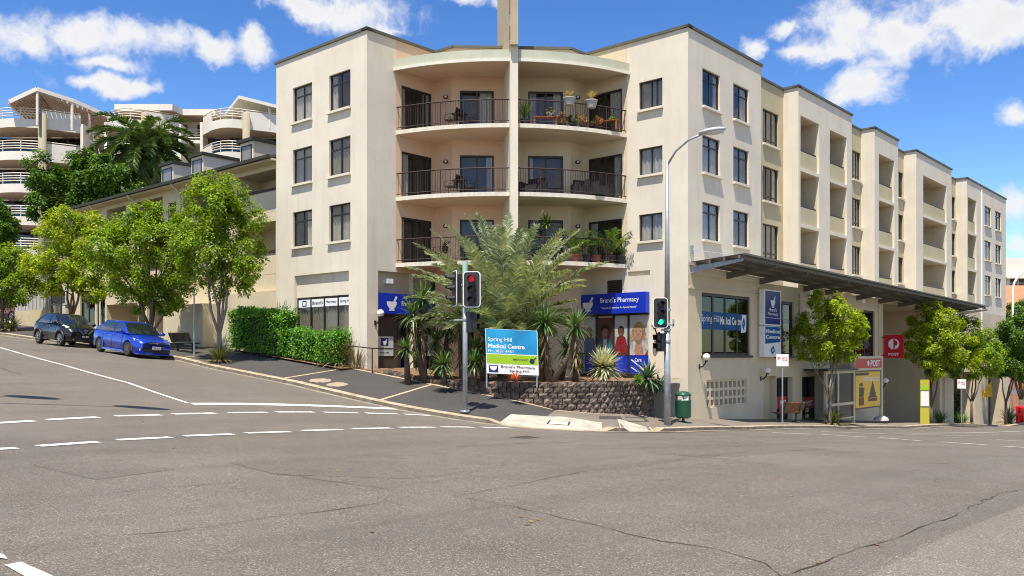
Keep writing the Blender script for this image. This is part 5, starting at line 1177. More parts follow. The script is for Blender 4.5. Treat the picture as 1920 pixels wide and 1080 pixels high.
def hedge(label, u0, u1_, v0, v1, h, m, seed, n, L_):
    rg = random.Random(seed); um, vm = (u0 + u1_) / 2, (v0 + v1) / 2; t = thing('hedge', label, 'hedge', W(um, vm, FOOTT(INU, vm)), ANG); V, Fc = [], []
    for i in range(n):
        f = rg.random(); v = v0 + (v1 - v0) * rg.random(); zb = FOOTT(INU, v); face = rg.random()
        tt_ = abs(2 * (v - v0) / (v1 - v0) - 1); rnd = -.22 * h * tt_ ** 5; bulge = rnd * .5 + .10 * math.sin(v * 3.1 + seed) + .06 * math.sin(v * 7.3)
        if face < .42: u = u0 - bulge * .6 + rg.uniform(0, .22); z = zb + .12 + rg.random() * (h + rnd - .12)
        elif face < .78: u = u0 + (u1_ - u0) * rg.random(); z = zb + h + bulge * .8 - rg.random() ** 2 * .25
        else: u = u0 + (u1_ - u0) * rg.random(); v = v0 + rg.uniform(0, .2) if rg.random() < .6 else v1 - rg.uniform(0, .2); z = zb + .12 + rg.random() * (h - .1)
        p = W(u, v, z); out = Vector((-UX, -UY, .5)); nn = (out + rdir(rg) * .9).normalized(); dd = rdir(rg); dd = (dd - nn * dd.dot(nn)).normalized(); k = rg.uniform(.7, 1.2); leaf(V, Fc, p, dd, nn, L_ * k, L_ * k * .55)
    pydata('foliage', V, Fc, m, t); mb = MB()
    for i in range(int((v1 - v0) / .35)):
        v = v0 + .15 + i * .35; b = W((u0 + u1_) / 2 + rg.uniform(-.2, .1), v, FOOTT(INU, v) - .1); mb.tube([b, b + Vector((rg.uniform(-.1, .1), rg.uniform(-.1, .1), h * .8))], [.03, .015], 5)
    mb.build('stems', BARK, t)
    core = MB(FB); core.box(u0 + .22, u1_ - .1, v0 + .2, v1 - .2, FOOTT(INU, vm) + .3, FOOTT(INU, vm) + h - .3); core.build('inner_twigs', mat('twig_dark', (.02, .03, .012), .9), t)
hedge('tall rounded hedge bush by the lobby left of the shop window', -1.05, -.1, pv(541, -.7), pv(437, -.7), 2.0, LFH, 71, 9000, .12)
hedge('low clipped hedge under the shop window', -.95, -.1, pv(640, -.6), pv(532, -.6), 1.32, LFH, 72, 7500, .11)

# soil in the raised bed, block retaining wall
SOIL = mat('bark_mulch', (.16, .085, .045), .95, .45, 9, .8, 26, alt=(.30, .17, .09)); COVR = mat('paver_tan', (.36, .28, .20), .9, .2, 3)
def in_bed(u, v):
    if u < INU or v < INV or (v < VR + .3 and u > pu(1224, INV)): return False
    if u < IC[0] and v < IC[1]: return math.hypot(u - IC[0], v - IC[1]) < INR + .04
    return True
mb = MB(); gu = list(np.arange(INU, UR + .1, .22)); gv = list(np.arange(INV, .3, .22)); V = []; ok = {}
rg = random.Random(3)
for j, v in enumerate(gv):
    for i, u in enumerate(gu):
        z = max(GZ - .06 + .03 * math.sin(u * 3) * math.sin(v * 2.3) + rg.uniform(0, .035), (FOOTT(INU, v) + .03 if u < 3 else -9)); V.append(W(u, v, z)); ok[i, j] = in_bed(u, v)
n = len(gu); fs = [(j * n + i, j * n + i + 1, (j + 1) * n + i + 1, (j + 1) * n + i) for j in range(len(gv) - 1) for i in range(n - 1) if ok[i, j] and ok[i + 1, j] and ok[i, j + 1] and ok[i + 1, j + 1]]
mb.add(V, fs); tag(mb.build('garden_bed', SOIL), 'bark mulch soil of the raised corner bed', 'garden bed', kind='structure')
mb = MB(FB); V = []
for v in np.linspace(VL, .35, 20): V += [(-1.05, v, FOOTT(INU, v) + .012), (.02, v, FOOTT(INU, v) + .03)]
mb.add(V, [(2 * i, 2 * i + 1, 2 * i + 3, 2 * i + 2) for i in range(19)]); tag(mb.build('garden_bed', SOIL), 'narrow mulch strip under the two hedges', 'garden bed', kind='structure')
STONE = mat('split_block', (.075, .054, .042), .95, .6, 7, 1.0, 30, alt=(.25, .185, .145))
_nt = STONE.node_tree; _b = _nt.nodes['Principled BSDF']; _l = _b.inputs['Base Color'].links[0].from_socket; _oi = _nt.nodes.new('ShaderNodeObjectInfo'); _mr = _nt.nodes.new('ShaderNodeMapRange'); _nt.links.new(_oi.outputs['Random'], _mr.inputs[0]); _mr.inputs[3].default_value = .55; _mr.inputs[4].default_value = 1.25
_mx = _nt.nodes.new('ShaderNodeMix'); _mx.data_type = 'RGBA'; _mx.blend_type = 'MULTIPLY'; _mx.inputs[0].default_value = 1.0; _nt.links.new(_l, _mx.inputs[6]); _nt.links.new(_mr.outputs[0], _mx.inputs[7]); _nt.links.new(_mx.outputs[2], _b.inputs['Base Color'])
rw = thing('retaining_wall', 'dark split face block retaining wall round the corner bed', 'retaining wall', W(IC[0], IC[1], -2.4), ANG)
meshes = []
for k in range(5):
    rg = random.Random(80 + k); mb = MB(); nx, nz = 4, 3; Vf = []
    for j in range(nz + 1):
        for i in range(nx + 1):
            e = (i in (0, nx)) or (j in (0, nz)); Vf.append((-.5 + i / nx, -(.0 if e else rg.uniform(.0, .22)) * 1.0, -.5 + j / nz))
    mb.add(Vf, [(j * (nx + 1) + i, j * (nx + 1) + i + 1, (j + 1) * (nx + 1) + i + 1, (j + 1) * (nx + 1) + i) for j in range(nz) for i in range(nx)])
    mb.add([(-.5, 0, -.5), (.5, 0, -.5), (.5, 1, -.5), (-.5, 1, -.5), (-.5, 0, .5), (.5, 0, .5), (.5, 1, .5), (-.5, 1, .5)], [(0, 3, 2, 1), (4, 5, 6, 7), (1, 2, 6, 5), (0, 4, 7, 3)])
    o = mb.build('block_proto', STONE); meshes.append(o.data); bpy.data.objects.remove(o)
path = []
for v in np.arange(-1.6, IC[1], -.02): path.append((INU, v))
for a in np.arange(PI, 1.5 * PI, .008): path.append((IC[0] + INR * math.cos(a), IC[1] + INR * math.sin(a)))
uend_w = pu(1224, INV)
for u in np.arange(IC[0], uend_w, .02): path.append((u, INV))
for v in np.arange(INV, VR + .9, .02): path.append((uend_w, v))
BW, BH = .30, .19; acc = 0; stops = [(path[0], path[1])]; d = 0
for a, b in zip(path[:-1], path[1:]):
    d += math.hypot(b[0] - a[0], b[1] - a[1])
    if d >= BW / 2: stops.append((a, b)); d = 0
rg = random.Random(9); invr = rootm(rw).inverted(); nb = 0
for si, (a, b) in enumerate(stops):
    fz = FOOTT(*a); top = max(-.96, fz + .17) if a[1] > -5.2 and a[0] < 0 else -.96
    t = Vector((b[0] - a[0], b[1] - a[1])).normalized(); tw = (W(b[0], b[1]) - W(a[0], a[1])).normalized(); nrm = Vector((-tw.y, tw.x, 0))
    row = 0; z = top
    while z > fz - .02 and row < 8:
        if (si + row) % 2 == 0:
            M = Matrix.Translation(W(a[0], a[1], z - BH / 2) + Vector((rg.uniform(-.006, .006), rg.uniform(-.006, .006), 0)))
            Rm = Matrix(((tw.x, nrm.x, 0, 0), (tw.y, nrm.y, 0, 0), (0, 0, 1, 0), (0, 0, 0, 1))); S = Matrix.Diagonal((BW - .004, .22 * rg.uniform(.8, 1.3), BH - .004, 1))
            inst('block', meshes[rg.randrange(5)], rw, invr @ M @ Rm @ S); nb += 1
        z -= BH; row += 1
mb = MB(); P_ = [p for i, p in enumerate(path) if i % 8 == 0]; V = []
for p, q_ in zip(P_[:-1], P_[1:]):
    tw = (W(*q_) - W(*p)).normalized(); nrm = Vector((-tw.y, tw.x, 0)); c_ = W(*p) + nrm * .08; V += [Vector((c_.x, c_.y, -3.0)), Vector((c_.x, c_.y, max(-.99, FOOTT(*p) + .1)))]
mb.add(V, [(2 * i, 2 * i + 2, 2 * i + 3, 2 * i + 1) for i in range(len(V) // 2 - 1)]); mb.build('backing', STONE, rw)
print('blocks', nb)
# fallen leaves on the road
LITT = leafm('fallen_leaf', (.45, .33, .05), (.30, .10, .04), .1)
V, Fc = [], []; rg = random.Random(77)
for (px, py) in [(1475, 897), (1760, 903), (1728, 922), (1637, 1021), (1530, 1058), (272, 791), (268, 787), (372, 850), (320, 842), (640, 883), (985, 970), (990, 978), (980, 985), (1000, 975), (1240, 900), (1452, 824), (1395, 827), (1443, 897), (1100, 870), (700, 1000), (1480, 932)]:
    u, v = ground_hit(px, py); p = W(u, v, zroad(u, v) + .014); a = rg.uniform(0, 6.28); leaf(V, Fc, p, Vector((math.cos(a), math.sin(a), .02)), Vector((0, 0, 1)), .10, .045)
o = pydata('fallen_leaves', V, Fc, LITT, road); o['kind'] = 'stuff'
# ------------------------------------------------------------------ cars
def place_m(name, label, cat, M, group=None):
    o = bpy.data.objects.new(name, None); C.objects.link(o); o.matrix_world = M; ROOTM[o.name] = M.copy(); o.empty_display_size = .3; return tag(o, label, cat, group)
TYRE = mat('tyre', (.018, .017, .016), .85); CHROME = mat('chrome', (.62, .62, .63), .18, metal=1.0); RIM = mat('alloy_rim', (.42, .41, .40), .3, metal=.85); RIMG = mat('bronze_rim', (.20, .17, .14), .35, metal=.8); LAMPG = mat('lamp_clear', (.55, .57, .60), .12, spec=.8); AMBER = mat('lamp_amber', (.55, .18, .02), .3); CARGL = mat('car_glass', (.012, .016, .018), .04, spec=.9, coat=.6); CABIN = mat('cabin_dark', (.02, .02, .022), .8); PLW = mat('plate_white', (.68, .66, .62), .4); PLM = mat('plate_maroon', (.25, .01, .03), .5)
def interp(tab, x):
    for (a, b), (c, d) in zip(tab[:-1], tab[1:]):
        if a <= x <= c: t = (x - a) / (c - a); return b + (d - b) * t
    return tab[0][1] if x < tab[0][0] else tab[-1][1]
def sm3(tab, x): return (interp(tab, x - .07) + 2 * interp(tab, x) + interp(tab, x + .07)) / 4
def car(name, label, M, paint, P, group=None):
    c = place_m(name, label, 'car', M, group); fr = M; L2 = P['L'] / 2; Wd = P['W'] / 2; wr = P['wr']; ax = P['axles']
    top = P['top']; wid = P['wid']; bot = P['bot']; xs = list(np.linspace(-L2, L2, 61)); secs = []
    for x in xs:
        zt = sm3(top, x); w = Wd * sm3(wid, x); zb = sm3(bot, x); ar = 0.0
        for a in ax:
            d = abs(x - a)
            if d < wr + .07: ar = max(ar, math.sqrt((wr + .07) ** 2 - d * d) + wr)
        zs = max(zb, ar); zm = max(zs + .02, zb + (zt - zb) * .52); crown = .05 * min(1, (L2 - abs(x)) / .3 + .2)
        secs.append([(0, zt + crown), (w * .5, zt + crown * .8), (w * .80, zt + .005), (w * .93, zt - .05), (w * .985, max(zs + .01, (zt + zm) / 2 + .03)), (w * (1.0 + (.012 if ar > zb else 0)), zm), (w * (.985 + (.03 if ar > zb else 0)), zs), (w * .80, zs + (.0 if ar <= zb else .0)), (0, zs)])
    mb = MB(fr); n = 9; V = []
    for x, s in zip(xs, secs):
        for (y, z) in s: V.append((x, -y, z))
        for (y, z) in s[1:-1][::-1]: V.append((x, y, z))
    m = n + 7
    fs = [(i * m + j, i * m + (j + 1) % m, (i + 1) * m + (j + 1) % m, (i + 1) * m + j) for i in range(60) for j in range(m)] + [tuple(range(m)), tuple(60 * m + j for j in range(m - 1, -1, -1))]
    mb.add(V, fs); body = mb.build('body', paint, c, True)
    # greenhouse
    g = P['cab']; (xf, xr, zb_), (tf, tr_, zt_) = g; yb, yt = Wd * .90, Wd * P.get('roofw', .70)
    mb = MB(fr); N_ = 9
    def ring(x0, x1, y, z, bow):
        R_ = []
        for i in range(N_ + 1): yy = -y + 2 * y * i / N_; R_.append((x0 + bow * (1 - (yy / y) ** 2), yy, z))
        for i in range(N_ + 1): yy = y - 2 * y * i / N_; R_.append((x1 - bow * .6 * (1 - (yy / y) ** 2), yy, z))
        return R_
    rings = [ring(xf, xr, yb, zb_, .16), ring((xf + tf * 1.15) / 2.15, (xr + tr_) / 2, (yb + yt) / 2 + .025, (zb_ + zt_) / 2, .13), ring(tf, tr_, yt, zt_ - .03, .09), ring(tf - .2, tr_ + .18, yt * .82, zt_ + .012, .05)]
    k = 2 * (N_ + 1); V = [p for r_ in rings for p in r_]
    mb.add(V, [(i * k + j, i * k + (j + 1) % k, (i + 1) * k + (j + 1) % k, (i + 1) * k + j) for i in range(3) for j in range(k)] + [tuple(3 * k + j for j in range(k))]); mb.build('roof', paint, body, True)
    def glass(pts, nm):
        mb = MB(fr); mb.poly(pts); return mb.build(nm, CARGL, c)
    lift = .012
    def onring(i, a, b, t):                                # blend of two ring points, t up
        return Vector(rings[0][a]).lerp(Vector(rings[2][a]), t)
    # windscreen and rear screen as curved strips
    for nm, rng_, sx in (('windscreen', range(0, N_ + 1), 1), ('rear_screen', range(N_ + 1, k), -1)):
        mb = MB(fr); V = []; rr = list(rng_)
        for q_, j in enumerate(rr):
            e = .06 if q_ in (0, len(rr) - 1) else 0; 
            for (r0, r1, t) in ((0, 1, .05), (0, 1, .9), (1, 2, .45), (1, 2, .9)):
                p = Vector(rings[r0][j]).lerp(Vector(rings[r1][j]), t); p.x += sx * .012; p.y *= .93; p.z += .006; V.append(p)
        mb.add(V, [(4 * i + j, 4 * i + 4 + j, 4 * i + 5 + j, 4 * i + 1 + j) for i in range(len(rr) - 1) for j in range(3)]); mb.build(nm, CARGL, c, True)
    for sg in (-1, 1):
        def sp(x, t):                                      # point on the cabin side at height t
            z = zb_ + (zt_ - .03 - zb_) * t; y = (yb + (yt - yb) * t + .028 * math.sin(PI * t)) + .012; return Vector((x, sg * y, z))
        xF = lambda t: xf + (tf - xf) * t; xR = lambda t: xr + (tr_ - xr) * t; mid_ = P['pillar']
        for nm, fa, fb in (('side_window', lambda t: xF(t) - .17 + .03 * t, lambda t: mid_ + .03), ('side_window', lambda t: mid_ - .04, lambda t: max(xR(t) + .30 + P.get('q', 0) * t, xR(t) + .12))):
            mb = MB(fr); V = []; ts_ = (.06, .35, .65, .9)
            for t in ts_: V += [sp(fa(t), t), sp(fb(t), t)]
            mb.add(V, [(2 * i, 2 * i + 1, 2 * i + 3, 2 * i + 2) for i in range(3)]); mb.build(nm, CARGL, c, True)
        mr_ = MB(fr); mc = Vector((xf - .28, sg * (Wd * .93 + .13), zb_ + .07)); mr_.sph(mc, .12, 10, 8, 0, (.65, 1.0, .72)); mr_.beam((xf - .26, sg * Wd * .88, zb_ + .02), mc, .05, .05); mr_.build('mirror', paint if P.get('mirror', 1) else BLACK, c, True)
        # doors: seams and handles
        for x in (xf - .32, mid_, ax[0] + wr + .10 if False else P['reard']):
            s = MB(fr); i = min(range(61), key=lambda q_: abs(xs[q_] - x)); S_ = secs[i]; s.tube([(x, sg * (S_[j][0] + .003), S_[j][1]) for j in (3, 4, 5, 6)], .006, 4); s.build('door_seam', BLACK, body)
        for x in (mid_ + .16, P['reard'] + .18):
            i = min(range(61), key=lambda q_: abs(xs[q_] - x)); S_ = secs[i]; s = MB(fr); s.obox((x, sg * (S_[4][0] + .015), S_[4][1] + .04), (.09, 0, 0), (0, .014, 0), (0, 0, .016)); s.build('door_handle', paint, body)
        # wheels
        for a in ax:
            w = MB(fr); yc = sg * (Wd - .10); w.lathe((a, yc - sg * .11, wr), [(wr * .62, -.0), (wr * .92, 0), (wr, .035), (wr, .17), (wr * .94, .205), (wr * .70, .215), (wr * .66, .19), (.0, .12)], 24, 0, (0, sg, 0)); wo = w.build('wheel', TYRE, c, True)
            r_ = MB(fr); yo = yc + sg * .085; r_.lathe((a, yo, wr), [(wr * .68, -.04), (wr * .70, .02), (wr * .64, .022), (wr * .62, -.05)], 24, 0, (0, sg, 0))
            for q_ in range(P['spokes']):
                t = 2 * PI * q_ / P['spokes'] + .3; d = Vector((math.cos(t), 0, math.sin(t))); r_.beam(Vector((a, yo + sg * .012, wr)) + d * .03, Vector((a, yo + sg * .0, wr)) + d * wr * .66, .028, .045 if P['spokes'] > 8 else .07, up=(0, 1, 0))
            r_.cyl((a, yo - .01 * sg, wr), (a, yo + sg * .03, wr), .055, n=10); r_.build('rim', P['rim'], wo)
            ww = MB(fr); ww.box(a - wr - .05, a + wr + .05, sg * .45, sg * (Wd - .22), .2, wr * 2 + .02); ww.build('wheel_well', BLACK, body)
            fl = MB(fr); pts = [(a + (wr + .075) * math.cos(t), sg * (Wd * sm3(wid, a + wr * math.cos(t)) * 1.02), wr + (wr + .075) * math.sin(t)) for t in np.linspace(-.15, PI + .15, 15)]; fl.tube(pts, .018 if not P.get('clad') else .04, 5); fl.build('wheel_arch', BLACK if P.get('clad') else paint, body)
    P['front'](c, fr, P, paint)
    return c
def road_M(u, v, ang=0.0):
    """car frame: x points down the left street (towards -v)"""
    h = Vector((0, -1)); ca, sa = math.cos(ang), math.sin(ang); h = Vector((h.x * ca - h.y * sa, h.x * sa + h.y * ca))
    p = Vector((u, v)); l = Vector((-h.y, h.x)); zc = zroad(u, v); zx = (zroad(*(p + h * 1.3)) - zroad(*(p - h * 1.3))) / 2.6; zy = (zroad(*(p + l * .7)) - zroad(*(p - l * .7))) / 1.4
    X = Vector((h.x * UX + h.y * VX, h.x * UY + h.y * VY, zx)).normalized(); Yl = Vector((l.x * UX + l.y * VX, l.x * UY + l.y * VY, zy)); Z = X.cross(Yl).normalized(); Yl = Z.cross(X)
    zc = (zroad(*(p + h * 1.3)) + zroad(*(p - h * 1.3))) / 2; o = W(u, v, zc + .012)
    return Matrix(((X.x, Yl.x, Z.x, o.x), (X.y, Yl.y, Z.y, o.y), (X.z, Yl.z, Z.z, o.z), (0, 0, 0, 1)))
def plate(c, fr, x, z, txt, bg, ink, tilt=0.0):
    PM = fr @ Matrix(((0, 0, 1, x), (1, 0, 0, 0), (0, 1, 0, z), (0, 0, 0, 1))); mb = MB(PM); mb.box(-.19, .19, -.065, .065, -.01, .008); p = mb.build('number_plate', bg, c); mb = MB(PM); add_text(mb, txt, -.165, -.04, .33, .08, .011, 0, .02); mb.build('plate_text', ink, p)
def front_blue(c, fr, P, paint):
    F_ = P['L'] / 2
    for sg in (-1, 1):
        mb = MB(fr); y0, y1 = sg * .44, sg * .80; V = [(F_ - .10, y0, .64), (F_ - .42, y1, .70), (F_ - .55, y1 + sg * .005, .80), (F_ - .20, y0, .715)]; mb.poly(V); mb.slabpoly(V, (.015, sg * .008, .01)); hl = mb.build('headlight', LAMPG, c)
        mb = MB(fr); mb.sph((F_ - .22, sg * .56, .69), .055, 10, 8); mb.sph((F_ - .36, sg * .70, .73), .05, 10, 8); mb.build('reflector', CHROME, hl, True)
        mb = MB(fr); mb.cyl((F_ - .10, sg * .66, .34), (F_ - .06, sg * .655, .34), .055, n=10); mb.build('fog_light', LAMPG, c)
    mb = MB(fr); mb.add([(F_ + .012, -.42, .60), (F_ + .012, .42, .60), (F_ - .03, .40, .70), (F_ - .03, -.40, .70)], [(0, 1, 2, 3)]); gr = mb.build('grille', BLACK, c); mb = MB(fr); mb.box(F_ + .0, F_ + .025, -.43, .43, .645, .668); mb.sph((F_ + .02, 0, .66), .05, 10, 8, 0, (.4, 1.4, .7)); mb.build('grille_bar', CHROME, gr)
    mb = MB(fr); mb.box(F_ - .06, F_ + .02, -.58, .58, .24, .40); mb.build('air_intake', BLACK, c)
    mb = MB(fr); mb.add([(1.25, -.33, .975), (1.25, .33, .975), (.72, .40, 1.0), (.72, -.40, 1.0), (1.25, -.33, .91), (1.25, .33, .91)], [(0, 1, 2, 3), (4, 5, 1, 0)]); mb.add([(1.25, -.33, .91), (1.25, -.33, .975), (.72, -.4, 1.0), (.72, -.4, .9)], [(0, 1, 2, 3)]); mb.add([(1.25, .33, .91), (1.25, .33, .975), (.72, .4, 1.0), (.72, .4, .9)], [(3, 2, 1, 0)]); sc = mb.build('bonnet_scoop', paint, c); mb = MB(fr); mb.add([(1.253, -.30, .925), (1.253, .30, .925), (1.253, .30, .965), (1.253, -.30, .965)], [(0, 1, 2, 3)]); mb.build('scoop_mouth', BLACK, sc)
    mb = MB(fr); mb.box(F_ - .35, F_ + .04, -.80, .80, .15, .19); mb.build('front_lip', paint, c); plate(c, fr, F_ + .03, .45, '338 KXE', PLW, PLM)
    for sg in (-1, 1): mb = MB(fr); mb.box(-1.0, 1.0, sg * .84, sg * .88, .16, .24); mb.build('side_skirt', paint, c)
def front_black(c, fr, P, paint):
    F_ = P['L'] / 2
    for sg in (-1, 1):
        mb = MB(fr); mb.sph((F_ - .20, sg * .60, .66), .125, 14, 10, 0, (.7, 1, 1)); hl = mb.build('headlight', LAMPG, c, True); mb = MB(fr); mb.lathe((F_ - .17, sg * .605, .66), [(.13, 0), (.15, .02), (.14, .05), (.12, .03)], 16, 0, (1, sg * .3, 0)); mb.build('bezel', CHROME, hl)
        mb = MB(fr); V = [(F_ - .30, sg * .62, .93), (F_ - .75, sg * .74, 1.03), (F_ - .80, sg * .79, .97), (F_ - .36, sg * .76, .86)]; mb.slabpoly(V, (.03, sg * .02, .03)); mb.build('running_lamp', LAMPG, c); mb = MB(fr); mb.cyl((F_ - .12, sg * .62, .36), (F_ - .05, sg * .61, .36), .06, n=10); mb.build('fog_light', LAMPG, c)
        mb = MB(fr); mb.beam((F_ + .01, sg * .34, .86), (F_ + .035, sg * .10, .64), .05, .06); mb.build('chrome_vee', CHROME, c)
    mb = MB(fr); mb.add([(F_ + .012, -.40, .60), (F_ + .012, .40, .60), (F_ - .02, .40, .86), (F_ - .02, -.40, .86)], [(0, 1, 2, 3)]); mb.build('grille', BLACK, c); mb = MB(fr); mb.lathe((F_ + .02, 0, .78), [(.075, 0), (.085, .015), (.06, .02), (.05, .0)], 16, 0, (1, 0, 0)); mb.box(F_ + .02, F_ + .045, -.10, .10, .765, .795); mb.build('badge', CHROME, c)
    mb = MB(fr); mb.box(F_ - .06, F_ + .025, -.55, .55, .28, .46); mb.build('air_intake', BLACK, c); plate(c, fr, F_ + .04, .53, 'KLY 88W', BLACK, PLW)
def front_none(c, fr, P, paint):
    F_ = P['L'] / 2
    for sg in (-1, 1): mb = MB(fr); mb.box(F_ - .12, F_ + .015, sg * .5, sg * .8, .62, .78); mb.build('headlight', LAMPG, c); mb = MB(fr); mb.box(-F_ - .015, -F_ + .1, sg * .62, sg * .8, .7, 1.0); mb.build('tail_light', AMBER, c)
def paintm(name, col, fl=.25): return mat(name, col, .28, metal=fl, coat=1.0, spec=.6)
BLUEP = paintm('blue_paint', (.006, .045, .42), .35); BLKP = mat('black_paint', (.005, .005, .006), .3, coat=.7, spec=.35); MARP = paintm('maroon_paint', (.13, .008, .014), .3)
hatch = dict(L=4.42, W=1.76, wr=.315, axles=(-1.26, 1.36), spokes=14, rim=RIMG, pillar=-.12, reard=-.98, roofw=.70,
             top=[(-2.21, .92), (-2.1, 1.0), (-1.5, 1.0), (0, .985), (.9, .96), (1.5, .88), (2.0, .76), (2.15, .70), (2.21, .62)], wid=[(-2.21, .84), (-2.05, .93), (-1.5, 1.0), (1.3, 1.0), (1.8, .95), (2.1, .82), (2.21, .70)],
             bot=[(-2.21, .38), (-1.9, .26), (-1, .20), (1, .20), (1.9, .18), (2.21, .20)], cab=((1.12, -2.00, .97), (.30, -1.22, 1.48)), front=front_blue)
cross = dict(L=4.14, W=1.78, wr=.345, axles=(-1.22, 1.30), spokes=7, rim=RIM, pillar=-.15, reard=-.92, roofw=.68, clad=1, mirror=0,
             top=[(-2.07, 1.0), (-1.9, 1.08), (-1.3, 1.10), (0, 1.06), (.8, 1.06), (1.4, 1.02), (1.85, .92), (2.0, .84), (2.07, .70)], wid=[(-2.07, .85), (-1.9, .95), (-1.3, 1.02), (-.2, .96), (.6, .97), (1.3, 1.02), (1.8, .92), (2.07, .74)],
             bot=[(-2.07, .45), (-1.8, .32), (-1, .26), (1, .26), (1.8, .26), (2.07, .32)], cab=((1.04, -1.92, 1.05), (.22, -1.10, 1.58)), front=front_black)
suv = dict(L=4.6, W=1.85, wr=.36, axles=(-1.35, 1.40), spokes=6, rim=RIM, pillar=-.1, reard=-1.0, roofw=.78,
           top=[(-2.3, 1.05), (-2.2, 1.1), (0, 1.08), (1.0, 1.06), (2.0, 1.0), (2.3, .9)], wid=[(-2.3, .92), (-2.1, 1.0), (1.8, 1.0), (2.3, .85)], bot=[(-2.3, .4), (-1, .28), (1, .28), (2.3, .35)], cab=((1.0, -2.25, 1.08), (.4, -2.05, 1.80)), front=front_none)
uc = -5.02
def v_for(px, py_u, du): return None
vb = pv(235, uc - .88) ; car('hatchback', 'bright blue hatchback with bonnet scoop parked facing downhill', road_M(uc, vb + 1.36, .02), BLUEP, hatch)
vk = pv(109, uc - .88); car('crossover_car', 'glossy black compact crossover parked behind the blue hatchback', road_M(uc, vk + 1.30, .02), BLKP, cross)
mp = W(.6, pv(26, .6), 0); MM = Matrix.Translation(Vector((mp.x, mp.y, zat(605, mp.y)))) @ Matrix.Rotation(ANG + PI / 2 + PI * .06, 4, 'Z'); car('parked_car', 'maroon car half hidden by the board fence at the left edge', MM, MARP, suv)

# ------------------------------------------------------------------ street furniture
def vpost(name, label, cat, base, group=None): return thing(name, label, cat, base, 0, group)
FACE = lambda p: math.atan2(-p.x, p.y)                    # turn towards the camera
LREDON = mat('signal_red', (.25, .008, .015), .3, emit=((1, .02, .05), .22)); LGRN = mat('signal_green', (.02, .4, .25), .3, emit=((.02, .75, .42), .9)); LOFF = mat('signal_off', (.03, .02, .02), .3); SGB = mat('signal_board', (.022, .023, .024), .6)
def signal_head(t, c, rz, lit, h=1.12, w=.50, part='signal_head'):
    Mx = Matrix.Translation(Vector(c)) @ Matrix.Rotation(rz, 4, 'Z'); bx = lambda: MB(Mx)          # faces -y
    def rrect(w_, h_, r, n=5):
        P_ = []
        for cx, cz, a0 in ((w_ / 2 - r, h_ / 2 - r, 0), (-w_ / 2 + r, h_ / 2 - r, PI / 2), (-w_ / 2 + r, -h_ / 2 + r, PI), (w_ / 2 - r, -h_ / 2 + r, 1.5 * PI)):
            P_ += [(cx + r * math.cos(a0 + PI / 2 * i / n), cz + r * math.sin(a0 + PI / 2 * i / n)) for i in range(n + 1)]
        return P_
    mb = bx(); mb.slabpoly([(x, .0, z) for x, z in rrect(w + .06, h + .06, .12)], (0, .02, 0)); hd = mb.build(part, WHITE, t)
    mb = bx(); mb.slabpoly([(x, -.012, z) for x, z in rrect(w, h, .1)], (0, .01, 0)); mb.build('backing_board', SGB, hd)
    mb = bx(); mb.box(-.15, .15, .02, .2, -h * .42, h * .42); mb.build('housing', BLACK, hd)
    for i, k in enumerate((.30, 0, -.30)):
        z = k * h * 1.02; mb = bx(); mb.lathe((0, -.03, z), [(.0, -.015), (.07, -.01), (.105, .015)], 16, 0, (0, 1, 0)); mb.build('lens', (LREDON if lit == i == 0 else LGRN if lit == i == 2 else LOFF), hd)
        mb = bx(); n = 12; V = []
        for j in range(n + 1):
            a = -.35 + (PI + .7) * j / n; V += [(.12 * math.cos(a), -.012, z + .12 * math.sin(a)), (.115 * math.cos(a), -.012 - (.26 if .2 < a < PI - .2 else .10), z + .115 * math.sin(a) - .02)]
        mb.add(V, [(2 * j, 2 * j + 2, 2 * j + 3, 2 * j + 1) for j in range(n)]); mb.build('visor', BLACK, hd)
    return hd
def ped_head(t, c, rz):
    Mx = Matrix.Translation(Vector(c)) @ Matrix.Rotation(rz, 4, 'Z'); mb = MB(Mx); mb.box(-.16, .16, -.02, .16, -.32, .32); hd = mb.build('pedestrian_signal', BLACK, t)
    for z in (.15, -.15): mb = MB(Mx); mb.box(-.13, .13, -.2, -.021, z + .1, z + .125); mb.box(-.13, -.11, -.18, -.021, z - .06, z + .1); mb.box(.11, .13, -.18, -.021, z - .06, z + .1); mb.build('visor', BLACK, hd)
up_ = -3.35; vp_ = pv(872, up_); pb = W(up_, vp_, foot_z(up_, vp_)); Yp = pb.y
tl = vpost('traffic_light', 'traffic light on grey pole showing red before the date palm', 'traffic light', pb)
ztop = zat(490, Yp); mb = MB(); mb.cyl(pb - Vector((0, 0, .1)), (pb.x, pb.y, ztop - .55), .078, n=14); mb.cyl(pb, pb + Vector((0, 0, .06)), .16, n=14); mb.build('pole', GALV, tl, True); mb = MB(); mb.cyl((pb.x, pb.y, ztop - .55), (pb.x, pb.y, ztop), .086, n=14); mb.build('pole_cap', mat('cap_green', (.34, .50, .44), .6), tl)
c1 = at(884.5, 542.5, Yp - .22); signal_head(tl, c1, -.12, 0, 1.08, .50); c2_ = at(852, 541, Yp + .1); signal_head(tl, c2_, -1.25, -1, 1.08, .46); ped_head(tl, at(887, 604, Yp - .05), 1.2)
for z in (.18, -.55, -1.05): 
    zz = c1.z + z * .9; mb = MB(); mb.beam((pb.x, pb.y - .05, zz), (c1.x, c1.y + .12, zz), .04, .06); mb.beam((pb.x, pb.y, zz), (c2_.x, c2_.y, zz), .04, .05); mb.cyl((pb.x, pb.y, zz - .03), (pb.x, pb.y, zz + .03), .095, n=12); mb.build('bracket', GALV, tl)
vl = VK + .62; ul = pu(1251, vl); lb = W(ul, vl, foot_z(ul, vl)); Yl_ = lb.y
lp = vpost('street_lamp', 'tall grey street lamp with curved arm and green traffic signal', 'street lamp', lb); zt_ = zat(302, Yl_)
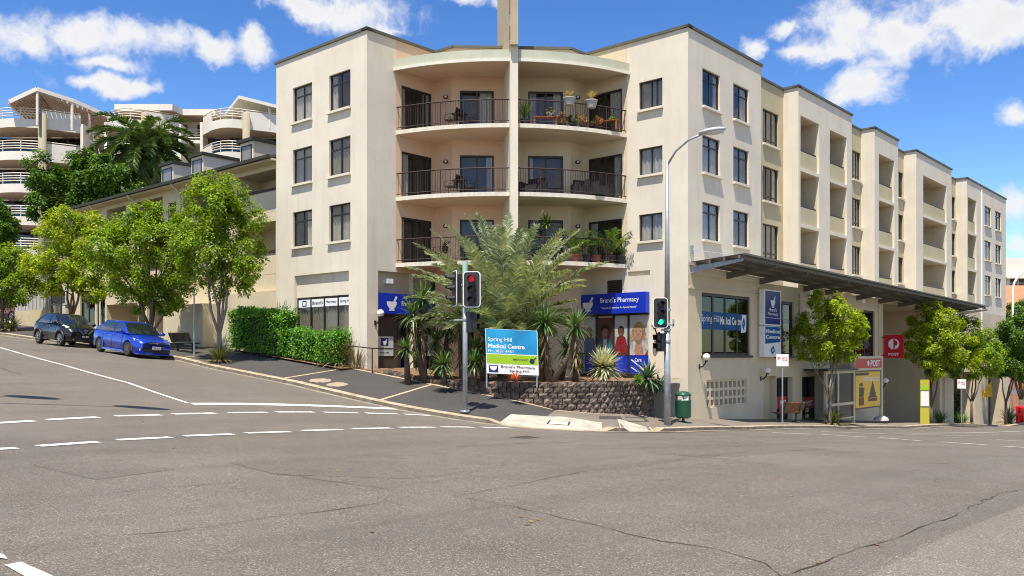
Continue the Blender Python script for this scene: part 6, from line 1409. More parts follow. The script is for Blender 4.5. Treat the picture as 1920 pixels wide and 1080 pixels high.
mb = MB(); mb.cyl(lb - Vector((0, 0, .1)), (lb.x, lb.y, lb.z + 3.6), .125, .105, n=16); mb.cyl((lb.x, lb.y, lb.z + 3.6), (lb.x, lb.y, zt_), .105, .055, n=16); mb.build('pole', GALV, lp, True)
dirv = Vector((-VX, -VY, 0)); e = Vector((lb.x, lb.y, zt_)); arm = [e - Vector((0, 0, .15)), e + dirv * .35 + Vector((0, 0, .30)), e + dirv * .85 + Vector((0, 0, .60)), e + dirv * 1.35 + Vector((0, 0, .72))]
mb = MB(); mb.tube(arm, .038, 8); mb.build('arm', GALV, lp, True)
hd = arm[-1]; Mh = basis(dirv, Vector((0, 0, 1)), hd); mb = MB(Mh); mb.sph((.42, .05, 0), 1.0, 14, 10, 0, (.52, .11, .19)); lh = mb.build('lamp_head', mat('lamp_grey', (.42, .43, .42), .4), lp, True); mb = MB(Mh); mb.sph((.5, -.01, 0), 1.0, 12, 8, 0, (.36, .09, .15)); mb.build('lens', LENS, lh, True)
cg = at(1238.5, 586.5, Yl_ - .2); signal_head(lp, cg, .05, 2, 1.02, .48); ped_head(lp, at(1236, 642, Yl_ - .1), -1.0)
for z in (.1, -.6, -1.0): mb = MB(); mb.beam((lb.x, lb.y, cg.z + z), (cg.x + .05, cg.y + .1, cg.z + z), .05, .06); mb.cyl((lb.x, lb.y, cg.z + z - .04), (lb.x, lb.y, cg.z + z + .04), .13, n=12); mb.build('bracket', GALV, lp)
mb = MB(); q_ = at(1258, 609, Yl_ - .1); mb.obox(q_, (.1, 0, 0), (0, .05, 0), (0, 0, .03)); mb.obox(q_ + Vector((.09, 0, .05)), (.025, 0, 0), (0, .05, 0), (0, 0, .14)); mb.build('sensor_bracket', GALV, lp)
# right hand street lamp and the two lamps out of frame whose shadows fall on the road
vr_ = VK + .5; ur_ = pu(1899, vr_); rb_ = W(ur_, vr_, foot_z(ur_, vr_)); r2 = vpost('street_lamp', 'thin white street lamp with swan neck at the right edge', 'street lamp', rb_)
zt2 = zat(545, rb_.y); mb = MB(); pts = [rb_, rb_ + Vector((0, 0, 4)), Vector((rb_.x, rb_.y, zt2))] + [Vector((rb_.x, rb_.y, zt2)) + Vector((1.3 * (1 - math.cos(a)), 0, 1.5 * math.sin(a))) for a in (.4, .8, 1.2, 1.57)]; mb.tube(pts + [pts[-1] + Vector((1.0, 0, .0))], .085, 10); mb.build('pole', WHITE, r2, True); mb = MB(); mb.obox(pts[-1] + Vector((1.3, 0, 0)), (.5, 0, 0), (0, .15, 0), (0, 0, .06)); mb.build('lamp_head', GALV, r2)
mb = MB(); q_ = at(1899, 735, rb_.y - .12); mb.obox(q_, (.28, 0, 0), (0, .01, 0), (0, 0, .16)); mb.build('route_plate', WHITE, r2)
for i, (px, py, hgt, L_) in enumerate(((228, 763, 11.6, 6.5), (22, 744, 12.2, 5.0))):
    u, v = ground_hit(px, py); g = W(u, v, zroad(u, v)); s = SUN_TRAVEL / -SUN_TRAVEL.z; head = g - s * hgt; base = head + Vector((-L_ * .93, -L_ * .37, 0)); bu, bv = toUV(base.x, base.y); base.z = zroad(bu, bv)
    l = vpost('street_lamp', ('long armed street lamp just outside the left edge, nearer one', 'long armed street lamp just outside the left edge, farther one')[i], 'street lamp', base); mb = MB(); topz = head.z - .3; mb.tube([base, Vector((base.x, base.y, topz - 1)), Vector((base.x, base.y, topz)).lerp(head, .08), head], [.11, .07, .06, .04], 8); mb.build('pole', GALV, l, True); mb = MB(); mb.sph(head + Vector((.45, .18, 0)), 1.0, 12, 8, 0, (.75, .3, .1)); mb.build('lamp_head', GALV, l, True)
# litter bin
vb_ = VK + 1.15; ub_ = pu(1281, vb_); bb = W(ub_, vb_, foot_z(ub_, vb_)); bn = vpost('litter_bin', 'dark green round litter bin with domed lid beside the lamp post', 'litter bin', bb)
GRN = mat('bin_green', (.012, .075, .042), .4, .2, 3); mb = MB(); mb.lathe(bb + Vector((0, 0, .18)), [(.22, 0), (.285, .02), (.29, .05), (.295, .62), (.30, .66), (.27, .66)], 20); mb.build('drum', GRN, bn, True)
mb = MB(); mb.lathe(bb + Vector((0, 0, 1.0)), [(.30, 0), (.305, .04), (.26, .10), (.15, .16), (.0, .18)], 20); mb.build('lid', GRN, bn, True)
for a in np.arange(.4, 6.6, PI / 3): mb = MB(); mb.beam(bb + Vector((.285 * math.cos(a), .285 * math.sin(a), .8)), bb + Vector((.285 * math.cos(a), .285 * math.sin(a), 1.03)), .05, .02); mb.build('lid_post', GRN, bn)
mb = MB(); mb.obox(bb + Vector((.02, -.24, .92)), (.12, 0, 0), (0, .01, 0), (0, 0, .09)); mb.build('notice', WHITE, bn); mb = MB(); mb.lathe(bb + Vector((0, 0, .0)), [(.17, 0), (.16, .03), (.06, .06), (.05, .2)], 12); mb.build('foot', GRN, bn)
# benches
WOOD = mat('bench_timber', (.20, .075, .030), .55, .3, 6); WOODD = mat('bench_timber_dark', (.075, .045, .032), .6, .3, 6); GRF = mat('bench_green', (.03, .075, .055), .5)
def bench(label, base, rz, L_, wood, seatdir=1):
    t = thing('bench', label, 'bench', base, rz); fr = ROOTM[t.name]
    for i in range(5): mb = MB(fr); mb.box(-L_ / 2, L_ / 2, -.02 + i * .095 + .03, .06 + i * .095 + .03, .43, .465); mb.build('seat_slat', wood, t)
    for i in range(5): mb = MB(fr); z = .52 + i * .085; y = -.03 - i * .035; mb.obox((0, y, z + .03), (L_ / 2, 0, 0), (0, -.014, .033), (0, .014 * .4, .014)) ; mb.build('back_slat', wood, t)
    for x in (-L_ / 2 + .25, L_ / 2 - .25):
        mb = MB(fr); mb.box(x - .03, x + .03, .12, .2, 0, .43); mb.box(x - .03, x + .03, -.05, .48, .39, .43); mb.beam((x, -.03, .4), (x, -.21, .95), .05, .05); mb.box(x - .05, x + .05, -.02, .40, 0, .04); mb.build('leg', GRF, t)
    for x in (-L_ / 2 + .02, 0, L_ / 2 - .02): mb = MB(fr); mb.beam((x, -.015, .5), (x, -.20, .95), .03, .02); mb.build('back_strap', GRF, t)
    return t
vb2 = VK + 1.25; u_b = pu(1483, vb2); bench('brown timber bench by the parking sign, facing the post office', W(u_b, vb2, foot_z(u_b, vb2)), ANG - .35, 1.5, WOOD)
ubl = -2.75; v_b = pv(341, ubl); bench('dark timber bench seen from behind beside the blue hatchback', W(ubl, v_b, foot_z(ubl, v_b)), ANG + PI / 2 + PI, 1.9, WOODD)
# sign posts
SRED = mat('sign_red', (.55, .02, .03), .5)
def sign_post(label, px, top, base, w, h, lines=True):
    t = vpost('parking_sign', label, 'sign', base, ); z1 = zat(top, base.y); mb = MB(); mb.cyl(base - Vector((0, 0, .1)), (base.x, base.y, z1 - .02), .03, n=8); mb.build('post', GALV, t)
    rz = FACE(base); Mx = Matrix.Translation(Vector((base.x, base.y, z1 - h / 2))) @ Matrix.Rotation(rz + .05, 4, 'Z') @ Matrix(((1, 0, 0, 0), (0, 0, -1, -.05), (0, 1, 0, 0), (0, 0, 0, 1)))
    mb = MB(Mx); mb.box(-w / 2, w / 2, -h / 2, h / 2, -.006, .006); p = mb.build('plate', WHITE, t)
    if lines:
        mb = MB(Mx); add_text(mb, 'P', -w * .36, h * .0, w * .2, h * .25, .009, 0, .02); add_text(mb, 'BUS', -w * .02, h * .08, w * .42, h * .16, .009, 0, .02); add_text(mb, 'ZONE', -w * .02, -h * .10, w * .42, h * .14, .009, 0, .02); mb.build('lettering', SRED, p)
sign_post('white and red parking sign on thin post before the post office', 1467, 664, base_right(1467, VK + .5), .50, .52)
sign_post('white and red parking sign between the right hand trees', 1803, 711, base_right(1803, VK + .5), .52, .62)
bq = base_left(364, -3.35); t = vpost('sign_pole', 'bare thin steel sign pole beside the dark bench', 'pole', bq); mb = MB(); mb.cyl(bq - Vector((0, 0, .1)), (bq.x, bq.y, zat(548, bq.y)), .032, n=8); mb.build('post', GALV, t); mb = MB(); mb.cyl((bq.x, bq.y, zat(612, bq.y)), (bq.x, bq.y, zat(606, bq.y)), .045, n=8); mb.build('clip', GALV, t)
# handrail at the building corner
hr = thing('handrail', 'dark tubular handrail at the shop corner', 'handrail', W(-.3, 0, -.75)); mb = MB(FB)
fz = lambda u, v: foot_z(u, v)
va = pv(643, -.75); vc = pv(698, -.55); mb.tube([(-.75, va, fz(-.75, va) - .05), (-.75, va, zat(647, depth_u(643, -.75))), (-.55, vc - .1, zat(653.5, depth_u(698, -.55)))], .026, 8); mb.tube([(-.55, vc, fz(-.55, vc) - .05), (-.55, vc, zat(653.5, depth_u(698, -.55))), (.4, -.5, zat(653, 36)), (1.6, -.5, zat(655, 37))], .026, 8); mb.build('rail', RAIL, hr)

# ------------------------------------------------------------------ signs and prints
def sign(name, label, M, cat='sign', group=None):
    o = place_m(name, label, cat, M, group); return o
def ell(mb, x, y, rx, ry, z, mi, n=18, a0=0, a1=2 * PI): mb.poly([(x + rx * math.cos(a0 + (a1 - a0) * i / n), y + ry * math.sin(a0 + (a1 - a0) * i / n), z) for i in range(n + (0 if a1 - a0 > 6.2 else 1))], mi)
def mortar(mb, x, y, s, z, mi):
    mb.poly([(x - s, y + s * .35, z)] + [(x + s * .95 * math.cos(a), y + s * .35 + s * 1.1 * math.sin(a), z) for a in np.linspace(PI, 2 * PI, 10)] + [(x + s, y + s * .35, z)], mi)
    mb.poly([(x - s * .45, y - s * .72, z), (x - s * .55, y - s * .95, z), (x + s * .55, y - s * .95, z), (x + s * .45, y - s * .72, z)], mi); mb.poly([(x + .25 * s, y + .36 * s, z), (x + .75 * s, y + 1.2 * s, z), (x + 1.05 * s, y + 1.0 * s, z), (x + .65 * s, y + .36 * s, z)], mi)
# corner street sign
Ys = 30.2; zc_ = zat(660, Ys); MS = basis((1, .06, -.045), (-.035, -.02, 1), at(960, 660, Ys)); SW, SH = 98 / F * Ys, 84 / F * Ys
CYAN = mat('sign_cyan', (.004, .21, .56), .35, .5, .7, alt=(.02, .40, .72)); LIME = mat('sign_lime', (.30, .50, .012), .4)
sg_ = sign('shop_board', 'blue, lime and white clinic board on posts in the corner bed', at(960, 705, Ys) and Matrix.Translation(Vector((at(960, 660, Ys).x, Ys, GZ))))
mb = MB(MS); mb.box(-SW / 2, SW / 2, -SH / 2, SH / 2, -.03, 0); pn = mb.build('panel', WHITE, sg_)
x0, x1 = -SW / 2 + .02, SW / 2 - .02; H2 = SH / 2
mb = MB(MS); mb.quad((x0, H2 - SH * .545, .003), (x1, H2 - SH * .545, .003), (x1, H2 - .01, .003), (x0, H2 - .01, .003)); mb.build('blue_print', CYAN, pn); mb = MB(MS); mb.quad((x0, H2 - SH * .775, .003), (x1, H2 - SH * .775, .003), (x1, H2 - SH * .565, .003), (x0, H2 - SH * .565, .003)); mb.build('green_print', LIME, pn)
mb = MB(MS); add_text(mb, 'Spring Hill', x0 + .06, H2 - SH * .30, SW * .46, SH * .115, .007, 0, .008); add_text(mb, 'Medical Centre', x0 + .06, H2 - SH * .43, SW * .70, SH * .10, .007, 0, .03); add_text(mb, 'Ph: 3831 4461', x0 + .06, H2 - SH * .525, SW * .48, SH * .065, .007, 0, .004)
add_text(mb, "MEN'S CLINIC", SW * .02, H2 - SH * .69, SW * .28, SH * .045, .007, 1, .02); mb.lathe((SW * .38, H2 - SH * .69, .007), [(SW * .05, 0), (SW * .042, .001)], 20, 1, (0, 0, 1)); mb.poly([(SW * .41, H2 - SH * .65, .008), (SW * .455, H2 - SH * .595, .008), (SW * .47, H2 - SH * .61, .008), (SW * .42, H2 - SH * .665, .008)], 1)
mb.quad((x0 + .06, -H2 + .05, .006), (x0 + .06 + SW * .18, -H2 + .05, .006), (x0 + .06 + SW * .18, -H2 + SH * .19, .006), (x0 + .06, -H2 + SH * .19, .006), 2); ell(mb, x0 + .06 + SW * .09, -H2 + SH * .17, SW * .07, SH * .10, .009, 0, 12, PI, 2 * PI); add_text(mb, "Brand's Pharmacy", -SW * .22, -H2 + SH * .12, SW * .66, SH * .075, .007, 1, .012); add_text(mb, 'Spring Hill', -SW * .06, -H2 + SH * .035, SW * .38, SH * .07, .007, 1, .012); mb.build('lettering', [PRINTW, INK, NAVY], pn)
for sx in (-1, 1): mb = MB(); p = MS @ Vector((sx * (SW / 2 - .03), 0, -.05)); mb.cyl((p.x, p.y, GZ - .2), (p.x, p.y, p.z + SH * .46), .03, n=8); mb.build('post', GALV, sg_)
# fascia and door signs of the pharmacy, left
s1 = sign('fascia_sign', 'blue fascia sign with white mortar bowl over the left shop door', FB @ Matrix.Translation((us_ + 1.5, -.02, 2.1))); mb = MB(f2); xa, xb = us_ + .01, u1 - .06; mb.box(xa, xb, 1.74, 2.60, -.26, -.02); mb.build('box', BLUE, s1); mb = MB(f2); mortar(mb, xa + .75, 2.15, .30, -.012, 0); add_text(mb, "Brand's Pharmacy", xa + 1.3, 2.05, 1.4, .25, -.012, 0, .01); mb.build('lettering', PRINTW, s1)
s2 = sign('door_notice', 'small white shop notice on the brown door', FB @ Matrix.Translation((us_ + .5, 0, .5))); mb = MB(f2); xa = us_ + .02; mb.box(xa, xa + 1.0, -.05, .78, -.235, -.215); mb.build('board', mat('notice_pale', (.55, .60, .57), .5), s2); mb = MB(f2); mb.quad((xa + .3, .38, -.21), (xa + .72, .38, -.21), (xa + .72, .70, -.21), (xa + .3, .70, -.21), 1); mortar(mb, xa + .51, .53, .13, -.207, 0); add_text(mb, "Brand's Pharmacy", xa + .08, .19, .84, .11, -.21, 2, .02); add_text(mb, 'Spring Hill', xa + .25, .03, .5, .10, -.21, 2, .02); mb.build('lettering', [PRINTW, NAVY, INK], s2)
s3 = sign('window_notice', 'pale green shop notice behind the yuccas', FB @ Matrix.Translation((u1 - .5, 0, .5))); mb = MB(f2); xa = pu(802, -.3); mb.box(xa, xa + .95, -.05, .85, .30, .32); mb.build('board', mat('notice_green', (.36, .47, .42), .5), s3); mb = MB(f2); mortar(mb, xa + .45, .5, .17, .325, 0); add_text(mb, "Brand's", xa + .25, .18, .45, .12, .325, 0); add_text(mb, 'Pharmacy', xa + .18, .02, .6, .11, .325, 0); mb.build('lettering', INK, s3); mb = MB(f2); mb.cyl((xa + .1, -.9, .29), (xa + .1, .0, .29), .02, n=6); mb.cyl((xa + .85, -.9, .29), (xa + .85, 0, .29), .02, n=6); mb.build('stake', STEELD, s3)
# right shopfront: fascia and four portrait prints
a0, a1 = a_(1089), a_(1218); s4 = sign('fascia_sign', 'long blue fascia sign with white lettering over the portrait posters', FB @ Matrix.Translation((UR, -(a0 + a1) / 2, 2.1))); mb = MB(f6); mb.box(a0, a1, 1.78, 2.66, .01, .30); mb.build('box', BLUE, s4); mb = MB(f6); mortar(mb, a0 + .62, 2.2, .30, .306, 0); add_text(mb, "Brand's Pharmacy", a0 + 1.30, 2.20, 2.0, .28, .306, 0, .012); add_text(mb, '"Specialised Services for Special Needs"', a0 + 1.35, 1.98, 1.85, .10, .306, 0, .015); mb.build('lettering', PRINTW, s4)
sk = [mat('skin_a', (.56, .27, .18), .6, .28, 7), mat('skin_b', (.50, .25, .17), .6, .28, 7), mat('skin_c', (.24, .10, .06), .6, .28, 7), mat('skin_d', (.66, .36, .25), .6, .28, 7)]
hairm = [mat('hair_grey', (.5, .46, .42), .7, .55, 16), mat('hair_dark', (.03, .018, .012), .6, .55, 16), mat('hair_black', (.012, .01, .01), .6, .55, 16), mat('hair_blond', (.68, .43, .16), .6, .55, 16)]
clo = [mat('shirt_blue', (.16, .24, .45), .8, .45, 6), mat('top_teal', (.01, .22, .24), .8, .45, 6), mat('shirt_red', (.38, .012, .02), .8, .45, 6), mat('coat_white', (.74, .72, .70), .8, .45, 6)]; LIP = mat('lip_red', (.48, .16, .12), .5); GREYB = mat('print_grey', (.50, .52, .53), .6, .4, 3)
edges = [1089, 1120, 1152, 1180, 1218]; names = ['poster of an older smiling man in a blue shirt', 'poster of a dark haired woman in teal and white', 'poster of a smiling man in a dark red shirt', 'large poster of a smiling blond woman in white']
for i in range(4):
    xa, xb = a_(edges[i]) + .05, a_(edges[i + 1]) - .05; w = xb - xa; xm = (xa + xb) / 2 + (.0 if i else .06); z0, z1 = -.02, 1.62
    if i == 3: z0, z1 = -.02, 1.70
    p = sign('poster', names[i] + ' in the shop window', FB @ Matrix.Translation((UR, -xm, z0)), 'poster', 'portrait posters in the right shop window'); fr = f6; o = .05
    mb = MB(fr); mb.box(xa, xb, z0, z1, .01, o); mb.build('sheet', GREYB if i != 1 else mat('print_brown', (.16, .05, .04), .6), p)
    mb = MB(fr); hh_ = z1 - z0; rx = w * (.24 if i != 3 else .33); ry = rx * 1.36; hz = z0 + hh_ * (.62 if i != 3 else .56); q = o + .002
    if i != 1: mb.poly([(xa + .01, z0 + hh_ * .5, q), (xb - .01, z0 + hh_ * .42, q), (xb - .01, z1 - .01, q), (xa + .01, z1 - .01, q)], 5)
    sh_ = z0 + hh_ * (.22 if i != 3 else .16); q += .001
    mb.poly([(xa + .005, z0, q), (xb - .005, z0, q), (xb - .005, sh_, q), (xm + rx * 1.25, hz - ry * 1.05, q), (xm + rx * .5, hz - ry * .8, q), (xm - rx * .5, hz - ry * .8, q), (xm - rx * 1.25, hz - ry * 1.05, q), (xa + .005, sh_, q)], 2); q += .001
    if i in (1, 3): mb.poly([(xm - rx * .7, z0, q), (xm + rx * .9, z0, q), (xm + rx * .45, hz - ry * .85, q), (xm - rx * .45, hz - ry * .85, q)], 5 if i == 1 else 0); q += .001
    if i == 3: mb.poly([(xb - .16, z0, q), (xb - .005, z0, q), (xb - .005, sh_ - .05, q)], 6)
    mb.poly([(xm - rx * .55, hz - ry * 1.0, q), (xm, hz - ry * 1.28, q), (xm + rx * .5, hz - ry * 1.0, q), (xm + rx * .5, hz - ry * .4, q), (xm - rx * .55, hz - ry * .4, q)], 7); q += .001
    if i == 3:
        mb.poly([(xm - rx * 1.1, hz + ry * .4, q), (xm - rx * 1.38, hz - ry * .3, q), (xm - rx * 1.2, hz - ry * 1.0, q), (xm - rx * .75, hz - ry * .75, q), (xm - rx * .7, hz + ry * .3, q)], 1); mb.poly([(xm + rx * 1.05, hz + ry * .5, q), (xm + rx * 1.2, hz - ry * .2, q), (xm + rx * 1.0, hz - ry * .75, q), (xm + rx * .7, hz - ry * .5, q), (xm + rx * .7, hz + ry * .3, q)], 1)
    if i: ell(mb, xm + (rx * .06 if i == 3 else 0), hz + ry * .28, rx * (1.02 if i != 1 else 1.25), ry * (.86 if i != 1 else 1.0), q, 1)
    q += .001
    for sg in (-1, 1): ell(mb, xm + sg * rx * .92, hz - ry * .05, rx * .14, ry * .16, q, 7, 8) if i != 3 else None
    ell(mb, xm, hz - ry * .08, rx * .90, ry * (.90 if i else 1.0), q, 7); q += .001; ell(mb, xm - rx * .13, hz - ry * .02, rx * .72, ry * (.80 if i else .90), q, 0); q += .001
    if i == 0: ell(mb, xm - rx * .78, hz + ry * .1, rx * .14, ry * .3, q, 1, 8); ell(mb, xm + rx * .78, hz + ry * .1, rx * .14, ry * .3, q, 1, 8)
    if i in (1, 3): mb.poly([(xm - rx * .85, hz + ry * .1, q), (xm - rx * .7, hz + ry * .75, q), (xm + rx * .3, hz + ry * .95, q), (xm + rx * .85, hz + ry * .5, q), (xm + rx * .5, hz + ry * .52, q), (xm - rx * .3, hz + ry * .62, q), (xm - rx * .62, hz + ry * .3, q)], 1)
    for sg in (-1, 1): ell(mb, xm + sg * rx * .36 - rx * .05, hz + ry * .08, rx * .11, ry * .04, q, 3, 8); mb.poly([(xm + sg * rx * .36 - rx * .22, hz + ry * .2, q), (xm + sg * rx * .36 + rx * .14, hz + ry * .2, q), (xm + sg * rx * .36 - rx * .04, hz + ry * .245, q)], 7)
    mb.poly([(xm - rx * .18, hz - ry * .24, q), (xm + rx * .1, hz - ry * .24, q), (xm - rx * .02, hz - ry * .02, q)], 7)
    ell(mb, xm - rx * .05, hz - ry * .42, rx * .34, ry * .16, q, 4, 12, PI, 2 * PI); ell(mb, xm - rx * .05, hz - ry * .425, rx * .26, ry * .075, q + .001, 5, 12, PI, 2 * PI)
    dk = mat('skin_shade_%d' % i, tuple(c * .62 for c in sk[i].node_tree.nodes['Principled BSDF'].inputs['Base Color'].default_value[:3]), .6)
    mb.build('portrait', [sk[i], hairm[i], clo[i], BLACK, LIP, PRINTW, clo[2], dk], p)
    mb = MB(fr); mb.quad((xa, z0, o + .03), (xb, z0, o + .03), (xb, z1, o + .03), (xa, z1, o + .03)); mb.build('glazing', GLASS, p)
    if i == 3:
        mb = MB(fr); mb.box(xa, xb, -.80, z0 - .004, .01, o); pb_ = mb.build('blue_panel', BLUE, p); mb = MB(fr); add_text(mb, 'Care', xm - .2, -.30, .34, .16, o + .004, 0, .02); mb.poly([(xa + .05, -.22, o + .003), (xa + .12, -.20, o + .003), (xb - .1, -.68, o + .003), (xb - .17, -.70, o + .003)], 0); mb.poly([(xa + .05, -.55, o + .003), (xa + .10, -.52, o + .003), (xa + .55, -.78, o + .003), (xa + .46, -.79, o + .003)], 0); mb.build('print', PRINTW, pb_)
    else:
        mb = MB(fr); mb.box(xa + .02, xb - .02, -.78, z0 - .02, .01, .04); mb.build('blue_panel', BLUE if i == 0 or i == 2 else FRAME, p)
mb = MB(f6); zz = -.86
for px in (1088, 1120, 1152, 1180): mb.box(a_(px) - .05, a_(px) + .05, -.85, 1.76, .003, .075)
mb.box(a0, a1, 1.70, 1.78, .0, .09); mb.box(a0 - .3, a1, -.93, -.83, .0, .35); mb.build('shopfront_frame', FRAME, bld)
bal = thing('balustrade', 'dark low balustrade in front of the portrait posters', 'balustrade', W(UR - .8, -5.6, -.9), ANG); fb_ = plane_u(UR - .8); b0, b1 = -pv(1068, UR - .8), -pv(1180, UR - .8)
mb = MB(fb_); mb.box(b0, b1, .02, .08, -.03, .03); mb.box(b0, b1, -.80, -.74, -.03, .03); mb.build('rails', STEELD, bal)
for i in range(5): mb = MB(fb_); x = b0 + i * .17; mb.box(x, x + .075, -.74, .02, -.02, .02); mb.build('picket', CONC if i % 2 else STEELD, bal)
# tall light box and post signs on the right facade
xa, xb = pR(1420), pR(1452); s5 = sign('light_box_sign', 'tall blue and white light box sign on the right facade', FB @ Matrix.Translation((xa, VR - .2, 0))); mb = MB(f7); mb.box(xa, xb, 1.36, 3.02, .10, .34); c_a = mb.build('upper_box', WHITE, s5); mb = MB(f7); mb.box(xa, xb, -.10, 1.33, .10, .34); c_b = mb.build('lower_box', WHITE, s5); w = xb - xa
mb = MB(f7); mb.quad((xa + .10, 1.42, .345), (xb - .10, 1.42, .345), (xb - .10, 2.96, .345), (xa + .10, 2.96, .345), 0); mortar(mb, xa + w / 2, 2.45, .26, .349, 1); add_text(mb, "Brand's", xa + w * .3, 2.02, w * .42, .16, .349, 1); add_text(mb, 'Pharmacy', xa + w * .2, 1.80, w * .6, .17, .349, 1); mb.quad((xa + .2, 1.70, .348), (xb - .2, 1.70, .348), (xb - .2, 1.72, .348), (xa + .2, 1.72, .348), 1); mb.build('print', [NAVY, PRINTW], c_a)
TEALD = mat('sign_teal', (.008, .09, .25), .4); mb = MB(f7); mb.poly([(xa + .10, .50, .345), (xb - .08, .60, .345), (xb - .08, 1.30, .345), (xa + .10, 1.30, .345)], 0); add_text(mb, 'Medical', xa + .14, 1.0, w - .26, .18, .349, 1, .03); add_text(mb, 'Centre', xa + .14, .74, w - .3, .18, .349, 1, .03); xm = xa + w / 2; mb.poly([(xm - .26, .22, .345), (xm - .08, .0, .345), (xm + .24, .16, .345), (xm + .05, .44, .345)], 0); mb.poly([(xm - .1, .2, .349), (xm - .02, .12, .349), (xm + .1, .2, .349), (xm + .02, .3, .349)], 1); mb.build('print', [TEALD, PRINTW], c_b)
def post_logo(mb, x, y, r, z, mi):
    mb.poly([(x + r * math.cos(a), y + r * math.sin(a), z) for a in np.linspace(PI * .52, PI * 1.48, 12)], mi)
    P_ = [(x + r * math.cos(a), y + r * math.sin(a), z) for a in np.linspace(-PI * .46, PI * .46, 14)]; Q_ = [(x + .15 * r + r * .52 * math.cos(a), y + .18 * r + r * .52 * math.sin(a), z) for a in np.linspace(-PI * .46, PI * .46, 14)]
    mb.add(P_ + Q_, [(i, i + 1, 15 + i, 14 + i) for i in range(13)], mi)
REDS = MATS['post_red']
hx = pR(1652); s6 = sign('hanging_sign', 'red hanging post sign with white emblem beside the entry', FB @ Matrix.Translation((hx, VR - .7, 0))); MH = basis(Vector((-VX, -VY, 0)), (0, 0, 1), W(hx + .02, VR - .08, 0)); zA, zB = zat(671, W(hx, VR).y - .4), zat(628, W(hx, VR).y - .4); mb = MB(MH); mb.box(.12, 1.22, zA, zB, -.06, .06); mb.build('box', REDS, s6); mb = MB(MH)
post_logo(mb, .67, (zA + zB) / 2 + .14, .32, .064, 0); add_text(mb, 'POST', .36, zA + .14, .62, .16, .064, 0, .03); mb.build('print', PRINTW, s6); mb = MB(MH); mb.box(-.02, .12, zA + .1, zA + .16, -.03, .03); mb.box(-.02, .12, zB - .16, zB - .1, -.03, .03); mb.build('arm', STEELD, s6)
# post office kiosk: cream glazed front, poster frame, post
vk_ = VR - 1.1; fk = plane_v(vk_); pK = lambda px: pu(px, vk_); kb = W(pK(1600), vk_, foot_z(pK(1600), vk_)); kk = thing('bus_shelter', 'cream framed glazed shelter with red sign panel and yellow poster', 'shelter', kb, ANG); gz = kb.z
CRF = mat('cream_frame', (.58, .50, .33), .6, .1, 4); x0, x1, x2, x3 = pK(1548), pK(1570), pK(1600), pK(1652); Yk = depth_v(1600, vk_); zt_k = zat(694, Yk); zr_ = zat(676, Yk)
for x in (x0, x1, x2): mb = MB(fk); mb.box(x - .07, x + .07, gz - .2, zt_k, -.07, .07); mb.build('post', CRF, kk)
mb = MB(fk); mb.box(x0, x2, zt_k - .14, zt_k, -.06, .06); mb.box(x0, x2, zat(755, Yk) - .07, zat(755, Yk) + .07, -.05, .05); mb.box(x0, x2, zat(780, Yk) - .06, zat(780, Yk), -.05, .05); mb.build('transom', CRF, kk)
for xa, xb in ((x0 + .07, x1 - .07), (x1 + .07, x2 - .07)):
    for za, zb in ((zat(755, Yk) + .07, zt_k - .14), (zat(780, Yk), zat(755, Yk) - .07)): mb = MB(fk); mb.box(xa, xb, za, zb, -.01, .0); mb.build('pane', GLASSD, kk)
mb = MB(fk); mb.box(x0 - .3, x2 + .05, zt_k, zt_k + .10, -1.0, .25); mb.build('roof', STEELD, kk)
mb = MB(fk); mb.box(x2 + .05, x3, zr_ - .55, zr_ + .22, -.2, .06); hdp = mb.build('header', CRF, kk); mb = MB(fk); mb.quad((x2 + .12, zr_ - .42, .065), (x3 - .1, zr_ - .42, .065), (x3 - .1, zr_ + .10, .065), (x2 + .12, zr_ + .10, .065), 0); wk = x3 - x2; mb.lathe((x2 + wk * .48, zr_ - .16, .068), [(.16, 0), (.10, .002)], 16, 1, (0, 0, 1)); add_text(mb, 'POST', x2 + wk * .56, zr_ - .34, wk * .36, .36, .069, 1, .03); mb.build('red_sign', [REDS, PRINTW], hdp)
mb = MB(fk); mb.cyl((x3 + .02, gz - .2, .0), (x3 + .02, zr_ + .22, .0), .09, n=10); mb.build('column', CRF, kk); mb = MB(fk); mb.lathe((x3 + .02, gz - .1, .0), [(.42, 0), (.36, .14), (.14, .26)], 14, 0, (0, 1, 0)); mb.build('column_foot', CONC, kk)
YEL = mat('poster_yellow', (.78, .45, .015), .4, .12, 1.5); zp0, zp1 = zat(766, Yk), zat(698, Yk); mb = MB(fk); mb.box(x2 + .10, x3 - .12, zp0 - .08, zp1 + .08, -.1, .03); fr_p = mb.build('poster_frame', BROWN, kk); mb = MB(fk); xa, xb = x2 + .22, x3 - .24; w = xb - xa; h = zp1 - zp0; mb.quad((xa, zp0, .034), (xb, zp0, .034), (xb, zp1, .034), (xa, zp1, .034), 0)
mb.quad((xa + .03, zp1 - h * .10, .037), (xa + w * .52, zp1 - h * .10, .037), (xa + w * .52, zp1 - h * .02, .037), (xa + .03, zp1 - h * .02, .037), 1); add_text(mb, 'RETURNING', xa + w * .35, zp1 - h * .20, w * .58, h * .05, .037, 2, .01); add_text(mb, 'PATTERNS', xa + w * .3, zp1 - h * .28, w * .62, h * .065, .037, 2, .02)
tx_ = xa + w * .68; ty = zp0 + h * .25
for k in range(4): mb.poly([(tx_ - w * (.20 - .045 * k), ty + h * .10 * k, .037 + .001 * k), (tx_ + w * (.20 - .045 * k), ty + h * .10 * k, .037 + .001 * k), (tx_, ty + h * (.10 * k + .20), .037 + .001 * k)], 1)
mb.quad((tx_ - w * .18, ty - h * .10, .038), (tx_ + w * .18, ty - h * .10, .038), (tx_ + w * .18, ty - h * .01, .038), (tx_ - w * .18, ty - h * .01, .038), 3)
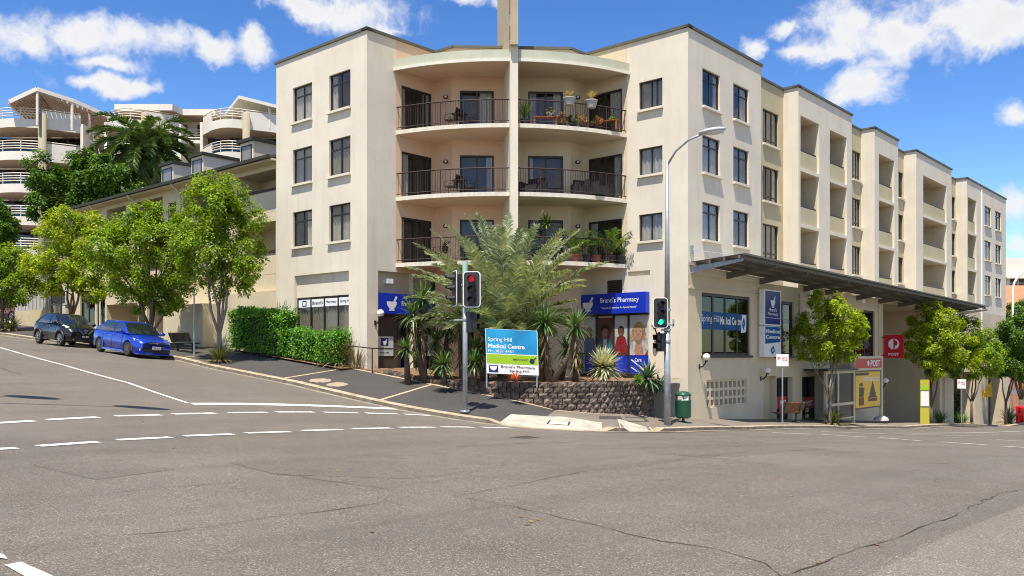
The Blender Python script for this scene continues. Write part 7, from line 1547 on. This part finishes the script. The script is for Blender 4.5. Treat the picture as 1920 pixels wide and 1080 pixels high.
px_ = xa + w * .22; mb.poly([(px_ - w * .08, zp0 + h * .30, .037), (px_ + w * .09, zp0 + h * .30, .037), (px_ + w * .13, zp0 + h * .55, .037), (px_ - w * .08, zp0 + h * .58, .037)], 1); mb.poly([(px_ - w * .1, zp0 + h * .06, .037), (px_ + w * .12, zp0 + h * .06, .037), (px_ + w * .1, zp0 + h * .29, .037), (px_ - w * .09, zp0 + h * .29, .037)], 3); ell(mb, px_, zp0 + h * .64, w * .08, h * .05, .037, 3); mb.build('poster', [YEL, FRAME, PRINTW, mat('poster_brown', (.16, .06, .03), .6)], fr_p)
mb = MB(fk); mb.box(x1, x2, gz + .42, gz + .47, -.6, -.2); mb.build('seat', CRF, kk)
# bus stop totem, red and yellow posting boxes, yellow board
tb = base_right(1734, VK + .55); tt = thing('bus_stop_totem', 'slim yellow bus stop totem with timetable panel', 'totem', tb, FACE(tb)); fr = ROOTM[tt.name]; hh = zat(712, tb.y) - tb.z; YLW = mat('totem_yellow', (.45, .40, .04), .5); mb = MB(fr); mb.box(-.25, .25, -.06, .06, -.1, hh); tp = mb.build('body', YLW, tt); mb = MB(fr); mb.box(-.21, .21, -.07, -.061, hh * .40, hh * .74); mb.build('timetable', PRINTW, tp); mb = MB(fr); mb.box(-.21, .21, -.07, -.061, hh * .76, hh * .86); mb.build('stop_panel', LIME, tp); mb = MB(fr); mb.box(-.24, .24, -.072, -.062, hh * .38, hh * .395); mb.box(-.24, .24, -.072, -.062, hh * .745, hh * .755); mb.build('trim', STEELD, tp)
for (px, m_, lab) in ((1914, REDS, 'red street posting box at the right edge'), (1924, mat('post_yellow', (.60, .36, .01), .5), 'yellow street posting box at the right edge')):
    b = base_right(px, VK + .9); t = thing('posting_box', lab, 'posting box', b, ANG); fr = ROOTM[t.name]; mb = MB(fr); mb.prism([(-.32, -.3), (.32, -.3), (.32, .3), (-.32, .3)], -.1, 1.25); mb.lathe((0, 0, 1.25), [(.42, 0), (.36, .12), (.0, .2)], 4); b_ = mb.build('body', m_, t); mb = MB(fr); mb.box(-.33, -.322, -.15, .15, .9, 1.0); mb.box(-.2, .2, -.31, -.302, 1.0, 1.06); mb.build('slot', BLACK, b_); mb = MB(fr); mb.box(-.2, .2, -.308, -.302, .55, .75); mb.build('label_plate', PRINTW, b_)
bx_ = base_right(1853, VR - .5); t = thing('warning_board', 'yellow triangular board on a stand between the pillars', 'sign', bx_, 0); zc_ = zat(733, bx_.y); mb = MB(); c_ = Vector((bx_.x, bx_.y, zc_)); mb.slabpoly([c_ + Vector((-.75, 0, -.55)), c_ + Vector((.35, 0, -.45)), c_ + Vector((.25, 0, .75))], (0, .04, 0)); mb.build('board', mat('board_yellow', (.62, .38, .01), .5), t); mb = MB(); mb.cyl((bx_.x + .1, bx_.y + .08, bx_.z - .1), (bx_.x + .1, bx_.y + .08, zc_), .04, n=6); mb.build('stand', STEELD, t)
# greenery seen between the far pillars
rg = random.Random(99); V, Fc = [], []; hb_ = W(pR(1850), VR + 2.2, -5.6); t = thing('hedge', 'clipped hedge behind the far right pillars', 'hedge', hb_, ANG)
for i in range(3500): u = pR(1790) + (pR(1896) - pR(1790)) * rg.random(); p = W(u, VR + 1.6 + rg.uniform(0, .5), -6.2 + 3.2 * rg.random()); nn = (Vector((-VX, -VY, .4)) * -1 + rdir(rg) * .9).normalized(); dd = rdir(rg); dd = (dd - nn * dd.dot(nn)).normalized(); leaf(V, Fc, p, dd, nn, .22, .12)
pydata('foliage', V, Fc, LFH, t)

# ------------------------------------------------------------------ balcony furniture and pots
def bal_pt(px, zf, Y): return Vector(((px - CX) / F * Y, Y, zf + .005))
def cafe_chair(label, p, rz, m, group, arm=True):
    t = thing('balcony_chair', label, 'chair', p, rz, group); fr = ROOTM[t.name]; mb = MB(fr); mb.box(-.22, .22, -.22, .22, .40, .44); mb.build('seat', m, t); mb = MB(fr); mb.obox((0, .26, .68), (.22, 0, 0), (0, .012, 0), (0, .06, .22)); mb.build('backrest', m, t)
    for sx in (-1, 1):
        for y in (-.2, .2): mb = MB(fr); mb.cyl((sx * .2, y, 0), (sx * .2, y, .41), .014, n=5); mb.build('leg', m, t)
        mb = MB(fr); mb.tube([(sx * .24, .24, .44), (sx * .24, .22, .64), (sx * .24, -.2, .62), (sx * .24, -.22, .42)], .014, 5); mb.build('arm', m, t)
def cafe_table(label, p, m, group):
    t = thing('balcony_table', label, 'table', p, 0, group); mb = MB(); mb.cyl(p + Vector((0, 0, .68)), p + Vector((0, 0, .71)), .33, n=16); mb.build('tabletop', m, t)
    for a in (.5, 2.6, 4.7): mb = MB(); mb.cyl(p + Vector((.25 * math.cos(a), .25 * math.sin(a), 0)), p + Vector((.1 * math.cos(a), .1 * math.sin(a), .69)), .014, n=5); mb.build('leg', m, t)
g1 = 'furniture on the left balconies'; CH = mat('wicker_dark', (.03, .022, .02), .7)
for zf, nm in ((FLOORS[2], 'top'), (FLOORS[1], 'middle')):
    cafe_chair(f'dark cafe chair left of the table on the {nm} left balcony', bal_pt(846, zf, 37.4), -1.9, CH, g1); cafe_table(f'round dark cafe table on the {nm} left balcony', bal_pt(862, zf, 37.5), CH, g1); cafe_chair(f'dark cafe chair right of the table on the {nm} left balcony', bal_pt(882, zf, 37.5), 1.7, CH, g1)
cafe_chair('pale chair on the lowest left balcony behind the palm', bal_pt(826, FLOORS[0], 37.2), -2.0, CH, g1)
ARM = mat('lounge_dark', (.018, .016, .018), .75)
for px, rz, lab in ((1000, -.5, 'black wicker armchair beside the fin on the middle right balcony'), (1098, .4, 'black wicker armchair before the corner on the middle right balcony'), (1122, .8, 'black wicker armchair by the sliding door on the middle right balcony')):
    p = bal_pt(px, FLOORS[1], 37.6 if px > 1050 else 37.2); t = thing('armchair', lab, 'chair', p, rz, 'wicker lounge on the middle right balcony'); fr = ROOTM[t.name]; mb = MB(fr); mb.box(-.4, .4, -.38, .3, .05, .40); mb.build('seat', ARM, t); mb = MB(fr); mb.box(-.4, .4, .3, .42, .05, .78); mb.build('backrest', ARM, t)
    for sx in (-1, 1): mb = MB(fr); mb.box(sx * .4, sx * .5, -.38, .42, .05, .58); mb.build('arm', ARM, t)
TERRA = mat('terracotta', (.38, .10, .055), .8, .2, 5); POTG = mat('pot_grey', (.40, .37, .33), .8, .1, 4); POTB = mat('pot_dark', (.03, .03, .032), .6)
LFP = leafm('balcony_leaf', (.05, .14, .015), (.22, .36, .03)); LFY = leafm('dry_grass_leaf', (.40, .32, .10), (.62, .52, .22)); FLW = leafm('flower_mix', (.60, .50, .05), (.65, .20, .22))
def pot(label, p, r, h, m, kind, sz, seed, leafmat, name='potted_plant'):
    rg = random.Random(seed); t = thing(name, label, 'potted plant', p, 0, 'pot plants on the right balconies'); p = Vector(p); mb = MB(); mb.lathe(p, [(r * .7, 0), (r * .95, h * .86), (r * 1.06, h * .87), (r * 1.06, h), (r * .9, h), (r * .85, h * .92)], 14); mb.build('pot', m, t); V, Fc, SV, SF = [], [], [], []; c = p + Vector((0, 0, h))
    if kind == 'tuft':
        for i in range(70): a = rg.uniform(0, 6.28); s = rg.uniform(.1, .8); blade(V, Fc, c, Vector((math.cos(a) * s, math.sin(a) * s, 1)).normalized(), sz * rg.uniform(.6, 1.1), .03, rg.uniform(.3, 1.2), 3)
    elif kind == 'palm':
        for i in range(13): a = i * 2.4 + rg.uniform(-.3, .3); frond(V, Fc, c, a, rg.uniform(.7, 1.35), sz * rg.uniform(.8, 1.1), .9, .30, 16, rg, SV, SF, .012, .3, .05)
        pydata('stalks', SV, SF, PRACH, t)
    elif kind == 'bush': scatter(rg, c + Vector((0, 0, sz * .4)), sz * .5, 260, V, Fc, .12, 7)
    elif kind == 'cordyline':
        hd_ = c + Vector((0, 0, sz * .62)); rosette(V, Fc, hd_, 46, .5, .07, -.5, .98, .5, rg); mb = MB(); mb.cyl(c, hd_, .025, n=6); mb.build('stem', PTR, t)
    pydata('leaves', V, Fc, leafmat, t)
T, Lw = FLOORS[2], FLOORS[0]
pot('dark potted cordyline beside the fin on the top right balcony', bal_pt(984, T, 36.9), .2, .32, POTB, 'tuft', .95, 1, LFP); pot('grey trough of dry grass hooked on the top right railing, left one', Vector((*arc_pt((1067 - CX) / F * 36.9, .02), T + .86)), .26, .30, POTG, 'tuft', .38, 2, LFY); pot('grey trough of dry grass hooked on the top right railing, right one', Vector((*arc_pt((1108 - CX) / F * 37.2, .02), T + .84)), .26, .32, POTG, 'tuft', .5, 3, LFY)
for i, (px, lab, k, m) in enumerate(((1055, 'flowering pot low behind the top right railing, left one', 'bush', FLW), (1075, 'leafy pot behind the top right railing under the left trough', 'bush', LFP), (1094, 'flowering pot behind the top right railing between the troughs', 'bush', FLW), (1118, 'yellow flowered pot behind the top right railing under the right trough', 'bush', FLW), (1150, 'small leafy pot on the slatted table at the top right balcony end', 'bush', LFP))): pot(lab, bal_pt(px, T, 37.1 + .0055 * abs(px - 1055)), .16, .22, POTB, k, .55, 10 + i, m)
for px, rz, lab in ((1022, 0, 'red timber slatted table behind the top right railing'), (1140, -.55, 'small red timber slatted table at the end of the top right balcony')):
    p = bal_pt(px, T, 37.0 if px < 1100 else 37.6); t = thing('slat_table', lab, 'table', p, rz, 'timber tables on the top right balcony'); fr = ROOTM[t.name]
    for i in range(5): mb = MB(fr); mb.box(-.48, .48, -.2 + i * .08, -.13 + i * .08, .40, .43); mb.build('slat', mat('red_timber', (.30, .085, .035), .6), t)
    for sx in (-1, 1):
        for y in (-.17, .15): mb = MB(fr); mb.box(sx * .45 - .03, sx * .45 + .03, y, y + .05, 0, .40); mb.build('leg', MATS['red_timber'], t)
pot('white flowering pot on the red slatted table', bal_pt(1030, T + .43, 37.0), .11, .12, POTG, 'bush', .34, 21, leafm('white_flower', (.6, .58, .55), (.12, .3, .05)))
for i, (px, lab, k, sz, m, pm) in enumerate(((992, 'lime leafed pot beside the fin on the lowest right balcony', 'bush', 1.5, LFP, POTB), (1024, 'tall cordyline in a pot on the lowest right balcony', 'cordyline', 2.0, LFP, POTB), (1078, 'spreading potted palm in terracotta on the lowest right balcony', 'palm', 1.25, LFP, TERRA), (1100, 'dark leafy pot on the lowest right balcony', 'bush', 1.0, LFD, POTB), (1118, 'terracotta pot with grey green leaves on the lowest right balcony', 'bush', .8, LFD, TERRA), (1146, 'large potted palm at the right end of the lowest right balcony', 'palm', 1.55, LFP, POTB), (1138, 'low flowering pot on the lowest right balcony edge', 'tuft', .5, LFP, POTB), (1164, 'small leafy pot at the very end of the lowest right balcony', 'tuft', .5, LFP, POTB))): pot(lab, bal_pt(px, Lw, 36.9 + .0065 * abs(px - 1000)), .2, .36, pm, k, sz, 30 + i, m)
